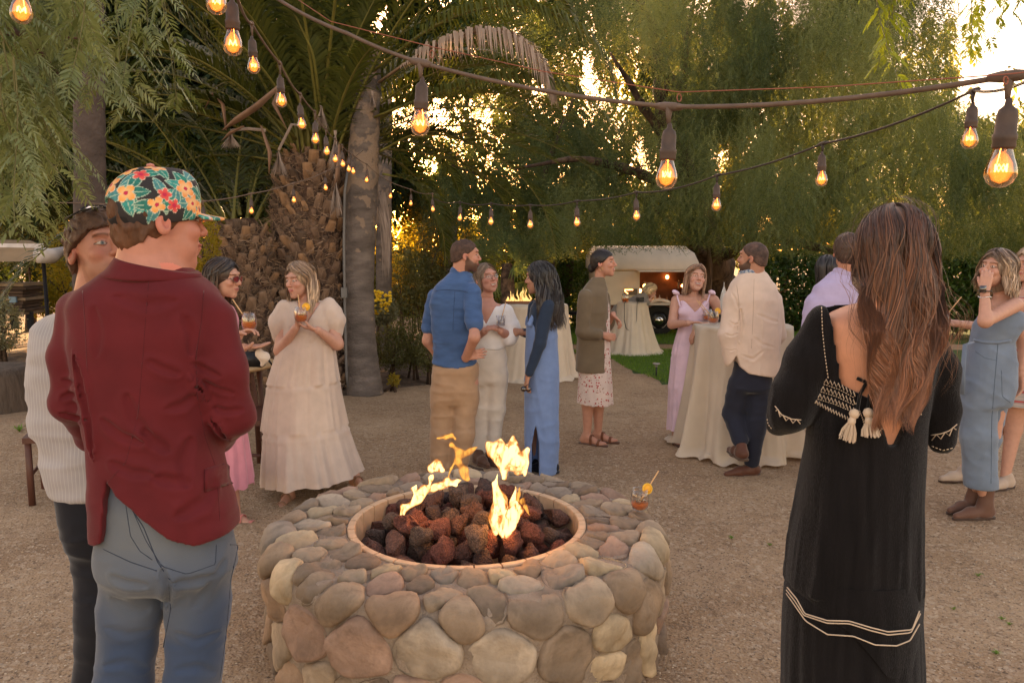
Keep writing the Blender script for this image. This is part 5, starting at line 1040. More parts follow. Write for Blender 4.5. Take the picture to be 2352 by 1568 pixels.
        wd = width * (.5 + rg.random(n))[:, None] * np.interp(t, [0, .1, .7, 1], [.6, 1, 1, .15])[None]; rl = rg.standard_normal(n)[:, None, None] * .5; S2 = S * np.cos(rl) + N_ * np.sin(rl)
        V = np.stack([A - S2 * wd[:, :, None] / 2, A + S2 * wd[:, :, None] / 2], 2); V = (V.reshape(-1, 3) * s.hs) @ s.hM.T + s.hc
        i, j = np.meshgrid(np.arange(n), np.arange(seg - 1), indexing='ij'); b = (i * seg + j) * 2; Q = np.stack([b, b + 1, b + 3, b + 2], -1).reshape(-1, 4)
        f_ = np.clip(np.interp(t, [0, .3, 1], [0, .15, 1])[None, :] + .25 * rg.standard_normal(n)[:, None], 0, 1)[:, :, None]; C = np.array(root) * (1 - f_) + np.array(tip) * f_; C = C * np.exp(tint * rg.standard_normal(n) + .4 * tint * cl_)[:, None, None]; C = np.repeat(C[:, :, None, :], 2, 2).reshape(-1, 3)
        h = link("hair", mesh("hair", V - s.o, Q, None, m, True, C), s.e)
        M = s.hM.astype(np.float32); c = s.hc.astype(np.float32); sz = s.hs; cr = ell((0, .010, .030), (rx - .007, ry - .007, rz - .005)); crn = ell((0, .04, -.05), (.07, .055, .09)); face = ell((0, -.10, -.02), (.062, .06, .095))
        def f(P): q = (P - c) @ M / sz; return smax(smin(cr(q), crn(q), .02), -face(q), .01) * sz
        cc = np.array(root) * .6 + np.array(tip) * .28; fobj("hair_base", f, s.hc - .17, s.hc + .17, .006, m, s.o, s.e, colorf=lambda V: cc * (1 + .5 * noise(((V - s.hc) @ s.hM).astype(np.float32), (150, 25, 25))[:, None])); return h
def creases(F, f, lst):
    """drawn folds: (photo points, width m, depth m) pressed into the cloth with a soft lip beside"""
    S = []
    for pts, w_, dp in lst:
        pts = np.array(pts, float); u = np.linspace(0, len(pts) - 1, len(pts) * 3); q = np.stack([np.interp(u, np.arange(len(pts)), pts[:, i]) for i in (0, 1)], 1); P = F.trace(q, f).astype(np.float32); S.append((P, w_, dp))
    def g(P):
        r = np.zeros(len(P), np.float32)
        for A, w_, dp in S:
            lo, hi = A.min(0) - 4 * w_, A.max(0) + 4 * w_; m = ((P > lo) & (P < hi)).all(1)
            if not m.any(): continue
            Q = P[m]; d = np.full(len(Q), 9, np.float32)
            for i in range(len(A) - 1):
                ab = A[i + 1] - A[i]; h = np.clip((Q - A[i]) @ ab / (ab @ ab + 1e-9), 0, 1); e = np.linalg.norm(Q - A[i] - h[:, None] * ab, axis=1) / (1.001 - .9 * abs(2 * (i + h) / (len(A) - 1) - 1) ** 4); d = np.minimum(d, e)
            r[m] += 1.4 * dp * (-np.exp(-(d / w_) ** 2) + .45 * np.exp(-((d - 2 * w_) / w_) ** 2))
        return r
    return g
def hairmat(name, rough=.42):
    m = mat(name, (1, 1, 1), rough, .05, 30, 0, spec=.5, attr=True); m.node_tree.nodes["Principled BSDF"].inputs["Sheen Weight"].default_value = .15; return m
M_hair = hairmat("hair_strands")
def fold(f, amp, seed=0, f2=None, a2=0):
    """soft creases: ridged noise stretched along the cloth"""
    def g(P):
        r = amp * ridge(P, f, seed)
        if f2 is not None: r = r + a2 * noise(P, f2, seed + 3)
        return r
    return g
def ringmesh(s, name, rows, m, pleat=(0, 0), seg=220, sub=7, p=2.0, rag=.0, seed=0, tiers=(), top=False, colorf=None, droop=None):
    """cloth hung in a ring: rows (py, xl, xr, b, dy); pleat = (count, depth as fraction) ; tiers = py where gathers restart"""
    R_ = []
    for r in rows:
        py, xl, xr, b = r[:4]; dy = r[4] if len(r) > 4 else 0; a = s.p(xl, py, dy); c = s.p(xr, py, dy); R_.append((py, (a[2] + c[2]) / 2, (a[0] + c[0]) / 2, s.Y + dy, abs(c[0] - a[0]) / 2, b))
    R_ = np.array(R_); u = np.linspace(0, len(R_) - 1, (len(R_) - 1) * sub + 1); A = np.stack([np.interp(u, np.arange(len(R_)), R_[:, i]) for i in range(6)], 1)
    k = np.array([1, 2, 3, 2, 1]) / 9
    for i in (2, 3, 4, 5): A[2:-2, i] = np.convolve(A[:, i], k, 'valid')
    th = np.arange(seg) * 2 * math.pi / seg; rg = np.random.default_rng(seed); V = []
    nz = lambda a, z, f, sd: noise(np.stack([np.cos(a) * f, np.sin(a) * f, np.full_like(a, z)], 1).astype(np.float32), 1.0, sd)
    y0 = A[0, 0]; y1 = A[-1, 0]; tl = [y0] + list(tiers) + [y1 + 1]
    for r in A:
        ti = sum(r[0] >= t for t in tiers); a_, b_ = tl[ti], tl[ti + 1]; fr_ = (r[0] - a_) / (b_ - a_); am = pleat[1] * (.35 + .65 * fr_) * (1.0 if ti else min(1, fr_ * 1.6 + .2)); cnt = pleat[0] * (1 + .25 * ti)
        w_ = nz(th, r[1] * .8, cnt / 5.0, seed + ti * 3) + .6 * nz(th, r[1] * .6, cnt / 2.2, seed + 9 + ti * 3) + .25 * np.sin(th * cnt + 2 * nz(th, r[1], 3, 5)); q = 1 + am * w_
        for t_ in tiers:
            q = q - .018 * math.exp(-((r[0] - t_) / 2.0) ** 2) + .02 * math.exp(-((r[0] - t_ - 6) / 5.0) ** 2)
        ct, st = np.cos(th), np.sin(th); x = np.sign(ct) * np.abs(ct) ** (2 / p) * r[4] * q; y = np.sign(st) * np.abs(st) ** (2 / p) * r[5] * q
        z = np.full(seg, r[1]); fr2 = (r[0] - y0) / (y1 - y0)
        if rag: z = z + rag * fr2 ** 3 * (nz(th, 0, 4, 77) + .5 * np.sin(th * 2))
        if droop is not None: z = z + droop(x, y, fr2)
        V.append(np.stack([x + r[2], y + r[3], z], 1))
    n = len(V); V = np.concatenate(V); i, j = np.meshgrid(np.arange(n - 1), np.arange(seg), indexing='ij'); j2 = (j + 1) % seg; Q = np.stack([i * seg + j, (i + 1) * seg + j, (i + 1) * seg + j2, i * seg + j2], -1).reshape(-1, 4); T = None
    if top: V = np.concatenate([V, V[:seg].mean(0)[None]]); T = [[n * seg, k_, (k_ + 1) % seg] for k_ in range(seg)]
    return link(name, mesh(name, V - s.o, Q, T, m, True, None if colorf is None else colorf(V)), s.e)
def shoe(s, name, ank, yaw, m, L=.29, msole=None, high=0, pitch=0, roll=0, w_=1.0):
    a = np.asarray(ank, float); M = rotz(R(yaw)) @ rotx(R(pitch)) @ roty(R(roll)); g = lambda x, y, z: a + M @ np.array([x, y, z]) * (L / .28)
    up = [cn(g(0, .03, -.045), g(0, -.09, -.050), .041 * w_, .036 * w_), cn(g(0, -.09, -.055), g(.006, -.185, -.064), .036 * w_, .022 * w_), cn(g(0, 0, 0), g(0, .0, -.05), .040, .042)]
    if high: up.append(cn(g(0, .005, .0), g(0, .012, high), .042, .043))
    u = union(up, .03); M32 = M.astype(np.float32); a32 = a.astype(np.float32); k = L / .28
    def f(P):
        q = (P - a32) @ M32 / k; return np.maximum(u(P), (-.078 - q[:, 2]) * k)
    lo = np.minimum(g(0, .1, -.1), g(0, -.24, -.1)); A = np.array([g(x, y, z) for x in (-.07, .07) for y in (-.24, .1) for z in (-.1, .09 + high)]); o = fobj(name, f, A.min(0), A.max(0), .006, m, s.o, s.e)
    sl_ = union([cone(g(0, .03, -.081), g(0, -.09, -.081), .043 * w_, .040 * w_), cone(g(0, -.09, -.081), g(.006, -.19, -.081), .040 * w_, .022 * w_)], .03)
    def f2(P):
        q = (P - a32) @ M32 / k; return np.maximum(np.maximum(sl_(P), (q[:, 2] + .074) * k), (-.090 - q[:, 2] + .0 * (q[:, 1] > .0)) * k)
    so_ = fobj("sole", f2, A.min(0), A.max(0), .005, msole or m, s.o, o); so_.location = (0, 0, 0); return o
def sandal(s, ank, yaw, m, msole, L=.25, straps=((-.05, -.03), (-.12, -.055))):
    feet, g = s.foot(ank, yaw, L); M = rotz(R(yaw)); M32 = M.astype(np.float32); a32 = np.asarray(ank, np.float32)
    sl_ = union([cone(g(0, .04, -.088), g(0, -.08, -.088), .036, .042), cone(g(0, -.08, -.088), g(.004, -.175, -.088), .042, .028)], .03)
    def f(P): q = (P - a32) @ M32; return np.maximum(np.maximum(sl_(P), q[:, 2] + .081), -.098 - q[:, 2])
    A = np.array([g(x, y, z) for x in (-.07, .07) for y in (-.24, .1) for z in (-.12, .0)]); o = fobj("sandal", f, A.min(0), A.max(0), .006, msole, s.o, s.e); b = MB(); u = union(feet, .01)
    for y, top in straps:
        P = np.array([g(.048 * math.cos(t), y, -.088 + .085 * math.sin(t)) for t in np.linspace(0, math.pi, 15)]); c = g(0, y, -.07)
        for _ in range(20):
            d = u(P.astype(np.float32)); P = P - ((P - c) / np.linalg.norm(P - c, axis=1)[:, None]) * np.clip(d - .004, -.01, .01)[:, None] * .7
        P[0], P[-1] = g(.036, y, -.088), g(-.036, y, -.088); b.tube(P - s.o, .013, 8, flat=.25)
    b.build("strap", m, o)
    return o
def stripes(m, axis, scale, c2, w_=.2, soft=.05):
    """woven stripes as colour of the cloth"""
    nt = m.node_tree; N = nt.nodes; L = nt.links; tc = N.new("ShaderNodeTexCoord"); sp = N.new("ShaderNodeSeparateXYZ"); L.new(tc.outputs["Object"], sp.inputs[0]); mu = N.new("ShaderNodeMath"); mu.operation = 'MULTIPLY'; mu.inputs[1].default_value = scale; L.new(sp.outputs[axis], mu.inputs[0]); fr_ = N.new("ShaderNodeMath"); fr_.operation = 'FRACT'; L.new(mu.outputs[0], fr_.inputs[0])
    gt = N.new("ShaderNodeMapRange"); gt.inputs[1].default_value = w_ + soft; gt.inputs[2].default_value = w_; L.new(fr_.outputs[0], gt.inputs[0]); b = N["Principled BSDF"]; old = b.inputs["Base Color"].links[0].from_socket; mx = N.new("ShaderNodeMix"); mx.data_type = 'RGBA'; L.new(gt.outputs[0], mx.inputs[0]); L.new(old, mx.inputs[6]); mx.inputs[7].default_value = (*c2, 1); L.new(mx.outputs[2], b.inputs["Base Color"]); return m
def cloth(name, c, rough=.85, **k):
    k = {**dict(var=.06, vs_=14, bump=.35, bs=600, sheen=.25, spec=.2, bd=.0012), **k}; return mat(name, c, rough, **k)
# ================================================================ PEOPLE: the guests
SK1, SK2, SK3, SK4 = (.46, .225, .155), (.50, .265, .19), (.40, .20, .13), (.38, .19, .125)
# ---------------------------------------------------------------- man in burgundy blazer and floral cap (near left, seen from behind)
F = Fig("man seen from behind in burgundy blazer, faded jeans and floral cap", 345, 2.0, (.47, .205, .145)); F.res = .95
F.head(358, 512, 133, -2, 0, 1.02, sex='m', neck=(350, 640, .02), nr=.066, lips=(.4, .13, .1))
F.skin_([cn(F.p(350, 640), F.p(350, 1150), .09, .10)] + F.limb([(300, 1200, 60, 0), (285, 1568, 45, 0)]) + F.limb([(455, 1200, 60, 0), (455, 1568, 45, 0)]) + [cn(F.p(285, 1568), F.p(285, 1568) * [1, 1, 0] + [0, 0, .1], .05, .035), cn(F.p(455, 1568), F.p(455, 1568) * [1, 1, 0] + [0, 0, .1], .05, .035)] + F.limb([(192, 740, 26, 0), (162, 920, 22, -.01), (235, 1010, 20, .16)]) + F.limb([(488, 760, 26, 0), (538, 950, 24, .01), (460, 1005, 20, .2)]), .03)
F.body(h=.016)
M_red = cloth("burgundy_wool", (.110, .0118, .0160), .8, var=.08, bs=900, bump=.5, sheen=.12)
F.box(70, 570, 620, 1290, .42)
tor = F.loft([(602, 270, 422, .07, .01), (625, 250, 440, .08, .01), (650, 206, 480, .105), (682, 172, 506, .12), (760, 168, 508, .13), (850, 182, 500, .13), (930, 200, 485, .124), (1010, 212, 490, .12), (1080, 218, 514, .126), (1160, 220, 534, .135), (1230, 224, 546, .14), (1290, 226, 550, .14)], 2.6)
la = F.limb([(178, 712, 42, 0), (158, 820, 40, -.01), (160, 925, 37, -.01), (212, 1000, 33, .12), (260, 1020, 32, .22)]); ra = F.limb([(498, 732, 43, 0), (518, 850, 43, -.01), (540, 955, 41, .01), (500, 1000, 36, .16), (440, 1010, 33, .25)])
hx = [F.p(x, y, -.13) for x, y in ((205, 1262), (229, 1250), (236, 1108), (262, 1142), (330, 1196), (385, 1238), (440, 1258), (500, 1254), (560, 1238))]; hX, hZ = np.array([p[0] for p in hx]), np.array([p[2] for p in hx])
def cutred(P):
    z = np.interp(P[:, 0], hX, hZ).astype(np.float32); return z - P[:, 2]
def foldred(P):
    q = P - np.array(F.o, np.float32); r = .0045 * ridge(q, (5, 5, 9), 3) + .003 * noise(q, (11, 11, 20), 8); ez = np.exp(-((q[:, 2] - 1.0) / .17) ** 2); r = r + ez * .008 * ridge(q + np.stack([np.zeros(len(q)), np.zeros(len(q)), .45 * np.abs(q[:, 0])], 1).astype(np.float32), (3, 3, 14), 11) + .0035 * ridge(q * [1, 1, 1] + np.stack([np.zeros(len(q)), np.zeros(len(q)), q[:, 0] * .6], 1).astype(np.float32), (4, 4, 12), 5)
    sm = -.004 * np.exp(-((q[:, 0] + .01 - .03 * (q[:, 2] - 1.2)) / .004) ** 2); return (r + sm * 0).astype(np.float32)
redf = [tor] + [(g, .028) for g in la + ra]
cre = creases(F, union(redf, .03), [([(433, 855), (462, 905), (488, 950), (512, 992), (530, 1012)], .007, .016), ([(170, 800), (186, 870), (200, 940), (212, 1000), (215, 1060)], .008, .012), ([(335, 826), (370, 845), (420, 862)], .008, .006), ([(440, 832), (475, 850), (512, 868)], .007, .006), ([(455, 870), (500, 893), (545, 905)], .006, .005), ([(470, 925), (520, 945), (565, 940)], .007, .006), ([(325, 985), (360, 1015), (390, 1036)], .011, .007), ([(350, 1098), (395, 1104), (440, 1112)], .012, .006), ([(290, 900), (310, 960), (350, 1000)], .011, .005), ([(230, 960), (280, 1000), (340, 1020)], .010, .006), ([(135, 915), (165, 905), (195, 910)], .006, .007), ([(135, 948), (170, 955), (205, 967)], .006, .007), ([(140, 870), (170, 880), (190, 895)], .006, .005), ([(440, 1000), (420, 1060), (430, 1120)], .012, .005), ([(500, 1100), (470, 1150), (400, 1190)], .014, .006), ([(260, 680), (330, 700), (410, 690)], .012, .004), ([(215, 700), (225, 760), (222, 820)], .010, .004), ([(420, 720), (440, 770), (438, 820)], .009, .005), ([(250, 1060), (300, 1085), (360, 1090)], .010, .006), ([(380, 940), (420, 930), (455, 900)], .009, .005)])
F.cloth("blazer", redf, M_red, .0062, .022, lambda P: cre(P) + foldred(P) * .45, cutred); Fr = F.last
M_rs = cloth("burgundy_seam", (.07, .008, .011), .85)
F.seam("centre_seam", [(342, 640), (330, 800), (318, 950), (290, 1060), (246, 1110)], .0014, M_rs, 50, -.001); F.seam("armhole_seam", [(190, 668), (196, 740), (200, 830), (206, 900)], .0014, M_rs, 24, -.001); F.seam("armhole_seam", [(468, 668), (462, 740), (450, 820), (452, 890)], .0016, M_rs, 24, -.001)
F.seam("side_seam", [(452, 900), (470, 1000), (498, 1080), (502, 1150), (505, 1195)], .0014, M_rs, 30, -.001)
# pocket flap
pf = F.trace([(470 + 72 * a, 1078 + 52 * b - 22 * a) for b in np.linspace(0, 1, 6) for a in np.linspace(0, 1, 10)], off=.0035); V = np.concatenate([pf, pf + [0, .006, 0]]); q = [[i * 10 + j, i * 10 + j + 1, (i + 1) * 10 + j + 1, (i + 1) * 10 + j] for i in range(5) for j in range(9)]; q += [[a + 60 for a in x[::-1]] for x in q]
rim = [i * 10 for i in range(6)] + [50 + j for j in range(1, 10)] + [9 + 10 * i for i in range(4, -1, -1)] + list(range(8, 0, -1)); q += [[rim[i], rim[(i + 1) % len(rim)], rim[(i + 1) % len(rim)] + 60, rim[i] + 60] for i in range(len(rim))]
link("pocket_flap", mesh("pocket_flap", V - F.o, q, None, M_red, True), F.e)
# collars
F.box(220, 540, 480, 700, .25); cr_ = F.loft([(575, 284, 418, .080, .0), (592, 272, 430, .086, .0), (610, 258, 442, .092, .0), (628, 246, 458, .097, .0), (640, 240, 466, .099, 0)], 2.1)
def slope(P, x0, y0, x1, y1):
    a, b = F.p(x0, y0), F.p(x1, y1); return (P[:, 2] - (a[2] + (P[:, 0] - a[0]) * (b[2] - a[2]) / (b[0] - a[0]))).astype(np.float32)
F.cloth("collar", cr_, M_red, .005, .01, lambda P: .006 * np.exp(-(slope(P, 260, 632, 440, 648) / .012) ** 2) + .002 * noise(P, 20), lambda P: smax(slope(P, 272, 588, 430, 622), -slope(P, 250, 634, 440, 655), .01))
M_coral = cloth("coral_shirt", (.62, .22, .16), .8); cs_ = F.loft([(560, 290, 410, .070, .0), (600, 276, 422, .080), (640, 262, 440, .088)], 2.1)
F.cloth("shirt_collar", cs_, M_coral, .005, .01, None, lambda P: slope(P, 275, 574, 425, 604))
# jeans
M_jean = cloth("faded_denim", (.045, .066, .12), .9, var=.10, vs_=5, bs=500, bump=.6, col2=(.12, .13, .145), c2s=2.2, detail=2); M_jst = cloth("jean_thread", (.03, .038, .06), .9)
F.box(170, 1080, 600, 1660, .4); F.bb[0][2] = -.01
gr1 = F.p(283, 1568) * [1, 1, 0]; gr2 = F.p(452, 1568) * [1, 1, 0]
jf = [F.loft([(1060, 240, 490, .10), (1150, 236, 505, .115), (1225, 230, 525, .128), (1270, 230, 536, .140), (1300, 232, 538, .135), (1345, 250, 525, .115)], 2.3, .06)] + [(g, .02) for g in F.limb([(308, 1290, 74, 0), (300, 1400, 70, 0), (284, 1568, 64, .0)], ) + F.limb([(455, 1290, 76, 0), (456, 1400, 70, 0), (442, 1568, 63, .0)]) + [cn(F.p(285, 1568), gr1 + [-.02, 0, .03], .072, .075), cn(F.p(440, 1568), gr2 + [0, 0, .03], .070, .075)]]
cj = creases(F, union(jf, .03), [([(248, 1322), (290, 1338), (345, 1345)], .009, .008), ([(390, 1338), (440, 1336), (500, 1318)], .009, .008), ([(370, 1300), (388, 1345), (384, 1400)], .008, .010), ([(240, 1440), (290, 1455), (350, 1448)], .010, .004), ([(400, 1450), (450, 1470), (510, 1450)], .010, .004), ([(235, 1530), (290, 1520), (345, 1540)], .010, .005), ([(400, 1540), (450, 1530), (500, 1545)], .010, .005), ([(520, 1280), (480, 1340), (440, 1400)], .012, .004), ([(260, 1370), (300, 1400), (345, 1400)], .012, .004)])
F.cloth("jeans", jf, M_jean, .0075, .035, lambda P: cj(P) + .003 * ridge(P, (7, 7, 19), 2) + .0015 * noise(P, (14, 14, 24), 4)); 
for nm, pts, r in [("centre_seam", [(280, 1135), (330, 1210), (362, 1290), (390, 1330)], .0016), ("pocket_stitching", [(288, 1150), (300, 1230), (322, 1265), (350, 1285)], .0013), ("pocket_stitching", [(300, 1160), (335, 1240), (372, 1300), (430, 1318), (495, 1295), (497, 1250)], .0013), ("side_seam", [(528, 1250), (548, 1250), (530, 1330), (520, 1450), (505, 1560)], .0014), ("inseam", [(388, 1340), (392, 1400), (376, 1480), (365, 1560)], .0016), ("yoke_seam", [(236, 1260), (300, 1290), (360, 1310)], .0015)]: F.seam(nm, pts, r, M_jst, 30, -.0005)
for sx, g in ((-1, gr1), (1, gr2)): shoe(F, "shoe", g + [0, -.01, .09], 150, cloth("brown_leather_near", (.10, .045, .025), .5, bump=.1))
# hair under the cap, cap with print
M_sh = mat("short_hair", (.105, .045, .022), .6, .35, 30, .9, 90, stretch=(1, 1, .3), bd=.004); F.short_hair(M_sh, .005, .05, -.012, -.078)
def capcolor(V):
    q = ((V - F.hc) @ F.hM) / F.hs; n = len(q); C = np.tile(np.array([.026, .022, .023]), (n, 1)); d = q - np.array([0, .0, .04]); d = d / np.linalg.norm(d, axis=1)[:, None]; rg = np.random.default_rng(12); brim = q[:, 1] < -.105
    P3 = d * .11; P3[brim] = q[brim] * [1, 1, 0] + [0, 0, .02]
    K = rg.standard_normal((70, 3)); K[:, 2] = np.abs(K[:, 2]) * .8 - .15; K /= np.linalg.norm(K, axis=1)[:, None]
    sel = []
    for k in K:
        if all(np.linalg.norm(k - s_[0]) > (.36) for s_ in sel): sel.append((k,))
    cen = [s_[0] * .11 for s_ in sel] + [np.array([.03, -.13, .02]), np.array([-.035, -.14, .02]), np.array([0, -.165, .02]), np.array([.05, -.16, .02])]
    def loc(c):
        nrm = unit(c) if abs(c[2] - .02) > 1e-9 else np.array([0, 0, 1.]); a = rg.random() * 6.28; u = unit(np.cross(nrm, [0.3, .2, 1]) if abs(nrm[2]) < .95 else [1, 0, 0]); v = np.cross(nrm, u); r = P3 - c; x, y = r @ u, r @ v; return x * math.cos(a) + y * math.sin(a), -x * math.sin(a) + y * math.cos(a), (np.abs(r @ nrm) < .03)
    for i, c in enumerate(cen):   # leaves below
        for rep in range(4):
            x, y, ok = loc(c); x = x - .024; w_ = .0165 * np.clip(1 - (x / .036) ** 2, 0, 1); m = ok & (np.abs(y) < w_); e = m & (np.abs(y) > w_ - .0022); t_ = [(.02, .20, .15), (.035, .27, .24), (.06, .22, .23), (.02, .16, .13)][rep]; C[m] = np.array(t_) * (1 + .3 * np.sin(x[m] * 400)[:, None] * .4); C[m & (np.abs(y) < .0011)] = (.35, .5, .38); C[e] = (.42, .52, .40)
    for i, c in enumerate(cen):
        x, y, ok = loc(c); r = np.hypot(x, y); a = np.arctan2(y, x); kind = i % 3; Rr = (.029, .023, .026)[kind]; npet = (5, 5, 4)[kind]; pr_ = Rr * (.46 + .54 * np.abs(np.cos(a * npet / 2)) ** .7); m = ok & (r < pr_); t = (r / Rr)[:, None]
        cols = ([.78, .60, .32], [.82, .22, .02]) if kind == 0 else (([.60, .03, .04], [.75, .13, .10]) if kind == 1 else ([.80, .55, .25], [.85, .30, .04]))
        cc = np.array(cols[0]) * (1 - t) + np.array(cols[1]) * t; C[m] = cc[m]; C[m & (r > pr_ - .0018)] = (.72, .58, .42); C[ok & (r < .006)] = (.50, .02, .07)
    pipe = np.abs(np.hypot(q[:, 0] / 1.0, q[:, 1] + .0) - .112) < .0022
    C[(q[:, 1] < -.098) & (q[:, 1] > -.104) & (q[:, 2] < .04)] = (.62, .50, .48); C[(q[:, 2] < .008 - .0) & (q[:, 1] > .06) & (np.abs(q[:, 0]) < .052)] = (.012, .010, .011); return C
M_cap = mat("printed_cotton", (1, 1, 1), .7, .03, 30, .3, 500, attr=True, bd=.001)
Mx, cx_, sz_ = F.hM.astype(np.float32), F.hc.astype(np.float32), F.hs
def capf(P):
    q = (P - cx_) @ Mx / sz_; d = ell((0, .004, .036), (.0845, .109, .098))(q); d = smin(d, ell((0, -.055, .085), (.052, .042, .045))(q), .035); zc = -.002 - .17 * (q[:, 1]) + .0; d = smax(d, zc - q[:, 2], .003); d = smax(d, -ell((0, .125, .028), (.047, .05, .026))(q), .003)
    b = np.maximum(np.hypot(q[:, 0] / .92, (q[:, 1] + .075)) - .090, np.abs(q[:, 2] - .026 + 2.0 * q[:, 0] ** 2 - .12 * (q[:, 1] + .1)) - .0035); b = np.maximum(b, q[:, 1] + .08); return smin(d, b, .003) * sz_
fobj("cap", capf, F.hc - .23, F.hc + .23, .0026, M_cap, F.o, F.e, colorf=capcolor)
MB().lathe([[.001, .006], [.008, .004], [.010, 0], [.008, -.002]], 12, F.hc_(0, .01, .136) - F.o).build("cap_button", cloth("cap_button", (.50, .22, .18)), F.e)
# ---------------------------------------------------------------- man in striped shirt (left)
F = Fig("man in a pale striped shirt with sunglasses on his head, half hidden at far left", 200, 2.4, (.43, .20, .14)); F.res = .95
F.head(232, 582, 50, 13, 0, 1.0, sex='m', neck=(215, 730, .02), nr=.062, beard=((.22, .10, .06), .45), iris=(.10, .15, .17), brow=(.10, .05, .03), squint=.8)
F.skin_([cn(F.p(210, 740), F.p(215, 1080), .08, .09)] + F.limb([(225, 1180, 45, 0), (225, 1560, 32, 0)]) + F.limb([(130, 760, 30, -.03), (112, 960, 28, -.04), (200, 1050, 22, -.06)]), .03); g = F.p(212, 1560) * [1, 1, 0]; F.skin_([cn(F.p(212, 1560), g + [0, 0, .1], .05, .04)]); F.body(h=.016)
M_str = stripes(cloth("striped_shirt", (.36, .33, .335), .8, bs=500), 0, 90, (.46, .425, .42), .14, .05)
F.box(40, 660, 400, 1150, .4); sf = [F.loft([(700, 170, 290, .08, .0), (728, 120, 320, .10), (780, 92, 345, .13), (860, 84, 350, .135), (960, 92, 340, .13), (1050, 112, 330, .135), (1130, 135, 320, .14)], 2.5)] + [(g, .025) for g in F.limb([(125, 775, 46, -.02), (112, 880, 44, -.03), (118, 970, 42, -.05), (190, 1045, 36, -.07), (240, 1060, 32, -.05)])]
ha, hb = F.p(100, 1050), F.p(160, 1140)
F.cloth("shirt", sf, M_str, .0065, .03, lambda P: .006 * ridge(P, (6, 6, 13), 2) + .003 * noise(P, (18, 18, 30), 5), lambda P: (hb[2] - P[:, 2]))
F.box(140, 660, 320, 730, .2); F.cloth("shirt_collar", F.loft([(690, 168, 275, .075), (710, 155, 290, .085)], 2.1), M_str, .005)
M_dk = cloth("black_trousers", (.014, .014, .019), .85); F.box(100, 1060, 330, 1700, .35); F.bb[0][2] = -.01
F.cloth("trousers", [F.loft([(1080, 140, 300, .13), (1180, 150, 300, .14), (1260, 180, 300, .12)], 2.2, .05)] + [(g, .04) for g in F.limb([(230, 1220, 68, 0), (238, 1400, 58, -.02), (222, 1560, 50, 0)]) + [cn(F.p(222, 1560), g0, .062, .06) for g0 in [F.p(215, 1560) * [1, 1, 0] + [0, 0, .03]]]], M_dk, .009, .04, lambda P: .006 * ridge(P, (6, 6, 14), 2))
shoe(F, "shoe", F.p(215, 1560) * [1, 1, 0] + [0, 0, .09], 20, M_dk)
M_sh2 = mat("brown_short_hair", (.085, .045, .027), .6, .35, 30, 1.0, 100, bd=.005); F.short_hair(M_sh2, .014, .060, .022, -.05, rough=.006)
def shades(F, m_l, m_f, y=-.112, z=.010, tilt=0.0, sc_=1.0, name="sunglasses", top=False, lw=.026, lh=.019, wire=.0016):
    b = MB(); fr_ = MB(); off = lambda x, yy, zz: F.hc_(x, yy, zz) - F.o
    T = F.hM @ rotx(tilt)
    for s_ in (1, -1):
        c = F.hc_(s_ * .032, y, z) - F.o; ring = [c + T @ np.array([math.cos(a) * lw * sc_, .012 * abs(math.cos(a)) * (1 if math.cos(a) * s_ > 0 else 0), math.sin(a) * lh * sc_]) for a in np.linspace(0, 2 * math.pi, 21)]
        fr_.tube(ring, wire, 6); i = np.array(ring[:20]); b.add(np.vstack([i, c[None]]), None, [[k, (k + 1) % 20, 20] for k in range(20)])
        h0 = ring[0 if s_ > 0 else 10]; fr_.tube([h0, F.hc_(s_ * .079, (-.01 if not top else .02), z - (.002 if not top else .02)) - F.o], wire, 5)
    fr_.tube([F.hc_(.008, y - .004, z + .003) - F.o, F.hc_(-.008, y - .004, z + .003) - F.o], wire, 5)
    o = fr_.build(name, m_f, F.e); l_ = b.build("lens", m_l, o); return o
M_lens = mat("dark_lens", (.02, .012, .012), .05, 0, bump=0, spec=.8, coat=1); M_fram = mat("black_frame", (.015, .013, .013), .3, 0, bump=0); M_wire = mat("wire_frame", (.20, .14, .12), .3, 0, bump=0, metal=.6)
g_ = shades(F, M_lens, M_fram, -.052, .128, -1.15, 1.0, "sunglasses", True, .026, .017, .0026)
# ---------------------------------------------------------------- dark haired woman, pink skirt
F = Fig("dark haired woman in sunglasses and pink skirt holding an orange drink", 520, 4.9, SK2)
F.head(512, 640, 80, -6, 0, .98, sex='f', neck=(492, 705, .02), nr=.046, lips=(.36, .12, .10), brow=(.04, .02, .015))
F.skin_([cn(F.p(500, 720), F.p(505, 900), .07, .08)] + F.limb([(520, 740, 15, -.08), (512, 800, 14, -.12), (548, 772, 10, -.14)]) + F.limb([(512, 745, 15, .1), (512, 810, 14, .02), (560, 798, 10, -.12)]) + F.limb([(520, 930, 30, 0), (530, 1100, 18, 0), (541, 1175, 12, 0)]) + F.limb([(495, 930, 30, .05), (505, 1100, 18, .05), (505, 1170, 12, .05)]), .02)
F.hand(F.p(546, 768, -.14), (1, -.15, .35), (.1, -.3, -1), -1, 30, .17, 6, 30); F.hand(F.p(562, 797, -.12), (1, -.1, .08), (0, -.1, 1), 1, 8, .175, 7, 35); F.hand(F.p(470, 870, .1), (0, 0, -1), (0, -1, 0), 1, 20)
sandal(F, F.p(541, 1180), 75, cloth("pink_strap", (.55, .2, .17)), cloth("tan_sole", (.3, .17, .1)), .235); sandal(F, F.p(505, 1172, .05), 75, cloth("pink_strap2", (.55, .2, .17)), cloth("tan_sole2", (.3, .17, .1)), .235); F.body()
M_pink = cloth("pink_linen", (.60, .24, .30), .85, bump=.5)
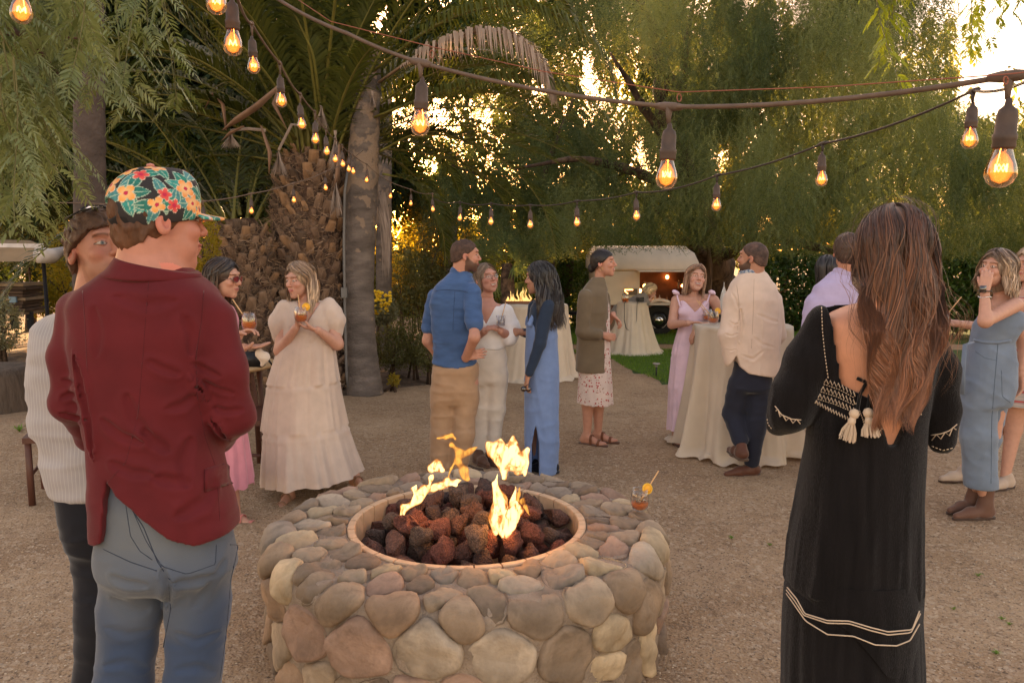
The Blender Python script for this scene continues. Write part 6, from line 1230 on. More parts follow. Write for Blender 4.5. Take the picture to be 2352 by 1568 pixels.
F.box(430, 680, 640, 960, .35); F.cloth("blouse", [F.loft([(700, 470, 530, .08), (730, 455, 545, .15), (790, 460, 545, .15), (850, 468, 540, .13), (920, 460, 548, .14)], 2.2)] + [(g, .02) for g in F.limb([(520, 740, 20, -.08), (512, 800, 19, -.12), (535, 782, 15, -.13)])], M_pink, .009, .03, lambda P: .006 * ridge(P, (8, 8, 10), 3))
M_cream = cloth("cream_cotton", (.62, .52, .44), .85); F.cloth("cuff", union([cn(F.p(596, 812, -.1), F.p(606, 818, -.1), .028, .03), cn(F.p(608, 822, -.1), F.p(602, 838, -.1), .026, .010)], .02), M_cream, .006, .02, lambda P: .006 * ridge(P, (25, 25, 25), 2))
ringmesh(F, "skirt", [(900, 468, 545, .13), (960, 462, 560, .16), (1040, 455, 572, .20), (1100, 450, 580, .23), (1112, 450, 581, .235)], M_pink, (14, .10), rag=.03, seed=2)
M_h = M_hair; F.long_hair(M_h, 1100, (.42, .48), 78, (.020, .014, .014), (.13, .065, .035), .006, 18, .010, .006, taper=1.0, seed=1, spread=1.05, front_len=.40)
shades(F, mat("red_lens", (.16, .02, .02), .08, 0, bump=0, spec=.7), M_wire)
drink(F.p(573, 760, -.14), "spritz with straw held by the woman in sunglasses", 1.0, .45, (-.5, .1))
# ---------------------------------------------------------------- blonde woman in cream tiered dress
F = Fig("blonde woman in cream puff sleeved tiered dress holding a spritz", 705, 5.45, SK2)
F.head(690, 645, -32, -5, -2, .98, sex='f', neck=(706, 700, .02), nr=.046, mouth='closed', lips=(.42, .12, .11), brow=(.14, .08, .05), iris=(.10, .10, .09))
F.skin_([cn(F.p(706, 715), F.p(706, 870), .085, .10)] + F.limb([(655, 720, 15, 0), (643, 805, 14, -.05), (680, 752, 9, -.17)]) + F.limb([(755, 715, 15, 0), (775, 790, 14, -.04), (730, 758, 9, -.17)]) + F.limb([(690, 880, 26, 0), (675, 1010, 17, -.05), (664, 1122, 11, -.1)]) + F.limb([(725, 880, 26, 0), (775, 1000, 17, .05), (815, 1085, 11, .12)]) + [cn(F.p(660, 716), F.p(750, 712), .055, .055)], .02)
F.hand(F.p(684, 748, -.17), (.1, -.3, 1), (1, -.2, -.1), 1, 38, .165, 5, 30); F.hand(F.p(727, 757, -.17), (-1, -.2, .25), (-.1, .2, 1), -1, 30, .165, 6, 30)
sandal(F, F.p(664, 1128, -.12), -12, cloth("tan_strap", (.36, .20, .12)), cloth("pale_sole", (.5, .38, .28)), .24); sandal(F, F.p(815, 1090, .12), 40, cloth("tan_strap2", (.36, .20, .12)), cloth("pale_sole2", (.5, .38, .28)), .24); F.body()
M_crm = cloth("cream_linen", (.56, .44, .37), .85, bump=.6, var=.05)
ringmesh(F, "skirt", [(756, 656, 756, .118), (775, 652, 762, .13), (800, 640, 768, .15), (850, 626, 774, .18), (880, 618, 779, .20), (930, 612, 788, .23), (985, 608, 798, .27), (1040, 606, 815, .31), (1092, 605, 832, .34)], M_crm, (17, .075), 300, 9, rag=.012, seed=4, tiers=(880, 985), droop=lambda x, y, f: .10 * x * f)
F.box(600, 670, 815, 830, .3); vneck = [F.p(690, 690), F.p(716, 742)]
F.cloth("bodice", [F.loft([(690, 668, 742, .06, .02), (706, 650, 764, .085, .01), (730, 650, 765, .11), (780, 650, 764, .13), (830, 642, 770, .14)], 2.3)] + [(ell(F.p(643, 745), (.050, .075, .13), roty(.15)), .03), (ell(F.p(768, 735), (.050, .075, .125), roty(-.3)), .03), (cone(F.p(655, 705), F.p(640, 740), .05, .07), .03), (cone(F.p(755, 700), F.p(772, 735), .05, .07), .03)], M_crm, .0075, .02, lambda P: .007 * ridge(P, (13, 13, 5), 3) + .003 * noise(P, 30), lambda P: -np.maximum(np.maximum(np.abs(P[:, 0] - F.p(712, 700)[0]) * 1.9 + (F.p(712, 742)[2] - P[:, 2]), (P[:, 1] - F.Y)), -1).astype(np.float32))
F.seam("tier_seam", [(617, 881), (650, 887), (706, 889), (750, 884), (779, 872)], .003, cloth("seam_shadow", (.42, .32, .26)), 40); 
F.long_hair(M_h, 1300, (.36, .42), 58, (.24, .15, .095), (.52, .37, .24), .018, 24, .014, .006, taper=.95, seed=2, spread=1.05, back=-.02, front_len=.40, gapL=48, gapR=72, part=-.01)
drink(F.p(692, 742, -.20), "spritz with straw in the blonde woman's hands", 1.0, .42, (-.05, -.1), True)
MB().tube([F.p(738 + 5 * math.cos(a), 764 + 10 * math.sin(a), -.15 + .03 * math.sin(a + 1)) - F.o for a in np.linspace(0, 6.28, 16)], .002, 5).build("bracelet", mat("gold", (.7, .45, .2), .3, 0, bump=0, metal=1), F.e)
# ---------------------------------------------------------------- man in blue shirt
F = Fig("bearded man in short sleeved blue shirt and tan trousers, hand on hip", 1048, 5.9, SK1)
F.head(1067, 588, 104, -3, 0, 1.02, sex='m', neck=(1055, 650, .02), nr=.060, beard=((.075, .04, .028), .9), brow=(.06, .035, .02))
F.skin_([cn(F.p(1045, 680), F.p(1045, 840), .09, .10)] + F.limb([(1078, 690, 12, -.07), (1089, 745, 11.5, -.19), (1090, 775, 13, -.27), (1070, 822, 10, -.12)]) + F.limb([(1000, 690, 16, .10), (983, 782, 13, .08), (1012, 825, 9, .12)]) + F.limb([(1022, 880, 28, 0), (1018, 1000, 19, 0), (1010, 1072, 13, 0)]) + F.limb([(1072, 880, 28, 0), (1062, 1000, 19, -.02), (1045, 1072, 13, 0)]), .02)
F.hand(F.p(1068, 820, -.13), (.95, -.15, .25), (-.2, .9, -.3), 1, 24, .185, 7, 60); F.hand(F.p(1012, 826, .12), (1, 0, -.2), (0, -1, 0), 1, 20, .18); F.body()
M_blue = cloth("blue_chambray", (.055, .105, .235), .85, var=.14, vs_=8, bs=450, bump=.5, stretch=(1, 1, 3))
F.box(955, 595, 1135, 870, .35); ha, hb = F.p(992, 846), F.p(1105, 838)
F.cloth("shirt", [F.loft([(618, 1040, 1076, .06, .01), (634, 1024, 1084, .075), (655, 1000, 1094, .105), (690, 988, 1097, .125), (760, 992, 1090, .125), (800, 996, 1088, .115), (870, 990, 1104, .13)], 2.5)] + [(g, .02) for g in F.limb([(1084, 672, 22, -.08), (1088, 730, 20, -.17), (1090, 744, 20, -.20)]) + F.limb([(1002, 682, 21, .08), (985, 752, 18, .09)])], M_blue, .0065, .03, lambda P: .006 * ridge(P, (7, 7, 12), 2) + .003 * noise(P, (20, 20, 35), 5) + .008 * np.exp(-((P[:, 2] - 1.0) / .05) ** 2) * ridge(P, (4, 4, 22), 9), lambda P: smax(hb[2] + .01 * np.cos((P[:, 0] - ha[0]) * 18) - P[:, 2], -np.float32(9) + 0 * P[:, 0], .005))
F.seam("yoke_seam", [(1000, 668), (1020, 665), (1060, 668), (1075, 672)], .0022, cloth("blue_thread", (.02, .04, .10)), 20); F.seam("pleat", [(1045, 668), (1043, 700), (1040, 760)], .002, cloth("blue_thread2", (.025, .05, .12)), 20)
F.box(1010, 595, 1110, 650, .2); F.cloth("collar", F.loft([(612, 1036, 1078, .062, .01), (636, 1030, 1088, .072, .01)], 2.1), M_blue, .005, .01, None, lambda P: (P[:, 2] - F.p(1040, 612)[2] + .35 * (P[:, 0] - F.p(1040, 612)[0])).astype(np.float32))
M_tan = cloth("tan_chino", (.37, .235, .145), .85, bs=450); F.box(960, 820, 1130, 1120, .3); F.bb[0][2] = -.01
F.cloth("trousers", [F.loft([(830, 995, 1100, .125), (890, 990, 1098, .135), (930, 992, 1094, .115)], 2.3, .05)] + [(g, .03) for g in F.limb([(1018, 905, 30, 0), (1014, 1000, 26, 0), (1008, 1078, 22, 0)]) + F.limb([(1070, 905, 30, 0), (1064, 1000, 26, -.03), (1050, 1080, 22, 0)])], M_tan, .008, .03, lambda P: .007 * ridge(P, (6, 6, 16), 2) + .005 * ridge(P + np.stack([np.zeros(len(P)), np.zeros(len(P)), P[:, 0] * .8], 1).astype(np.float32), (4, 4, 12), 6))
for px, dy in ((1008, 0), (1048, 0)): shoe(F, "shoe", F.p(px, 1075) * [1, 1, 0] + [0, 0, .085], 100, cloth("dark_shoe", (.05, .03, .02), .5))
F.short_hair(mat("cropped_hair", (.065, .036, .026), .7, .3, 40, .6, 160), .004, .070, .022, -.05, rough=.002)
# ---------------------------------------------------------------- older woman in white blouse
F = Fig("laughing older woman in glasses, white blouse and cream trousers", 1125, 6.25, (.50, .245, .18))
F.head(1117, 641, 32, 10, -6, .97, sex='f', neck=(1120, 697, .02), nr=.050, mouth='laugh', squint=.5, lips=(.38, .12, .10), brow=(.2, .12, .08), jaw=1.1)
F.skin_([cn(F.p(1122, 715), F.p(1128, 800), .09, .10)] + F.limb([(1098, 720, 15, -.03), (1088, 775, 13, -.05), (1112, 760, 9, -.18)]) + F.limb([(1158, 720, 15, -.02), (1172, 775, 13, -.04), (1150, 760, 9, -.18)]) + F.limb([(1112, 850, 17, 0), (1106, 930, 13, 0), (1100, 1040, 11, 0)]) + F.limb([(1142, 850, 17, -.02), (1140, 930, 13, -.02), (1132, 1040, 11, -.02)]) + [cn(F.p(1104, 712), F.p(1148, 712), .05, .05)], .02)
F.hand(F.p(1112, 758, -.18), (1, -.2, .35), (.1, .3, -1), 1, 35, .165, 5, 30); F.hand(F.p(1150, 760, -.18), (-1, -.2, .4), (0, .3, -1), -1, 35, .16, 5, 30)
M_wht = cloth("white_blouse", (.78, .74, .74), .85); M_iv = cloth("ivory_trousers", (.68, .60, .53), .85)
F.body(); F.box(1065, 675, 1200, 815, .3)
F.cloth("blouse", [F.loft([(695, 1100, 1140, .06, .02), (708, 1090, 1160, .09), (740, 1086, 1168, .11), (780, 1088, 1164, .13), (800, 1092, 1160, .125)], 2.3)] + [(g, .02) for g in F.limb([(1160, 718, 21, -.01), (1174, 755, 22, -.03), (1168, 775, 21, -.07)]) + F.limb([(1098, 718, 20, -.01), (1088, 760, 20, -.03)])], M_wht, .007, .03, lambda P: .005 * ridge(P, (9, 9, 12), 3), lambda P: -np.maximum(np.abs(P[:, 0] - F.p(1117, 700)[0]) * 1.9 + (F.p(1117, 742)[2] - P[:, 2]), P[:, 1] - F.Y).astype(np.float32))
F.box(1060, 780, 1200, 1090, .3); F.bb[0][2] = -.01
F.cloth("trousers", [F.loft([(790, 1094, 1160, .115), (820, 1088, 1165, .13), (880, 1088, 1163, .12)], 2.3, .05)] + [(g, .03) for g in F.limb([(1108, 860, 26, 0), (1105, 940, 21, 0), (1100, 1032, 15, 0)]) + F.limb([(1143, 860, 25, -.02), (1140, 940, 20, -.02), (1132, 1038, 14, -.02)])], M_iv, .008, .03, lambda P: .005 * ridge(P, (7, 7, 10), 2))
for px in (1100, 1130): shoe(F, "shoe", F.p(px, 1050) * [1, 1, 0] + [0, -.03, .085], 25, cloth("brown_flat", (.12, .06, .04), .5), .25)
F.long_hair(M_h, 500, (.20, .25), 68, (.20, .14, .10), (.30, .21, .15), .008, 20, .008, .006, seed=3, taper=1.0)
shades(F, glassmat("spectacle_lens", (.95, .95, .95), .5), M_wire, -.112, .008, 0, 1, "glasses", False, .024, .018, .0014)
drink(F.p(1150, 750, -.22), "clear tumbler of iced water in the older woman's hands", .95, .35, (.2, 0), False, M_ice, True); drink(F.p(1100, 752, -.26), "clear tumbler held between the blue shirt and the white blouse", .95, .5, None, False, M_ice, True)
b = MB(); M_bead = cloth("red_beads", (.35, .06, .04), .5)
for side in (-1, 1):
    for i in range(16): t = i / 15; P_ = F.trace([(1121 + side * (12 * (1 - t) + 3), 702 + 52 * t)], off=.008)[0] - F.o; b.lathe([[.0005, .0045], [.0042, .0], [.0005, -.0045]], 6, P_)
b.build("bead_necklace", M_bead, F.e, kind="stuff")
# ---------------------------------------------------------------- woman in blue overalls
F = Fig("black haired woman in light blue overalls with navy sleeves holding sunglasses", 1245, 6.0, SK3)
F.head(1240, 640, -112, -4, 0, .98, sex='f', neck=(1246, 700, .02), nr=.045)
F.skin_([cn(F.p(1245, 715), F.p(1243, 860), .08, .095)] + F.limb([(1255, 700, 14, -.10), (1238, 790, 12, -.15), (1214, 860, 8.5, -.16)]) + F.limb([(1228, 705, 13, .12), (1222, 768, 11, .15), (1196, 762, 8, .14)]) + F.limb([(1232, 880, 18, .05), (1224, 980, 13, .05), (1228, 1065, 11, .06)]) + F.limb([(1256, 880, 18, -.03), (1262, 980, 14, -.03), (1265, 1065, 11, -.05)]), .02)
F.hand(F.p(1213, 862, -.16), (-.2, 0, -1), (1, .3, 0), -1, 30, .16, 5, 30); F.hand(F.p(1194, 762, .14), (-1, .1, .1), (0, 1, -.3), 1, 12, .16); F.body()
M_navy = cloth("navy_jersey", (.022, .035, .065), .85); M_ovr = cloth("light_blue_cotton", (.155, .225, .42), .85, bump=.5)
F.box(1165, 660, 1300, 890, .35); F.cloth("top", [F.loft([(690, 1228, 1262, .07), (704, 1218, 1274, .13), (750, 1212, 1276, .135), (800, 1216, 1272, .12), (840, 1216, 1274, .12)], 2.2)] + [(g, .015) for g in F.limb([(1257, 702, 18, -.11), (1240, 790, 14, -.16), (1216, 856, 10.5, -.17)]) + F.limb([(1228, 705, 16, .12), (1222, 768, 13, .15), (1202, 763, 10, .15)])], M_navy, .008, .02, lambda P: .003 * ridge(P, (9, 9, 25), 3))
F.box(1190, 700, 1300, 1110, .35); F.bb[0][2] = -.01; sl0 = F.p(1222, 965)
F.cloth("overalls", [F.loft([(742, 1210, 1278, .13), (790, 1208, 1281, .135), (850, 1206, 1285, .15), (950, 1205, 1285, .155), (1084, 1206, 1281, .165)], 2.6)] + [(g, .02) for g in F.limb([(1219, 705, 4, .12), (1211, 745, 5, .14)]) + F.limb([(1236, 704, 5, -.02), (1216, 745, 7, -.12)]) + F.limb([(1262, 708, 4, -.02), (1272, 745, 6, -.10)])], M_ovr, .0075, .02, lambda P: .008 * ridge(P + np.stack([P[:, 2] * .15, 0 * P[:, 2], 0 * P[:, 2]], 1), (9, 9, 2.2), 3) + .004 * ridge(P, (7, 7, 9), 6), lambda P: -np.maximum(np.maximum(np.abs(P[:, 0] - F.p(1229, 1000)[0] - .0) - .028 * np.clip((sl0[2] - P[:, 2]) * 6, 0, 1), P[:, 2] - sl0[2]), P[:, 1] - F.Y - .02).astype(np.float32))
for px, dy in ((1228, .06), (1265, -.05)): shoe(F, "shoe", F.p(px, 1072, dy) * [1, 1, 0] + [0, 0, .085], -110, M_dk, .25)
F.long_hair(M_h, 1400, (.48, .56), 84, (.010, .008, .009), (.022, .014, .013), .022, 19, .014, .007, seed=4, taper=1.15, spread=1.15, front_len=.36, back=.02)
b = MB()
for i in (-1, 1): b.lathe([[.001, .003], [.022, .002], [.022, -.002], [.001, -.003]], 14, F.p(1208 + 5 * i, 893, -.18) - F.o, rotx(R(80)) @ rotz(.4 * i))
b.add(np.concatenate(MB().tube([F.p(1203, 890, -.18) - F.o, F.p(1213, 882, -.2) - F.o], .003, 5).v), *[np.concatenate(MB().tube([F.p(1203, 890, -.18), F.p(1213, 882, -.2)], .003, 5).q), None]); s_o = b.build("sunglasses", M_lens, None, loc=F.o); tag(s_o, "black sunglasses dangling from the hand of the overalls woman", "sunglasses")
# ---------------------------------------------------------------- woman in olive jacket
F = Fig("smiling woman with dark bun in long olive jacket over a floral dress", 1368, 6.85, SK1)
F.head(1384, 605, 74, 2, 0, .98, sex='f', neck=(1376, 655, .02), nr=.045, mouth='smile', brow=(.03, .02, .015), squint=.7)
F.skin_([cn(F.p(1366, 670), F.p(1364, 830), .075, .085)] + F.limb([(1345, 680, 12, -.12), (1340, 765, 11, -.14), (1380, 768, 7.5, -.16)]) + F.limb([(1385, 680, 11, .10), (1392, 745, 10, .12), (1408, 722, 7, .02)]) + F.limb([(1355, 850, 20, -.03), (1350, 930, 14, -.03), (1349, 992, 9, -.03)]) + F.limb([(1376, 850, 20, .04), (1374, 930, 14, .04), (1374, 985, 9, .05)]), .02)
F.hand(F.p(1384, 768, -.16), (1, 0, -.25), (0, 1, 0), -1, 35, .165, 5, 25); F.hand(F.p(1408, 724, .0), (.7, -.2, -.6), (-.6, 0, -.6), 1, 45, .165, 5, 25)
M_bs = cloth("brown_strap", (.16, .06, .03), .5); M_bso = cloth("brown_sole", (.09, .04, .025), .7)
sandal(F, F.p(1347, 996, -.03), 62, M_bs, M_bso, .25); sandal(F, F.p(1372, 990, .06), 70, M_bs, M_bso, .25); F.body()
def florald():
    m = cloth("floral_cotton", (.62, .50, .46), .85); nt = m.node_tree; N = nt.nodes; L = nt.links; b = N["Principled BSDF"]; old = b.inputs["Base Color"].links[0].from_socket; tc = N.new("ShaderNodeTexCoord")
    for sc_, c, th in ((34, (.38, .05, .05), .30), (41, (.30, .16, .10), .24)):
        v = N.new("ShaderNodeTexVoronoi"); v.inputs["Scale"].default_value = sc_; L.new(tc.outputs["Object"], v.inputs[0]); mr = N.new("ShaderNodeMapRange"); mr.inputs[1].default_value = th; mr.inputs[2].default_value = th - .06; L.new(v.outputs[0], mr.inputs[0]); mx = N.new("ShaderNodeMix"); mx.data_type = 'RGBA'; L.new(mr.outputs[0], mx.inputs[0]); L.new(old, mx.inputs[6]); mx.inputs[7].default_value = (*c, 1); old = mx.outputs[2]
    L.new(old, b.inputs["Base Color"]); return m
M_flo = florald(); M_oli = cloth("olive_wool", (.155, .115, .075), .9, bump=.5)
ringmesh(F, "dress", [(662, 1355, 1390, .10, 0), (700, 1346, 1400, .13), (760, 1342, 1401, .13), (820, 1330, 1402, .15), (880, 1328, 1406, .17), (924, 1325, 1408, .18)], M_flo, (12, .05), 160, 6, rag=.01, seed=5)
F.box(1300, 630, 1440, 880, .35)
F.cloth("jacket", [F.loft([(636, 1362, 1388, .055, .0), (650, 1348, 1392, .09), (672, 1334, 1396, .15), (710, 1327, 1398, .16), (780, 1325, 1394, .155), (855, 1322, 1398, .17)], 2.4)] + [(g, .02) for g in F.limb([(1345, 682, 18, -.13), (1338, 762, 16, -.15), (1374, 768, 12, -.16)]) + F.limb([(1385, 682, 16, .12), (1394, 748, 14, .13), (1408, 728, 11, .03)])], M_oli, .008, .025, lambda P: .005 * ridge(P, (7, 7, 10), 3), lambda P: np.maximum(F.p(1360, 851)[2] - P[:, 2], -np.maximum(np.maximum(np.abs(P[:, 1] - F.Y - .02) - .06, F.p(1384, 700)[0] - P[:, 0]), P[:, 2] - F.p(0, 700)[2])).astype(np.float32))
F.seam("pocket_edge", [(1345, 790), (1385, 788)], .004, M_oli, 10)
M_blk = mat("black_hair_bun", (.014, .010, .010), .4, .3, 30, .8, 120, stretch=(1, 1, .4), bd=.004); F.short_hair(M_blk, .010, .066, .012, -.055, rough=.002)
fobj("hair_bun", lambda P: ell(F.hc_(0, .098, -.035), (.035, .035, .042))(P) - .004 * ridge(P, 30), F.hc - .22, F.hc + .22, .005, M_blk, F.o, F.e)
MB().tube([F.hc_(-.078, .0 + .012 * math.cos(a), -.045 + .016 * math.sin(a)) - F.o for a in np.linspace(0, 6.28, 14)], .0015, 5).build("hoop_earring", mat("gold2", (.7, .5, .25), .25, 0, bump=0, metal=1), F.e)
# ---------------------------------------------------------------- laughing woman in pale pink dress
F = Fig("laughing woman in pale pink strappy maxi dress leaning on the cocktail table", 1585, 6.95, SK2)
F.head(1597, 641, 6, 12, 8, 1.0, sex='f', neck=(1592, 700, .03), nr=.046, mouth='laugh', squint=.45, lips=(.40, .12, .11), brow=(.2, .12, .08))
F.skin_([cn(F.p(1592, 715, .01), F.p(1588, 800, .02), .085, .09), cn(F.p(1562, 690, .02), F.p(1632, 688, .02), .05, .05), cn(F.p(1575, 710, -.04), F.p(1575, 712, -.045), .042, .042), cn(F.p(1608, 710, -.04), F.p(1608, 712, -.045), .042, .042)] + F.limb([(1553, 690, 12, 0), (1544, 744, 11, -.05), (1580, 742, 7.5, -.22)]) + F.limb([(1640, 690, 12, 0), (1664, 738, 11, -.03), (1615, 748, 7.5, -.25)]) + F.limb([(1578, 830, 22, 0), (1570, 920, 15, 0), (1562, 990, 9, 0)]) + F.limb([(1602, 830, 22, 0), (1600, 920, 15, 0), (1592, 990, 9, 0)]), .02)
F.hand(F.p(1582, 741, -.22), (1, -.1, .05), (0, -.2, -1), 1, 18, .165, 6, 25); F.hand(F.p(1600, 752, -.26), (-.5, 0, -1), (.8, .2, 0), -1, 18, .165, 6, 25)
sandal(F, F.p(1553, 985, -.05) * [1, 1, 0] + [0, 0, float(gz(0, 6.9)) + .09], 0, M_bs, M_bso, .24); F.body()
M_lil = cloth("pale_pink_gauze", (.68, .50, .60), .85, bump=.6)
ringmesh(F, "dress", [(722, 1554, 1628, .105, -.01), (748, 1560, 1622, .10), (790, 1548, 1630, .13), (815, 1543, 1634, .15), (880, 1537, 1640, .18), (888, 1536, 1640, .185), (940, 1534, 1642, .2), (985, 1532, 1644, .21)], M_lil, (15, .06), 200, 8, rag=.015, seed=6, tiers=(815, 890))
F.box(1535, 660, 1650, 740, .25); F.cloth("bodice", [F.loft([(690, 1556, 1628, .10), (735, 1556, 1626, .11)], 2.3)] + [(ell(F.p(1574, 716, -.065), (.062, .052, .055)), .02), (ell(F.p(1609, 716, -.065), (.062, .052, .055)), .02)], M_lil, .006, .02, lambda P: .003 * ridge(P, (30, 30, 12), 3), lambda P: -np.maximum(np.abs(P[:, 0] - F.p(1592, 700)[0]) * 1.1 + (F.p(1592, 716)[2] - P[:, 2]), -1).astype(np.float32))
for pts in ([(1562, 704, -.09), (1556, 682, -.04), (1555, 672, .0), (1560, 676, .06)], [(1621, 704, -.09), (1628, 682, -.04), (1632, 671, .0), (1628, 676, .06)]): MB().tube([F.p(*p) - F.o for p in pts], .008, 6, flat=.5).build("strap", M_lil, F.e)
for px in (1552, 1636): fobj("strap_bow", lambda P: ell(F.p(px, 672, -.02), (.035, .025, .02), roty(.4))(P) - .006 * ridge(P, 40), F.p(px, 672) - .07, F.p(px, 672) + .07, .006, M_lil, F.o, F.e)
F.long_hair(M_h, 1000, (.27, .33), 62, (.22, .115, .065), (.34, .19, .11), .006, 16, .010, .006, seed=5, taper=1.0, gapL=60, gapR=52, part=.02, front_len=.31)
# ---------------------------------------------------------------- man in beige blazer
F = Fig("man seen from behind in beige blazer and navy trousers, ankles crossed", 1722, 5.9, SK3)
F.head(1731, 594, -128, 2, 0, 1.02, sex='m', neck=(1728, 650, .01), nr=.062, beard=((.05, .03, .022), .9))
F.skin_([cn(F.p(1727, 680), F.p(1722, 850), .09, .10)] + F.limb([(1690, 690, 16, 0), (1678, 775, 14, .0), (1700, 820, 10, .05)]) + F.limb([(1770, 690, 16, 0), (1785, 775, 14, .05), (1765, 800, 10, .15)]) + F.limb([(1742, 880, 18, 0), (1735, 980, 13, 0), (1727, 1065, 12, 0)]) + F.limb([(1700, 880, 18, 0), (1686, 950, 13, .05), (1700, 1015, 12, -.08)]), .02); F.hand(F.p(1700, 822, .05), (.4, .2, -1), (0, 1, 0), 1, 30, .18); F.body()
M_beige = cloth("beige_linen", (.62, .48, .40), .85, bump=.45, var=.05); F.box(1640, 600, 1815, 880, .35)
hX2 = np.array([F.p(x, 0)[0] for x in (1655, 1680, 1692, 1712, 1722, 1740, 1790)]); hZ2 = np.array([F.p(0, y)[2] for y in (832, 840, 846, 812, 838, 852, 860)])
bb_ = [F.loft([(622, 1702, 1754, .065, .01), (636, 1692, 1766, .08), (655, 1678, 1780, .105), (690, 1668, 1790, .125), (760, 1672, 1793, .13), (820, 1674, 1789, .13), (870, 1674, 1788, .14)], 2.6)] + [(g, .025) for g in F.limb([(1686, 690, 24, .0), (1673, 770, 22, -.04), (1682, 828, 18, -.04)]) + F.limb([(1774, 690, 22, 0), (1783, 770, 20, .06), (1770, 800, 16, .12)])]
cb_ = creases(F, union(bb_, .03), [([(1700, 700), (1704, 740), (1698, 790)], .008, .010), ([(1672, 735), (1685, 745), (1700, 742)], .006, .006), ([(1662, 765), (1680, 772), (1697, 765)], .006, .007), ([(1664, 800), (1680, 806), (1695, 800)], .005, .006), ([(1735, 720), (1770, 735), (1790, 740)], .010, .004), ([(1700, 815), (1730, 825), (1760, 800)], .009, .006), ([(1725, 770), (1750, 790), (1785, 800)], .009, .004), ([(1680, 670), (1690, 690), (1700, 720)], .008, .005)])
F.cloth("blazer", bb_, M_beige, .0065, .03, lambda P: .006 * ridge(P, (9, 9, 5), 2) + .002 * noise(P, (16, 16, 16), 5) + cb_(P), lambda P: (np.interp(P[:, 0], hX2, hZ2) - P[:, 2]).astype(np.float32))
M_bsm = cloth("beige_seam", (.36, .26, .20)); F.seam("armhole_seam", [(1692, 655), (1697, 690), (1698, 730), (1692, 765)], .0018, M_bsm, 20); F.seam("centre_seam", [(1732, 640), (1730, 720), (1726, 800)], .0014, M_bsm, 24)
F.box(1680, 595, 1790, 660, .2); F.cloth("collar", F.loft([(612, 1704, 1752, .066, .01), (640, 1694, 1762, .078, .01)], 2.1), M_beige, .005, .01, None, lambda P: (P[:, 2] - F.p(1750, 611)[2] - .35 * (P[:, 0] - F.p(1750, 612)[0])).astype(np.float32))
F.cloth("shirt_collar", F.loft([(618, 1700, 1748, .064, .0), (645, 1696, 1752, .07, .0)], 2.1), cloth("blue_print_shirt", (.10, .15, .24), .8, col2=(.4, .4, .42), c2s=60), .005, .01, None, lambda P: np.maximum(P[:, 2] - F.p(1750, 606)[2] - .35 * (P[:, 0] - F.p(1750, 612)[0]), P[:, 0] - F.p(1735, 600)[0]).astype(np.float32))
for i in range(4): p_ = F.trace([(1684 + 3.0 * i - 4, 818 - 1.0 * i)], off=.004)[0] - F.o; MB().lathe([[.001, .003], [.006, .002], [.006, -.002], [.001, -.003]], 8, p_, rotx(R(90))).build("cuff_button", M_bs, F.e)
M_nvt = cloth("navy_denim", (.018, .020, .034), .85, bump=.4); F.box(1640, 790, 1790, 1110, .35); F.bb[0][2] = -.01
F.cloth("trousers", [F.loft([(812, 1694, 1762, .095), (850, 1684, 1770, .12), (900, 1684, 1766, .118)], 2.3, .05)] + [(g, .03) for g in F.limb([(1744, 880, 28, 0), (1738, 970, 23, -.02), (1727, 1058, 18, 0)]) + F.limb([(1700, 880, 27, 0), (1684, 950, 24, .06), (1700, 1012, 18, -.06)])], M_nvt, .008, .03, lambda P: .007 * ridge(P, (7, 7, 17), 2))
M_bsh = cloth("brown_dress_shoe", (.10, .04, .025), .45, bump=.1); M_bsl = cloth("worn_sole", (.085, .05, .032), .7)
shoe(F, "shoe", F.p(1727, 1060) * [1, 1, 0] + [0, .0, .088], -80, M_bsh, .31, M_bsl)
shoe(F, "shoe", F.p(1703, 1025, -.10), -172, M_bsh, .30, M_bsl, pitch=R(-72) * -1)
F.short_hair(mat("buzzed_hair", (.06, .036, .028), .7, .3, 40, .5, 200, col2=(.11, .06, .045), c2s=14), .003, .072, .02, -.052, rough=.001)
# ---------------------------------------------------------------- man in lavender shirt and a dark haired guest beyond him
F = Fig("man seen from behind in lavender shirt, mostly hidden by long auburn hair", 1945, 5.3, SK1)
F.head(1946, 580, 165, 0, 0, 1.0, sex='m', neck=(1946, 650, .01), nr=.060)
F.skin_([cn(F.p(1946, 680), F.p(1946, 860), .09, .10)] + F.limb([(1925, 900, 28, 0), (1925, 1130, 14, 0)]) + F.limb([(1970, 900, 28, 0), (1970, 1130, 14, 0)]) + F.limb([(1880, 700, 17, 0), (1865, 800, 14, 0), (1900, 860, 10, .1)]), .02); F.body()
M_lav = cloth("lavender_cotton", (.42, .36, .56), .85); F.box(1815, 600, 2080, 900, .3)
F.cloth("shirt", [F.loft([(622, 1912, 1982, .06, .01), (642, 1890, 2003, .08), (662, 1868, 2025, .11), (710, 1852, 2040, .13), (800, 1862, 2030, .13), (880, 1862, 2030, .135)], 2.4)] + [(g, .02) for g in F.limb([(1874, 700, 26, 0), (1858, 800, 22, 0), (1880, 850, 18, .06)])], M_lav, .009, .03, lambda P: .005 * ridge(P, (7, 7, 12), 2))
F.box(1900, 600, 2010, 650, .2); F.cloth("collar", F.loft([(614, 1916, 1980, .064), (634, 1910, 1986, .072)], 2.1), M_lav, .006)
F.box(1850, 850, 2050, 1180, .3); F.bb[0][2] = -.01; F.cloth("trousers", [F.loft([(860, 1868, 2025, .13), (920, 1868, 2025, .13)], 2.3, .05)] + [(g, .03) for g in F.limb([(1918, 900, 34, 0), (1918, 1140, 24, 0)]) + F.limb([(1975, 900, 34, 0), (1975, 1140, 24, 0)])], M_tan, .011, .03)
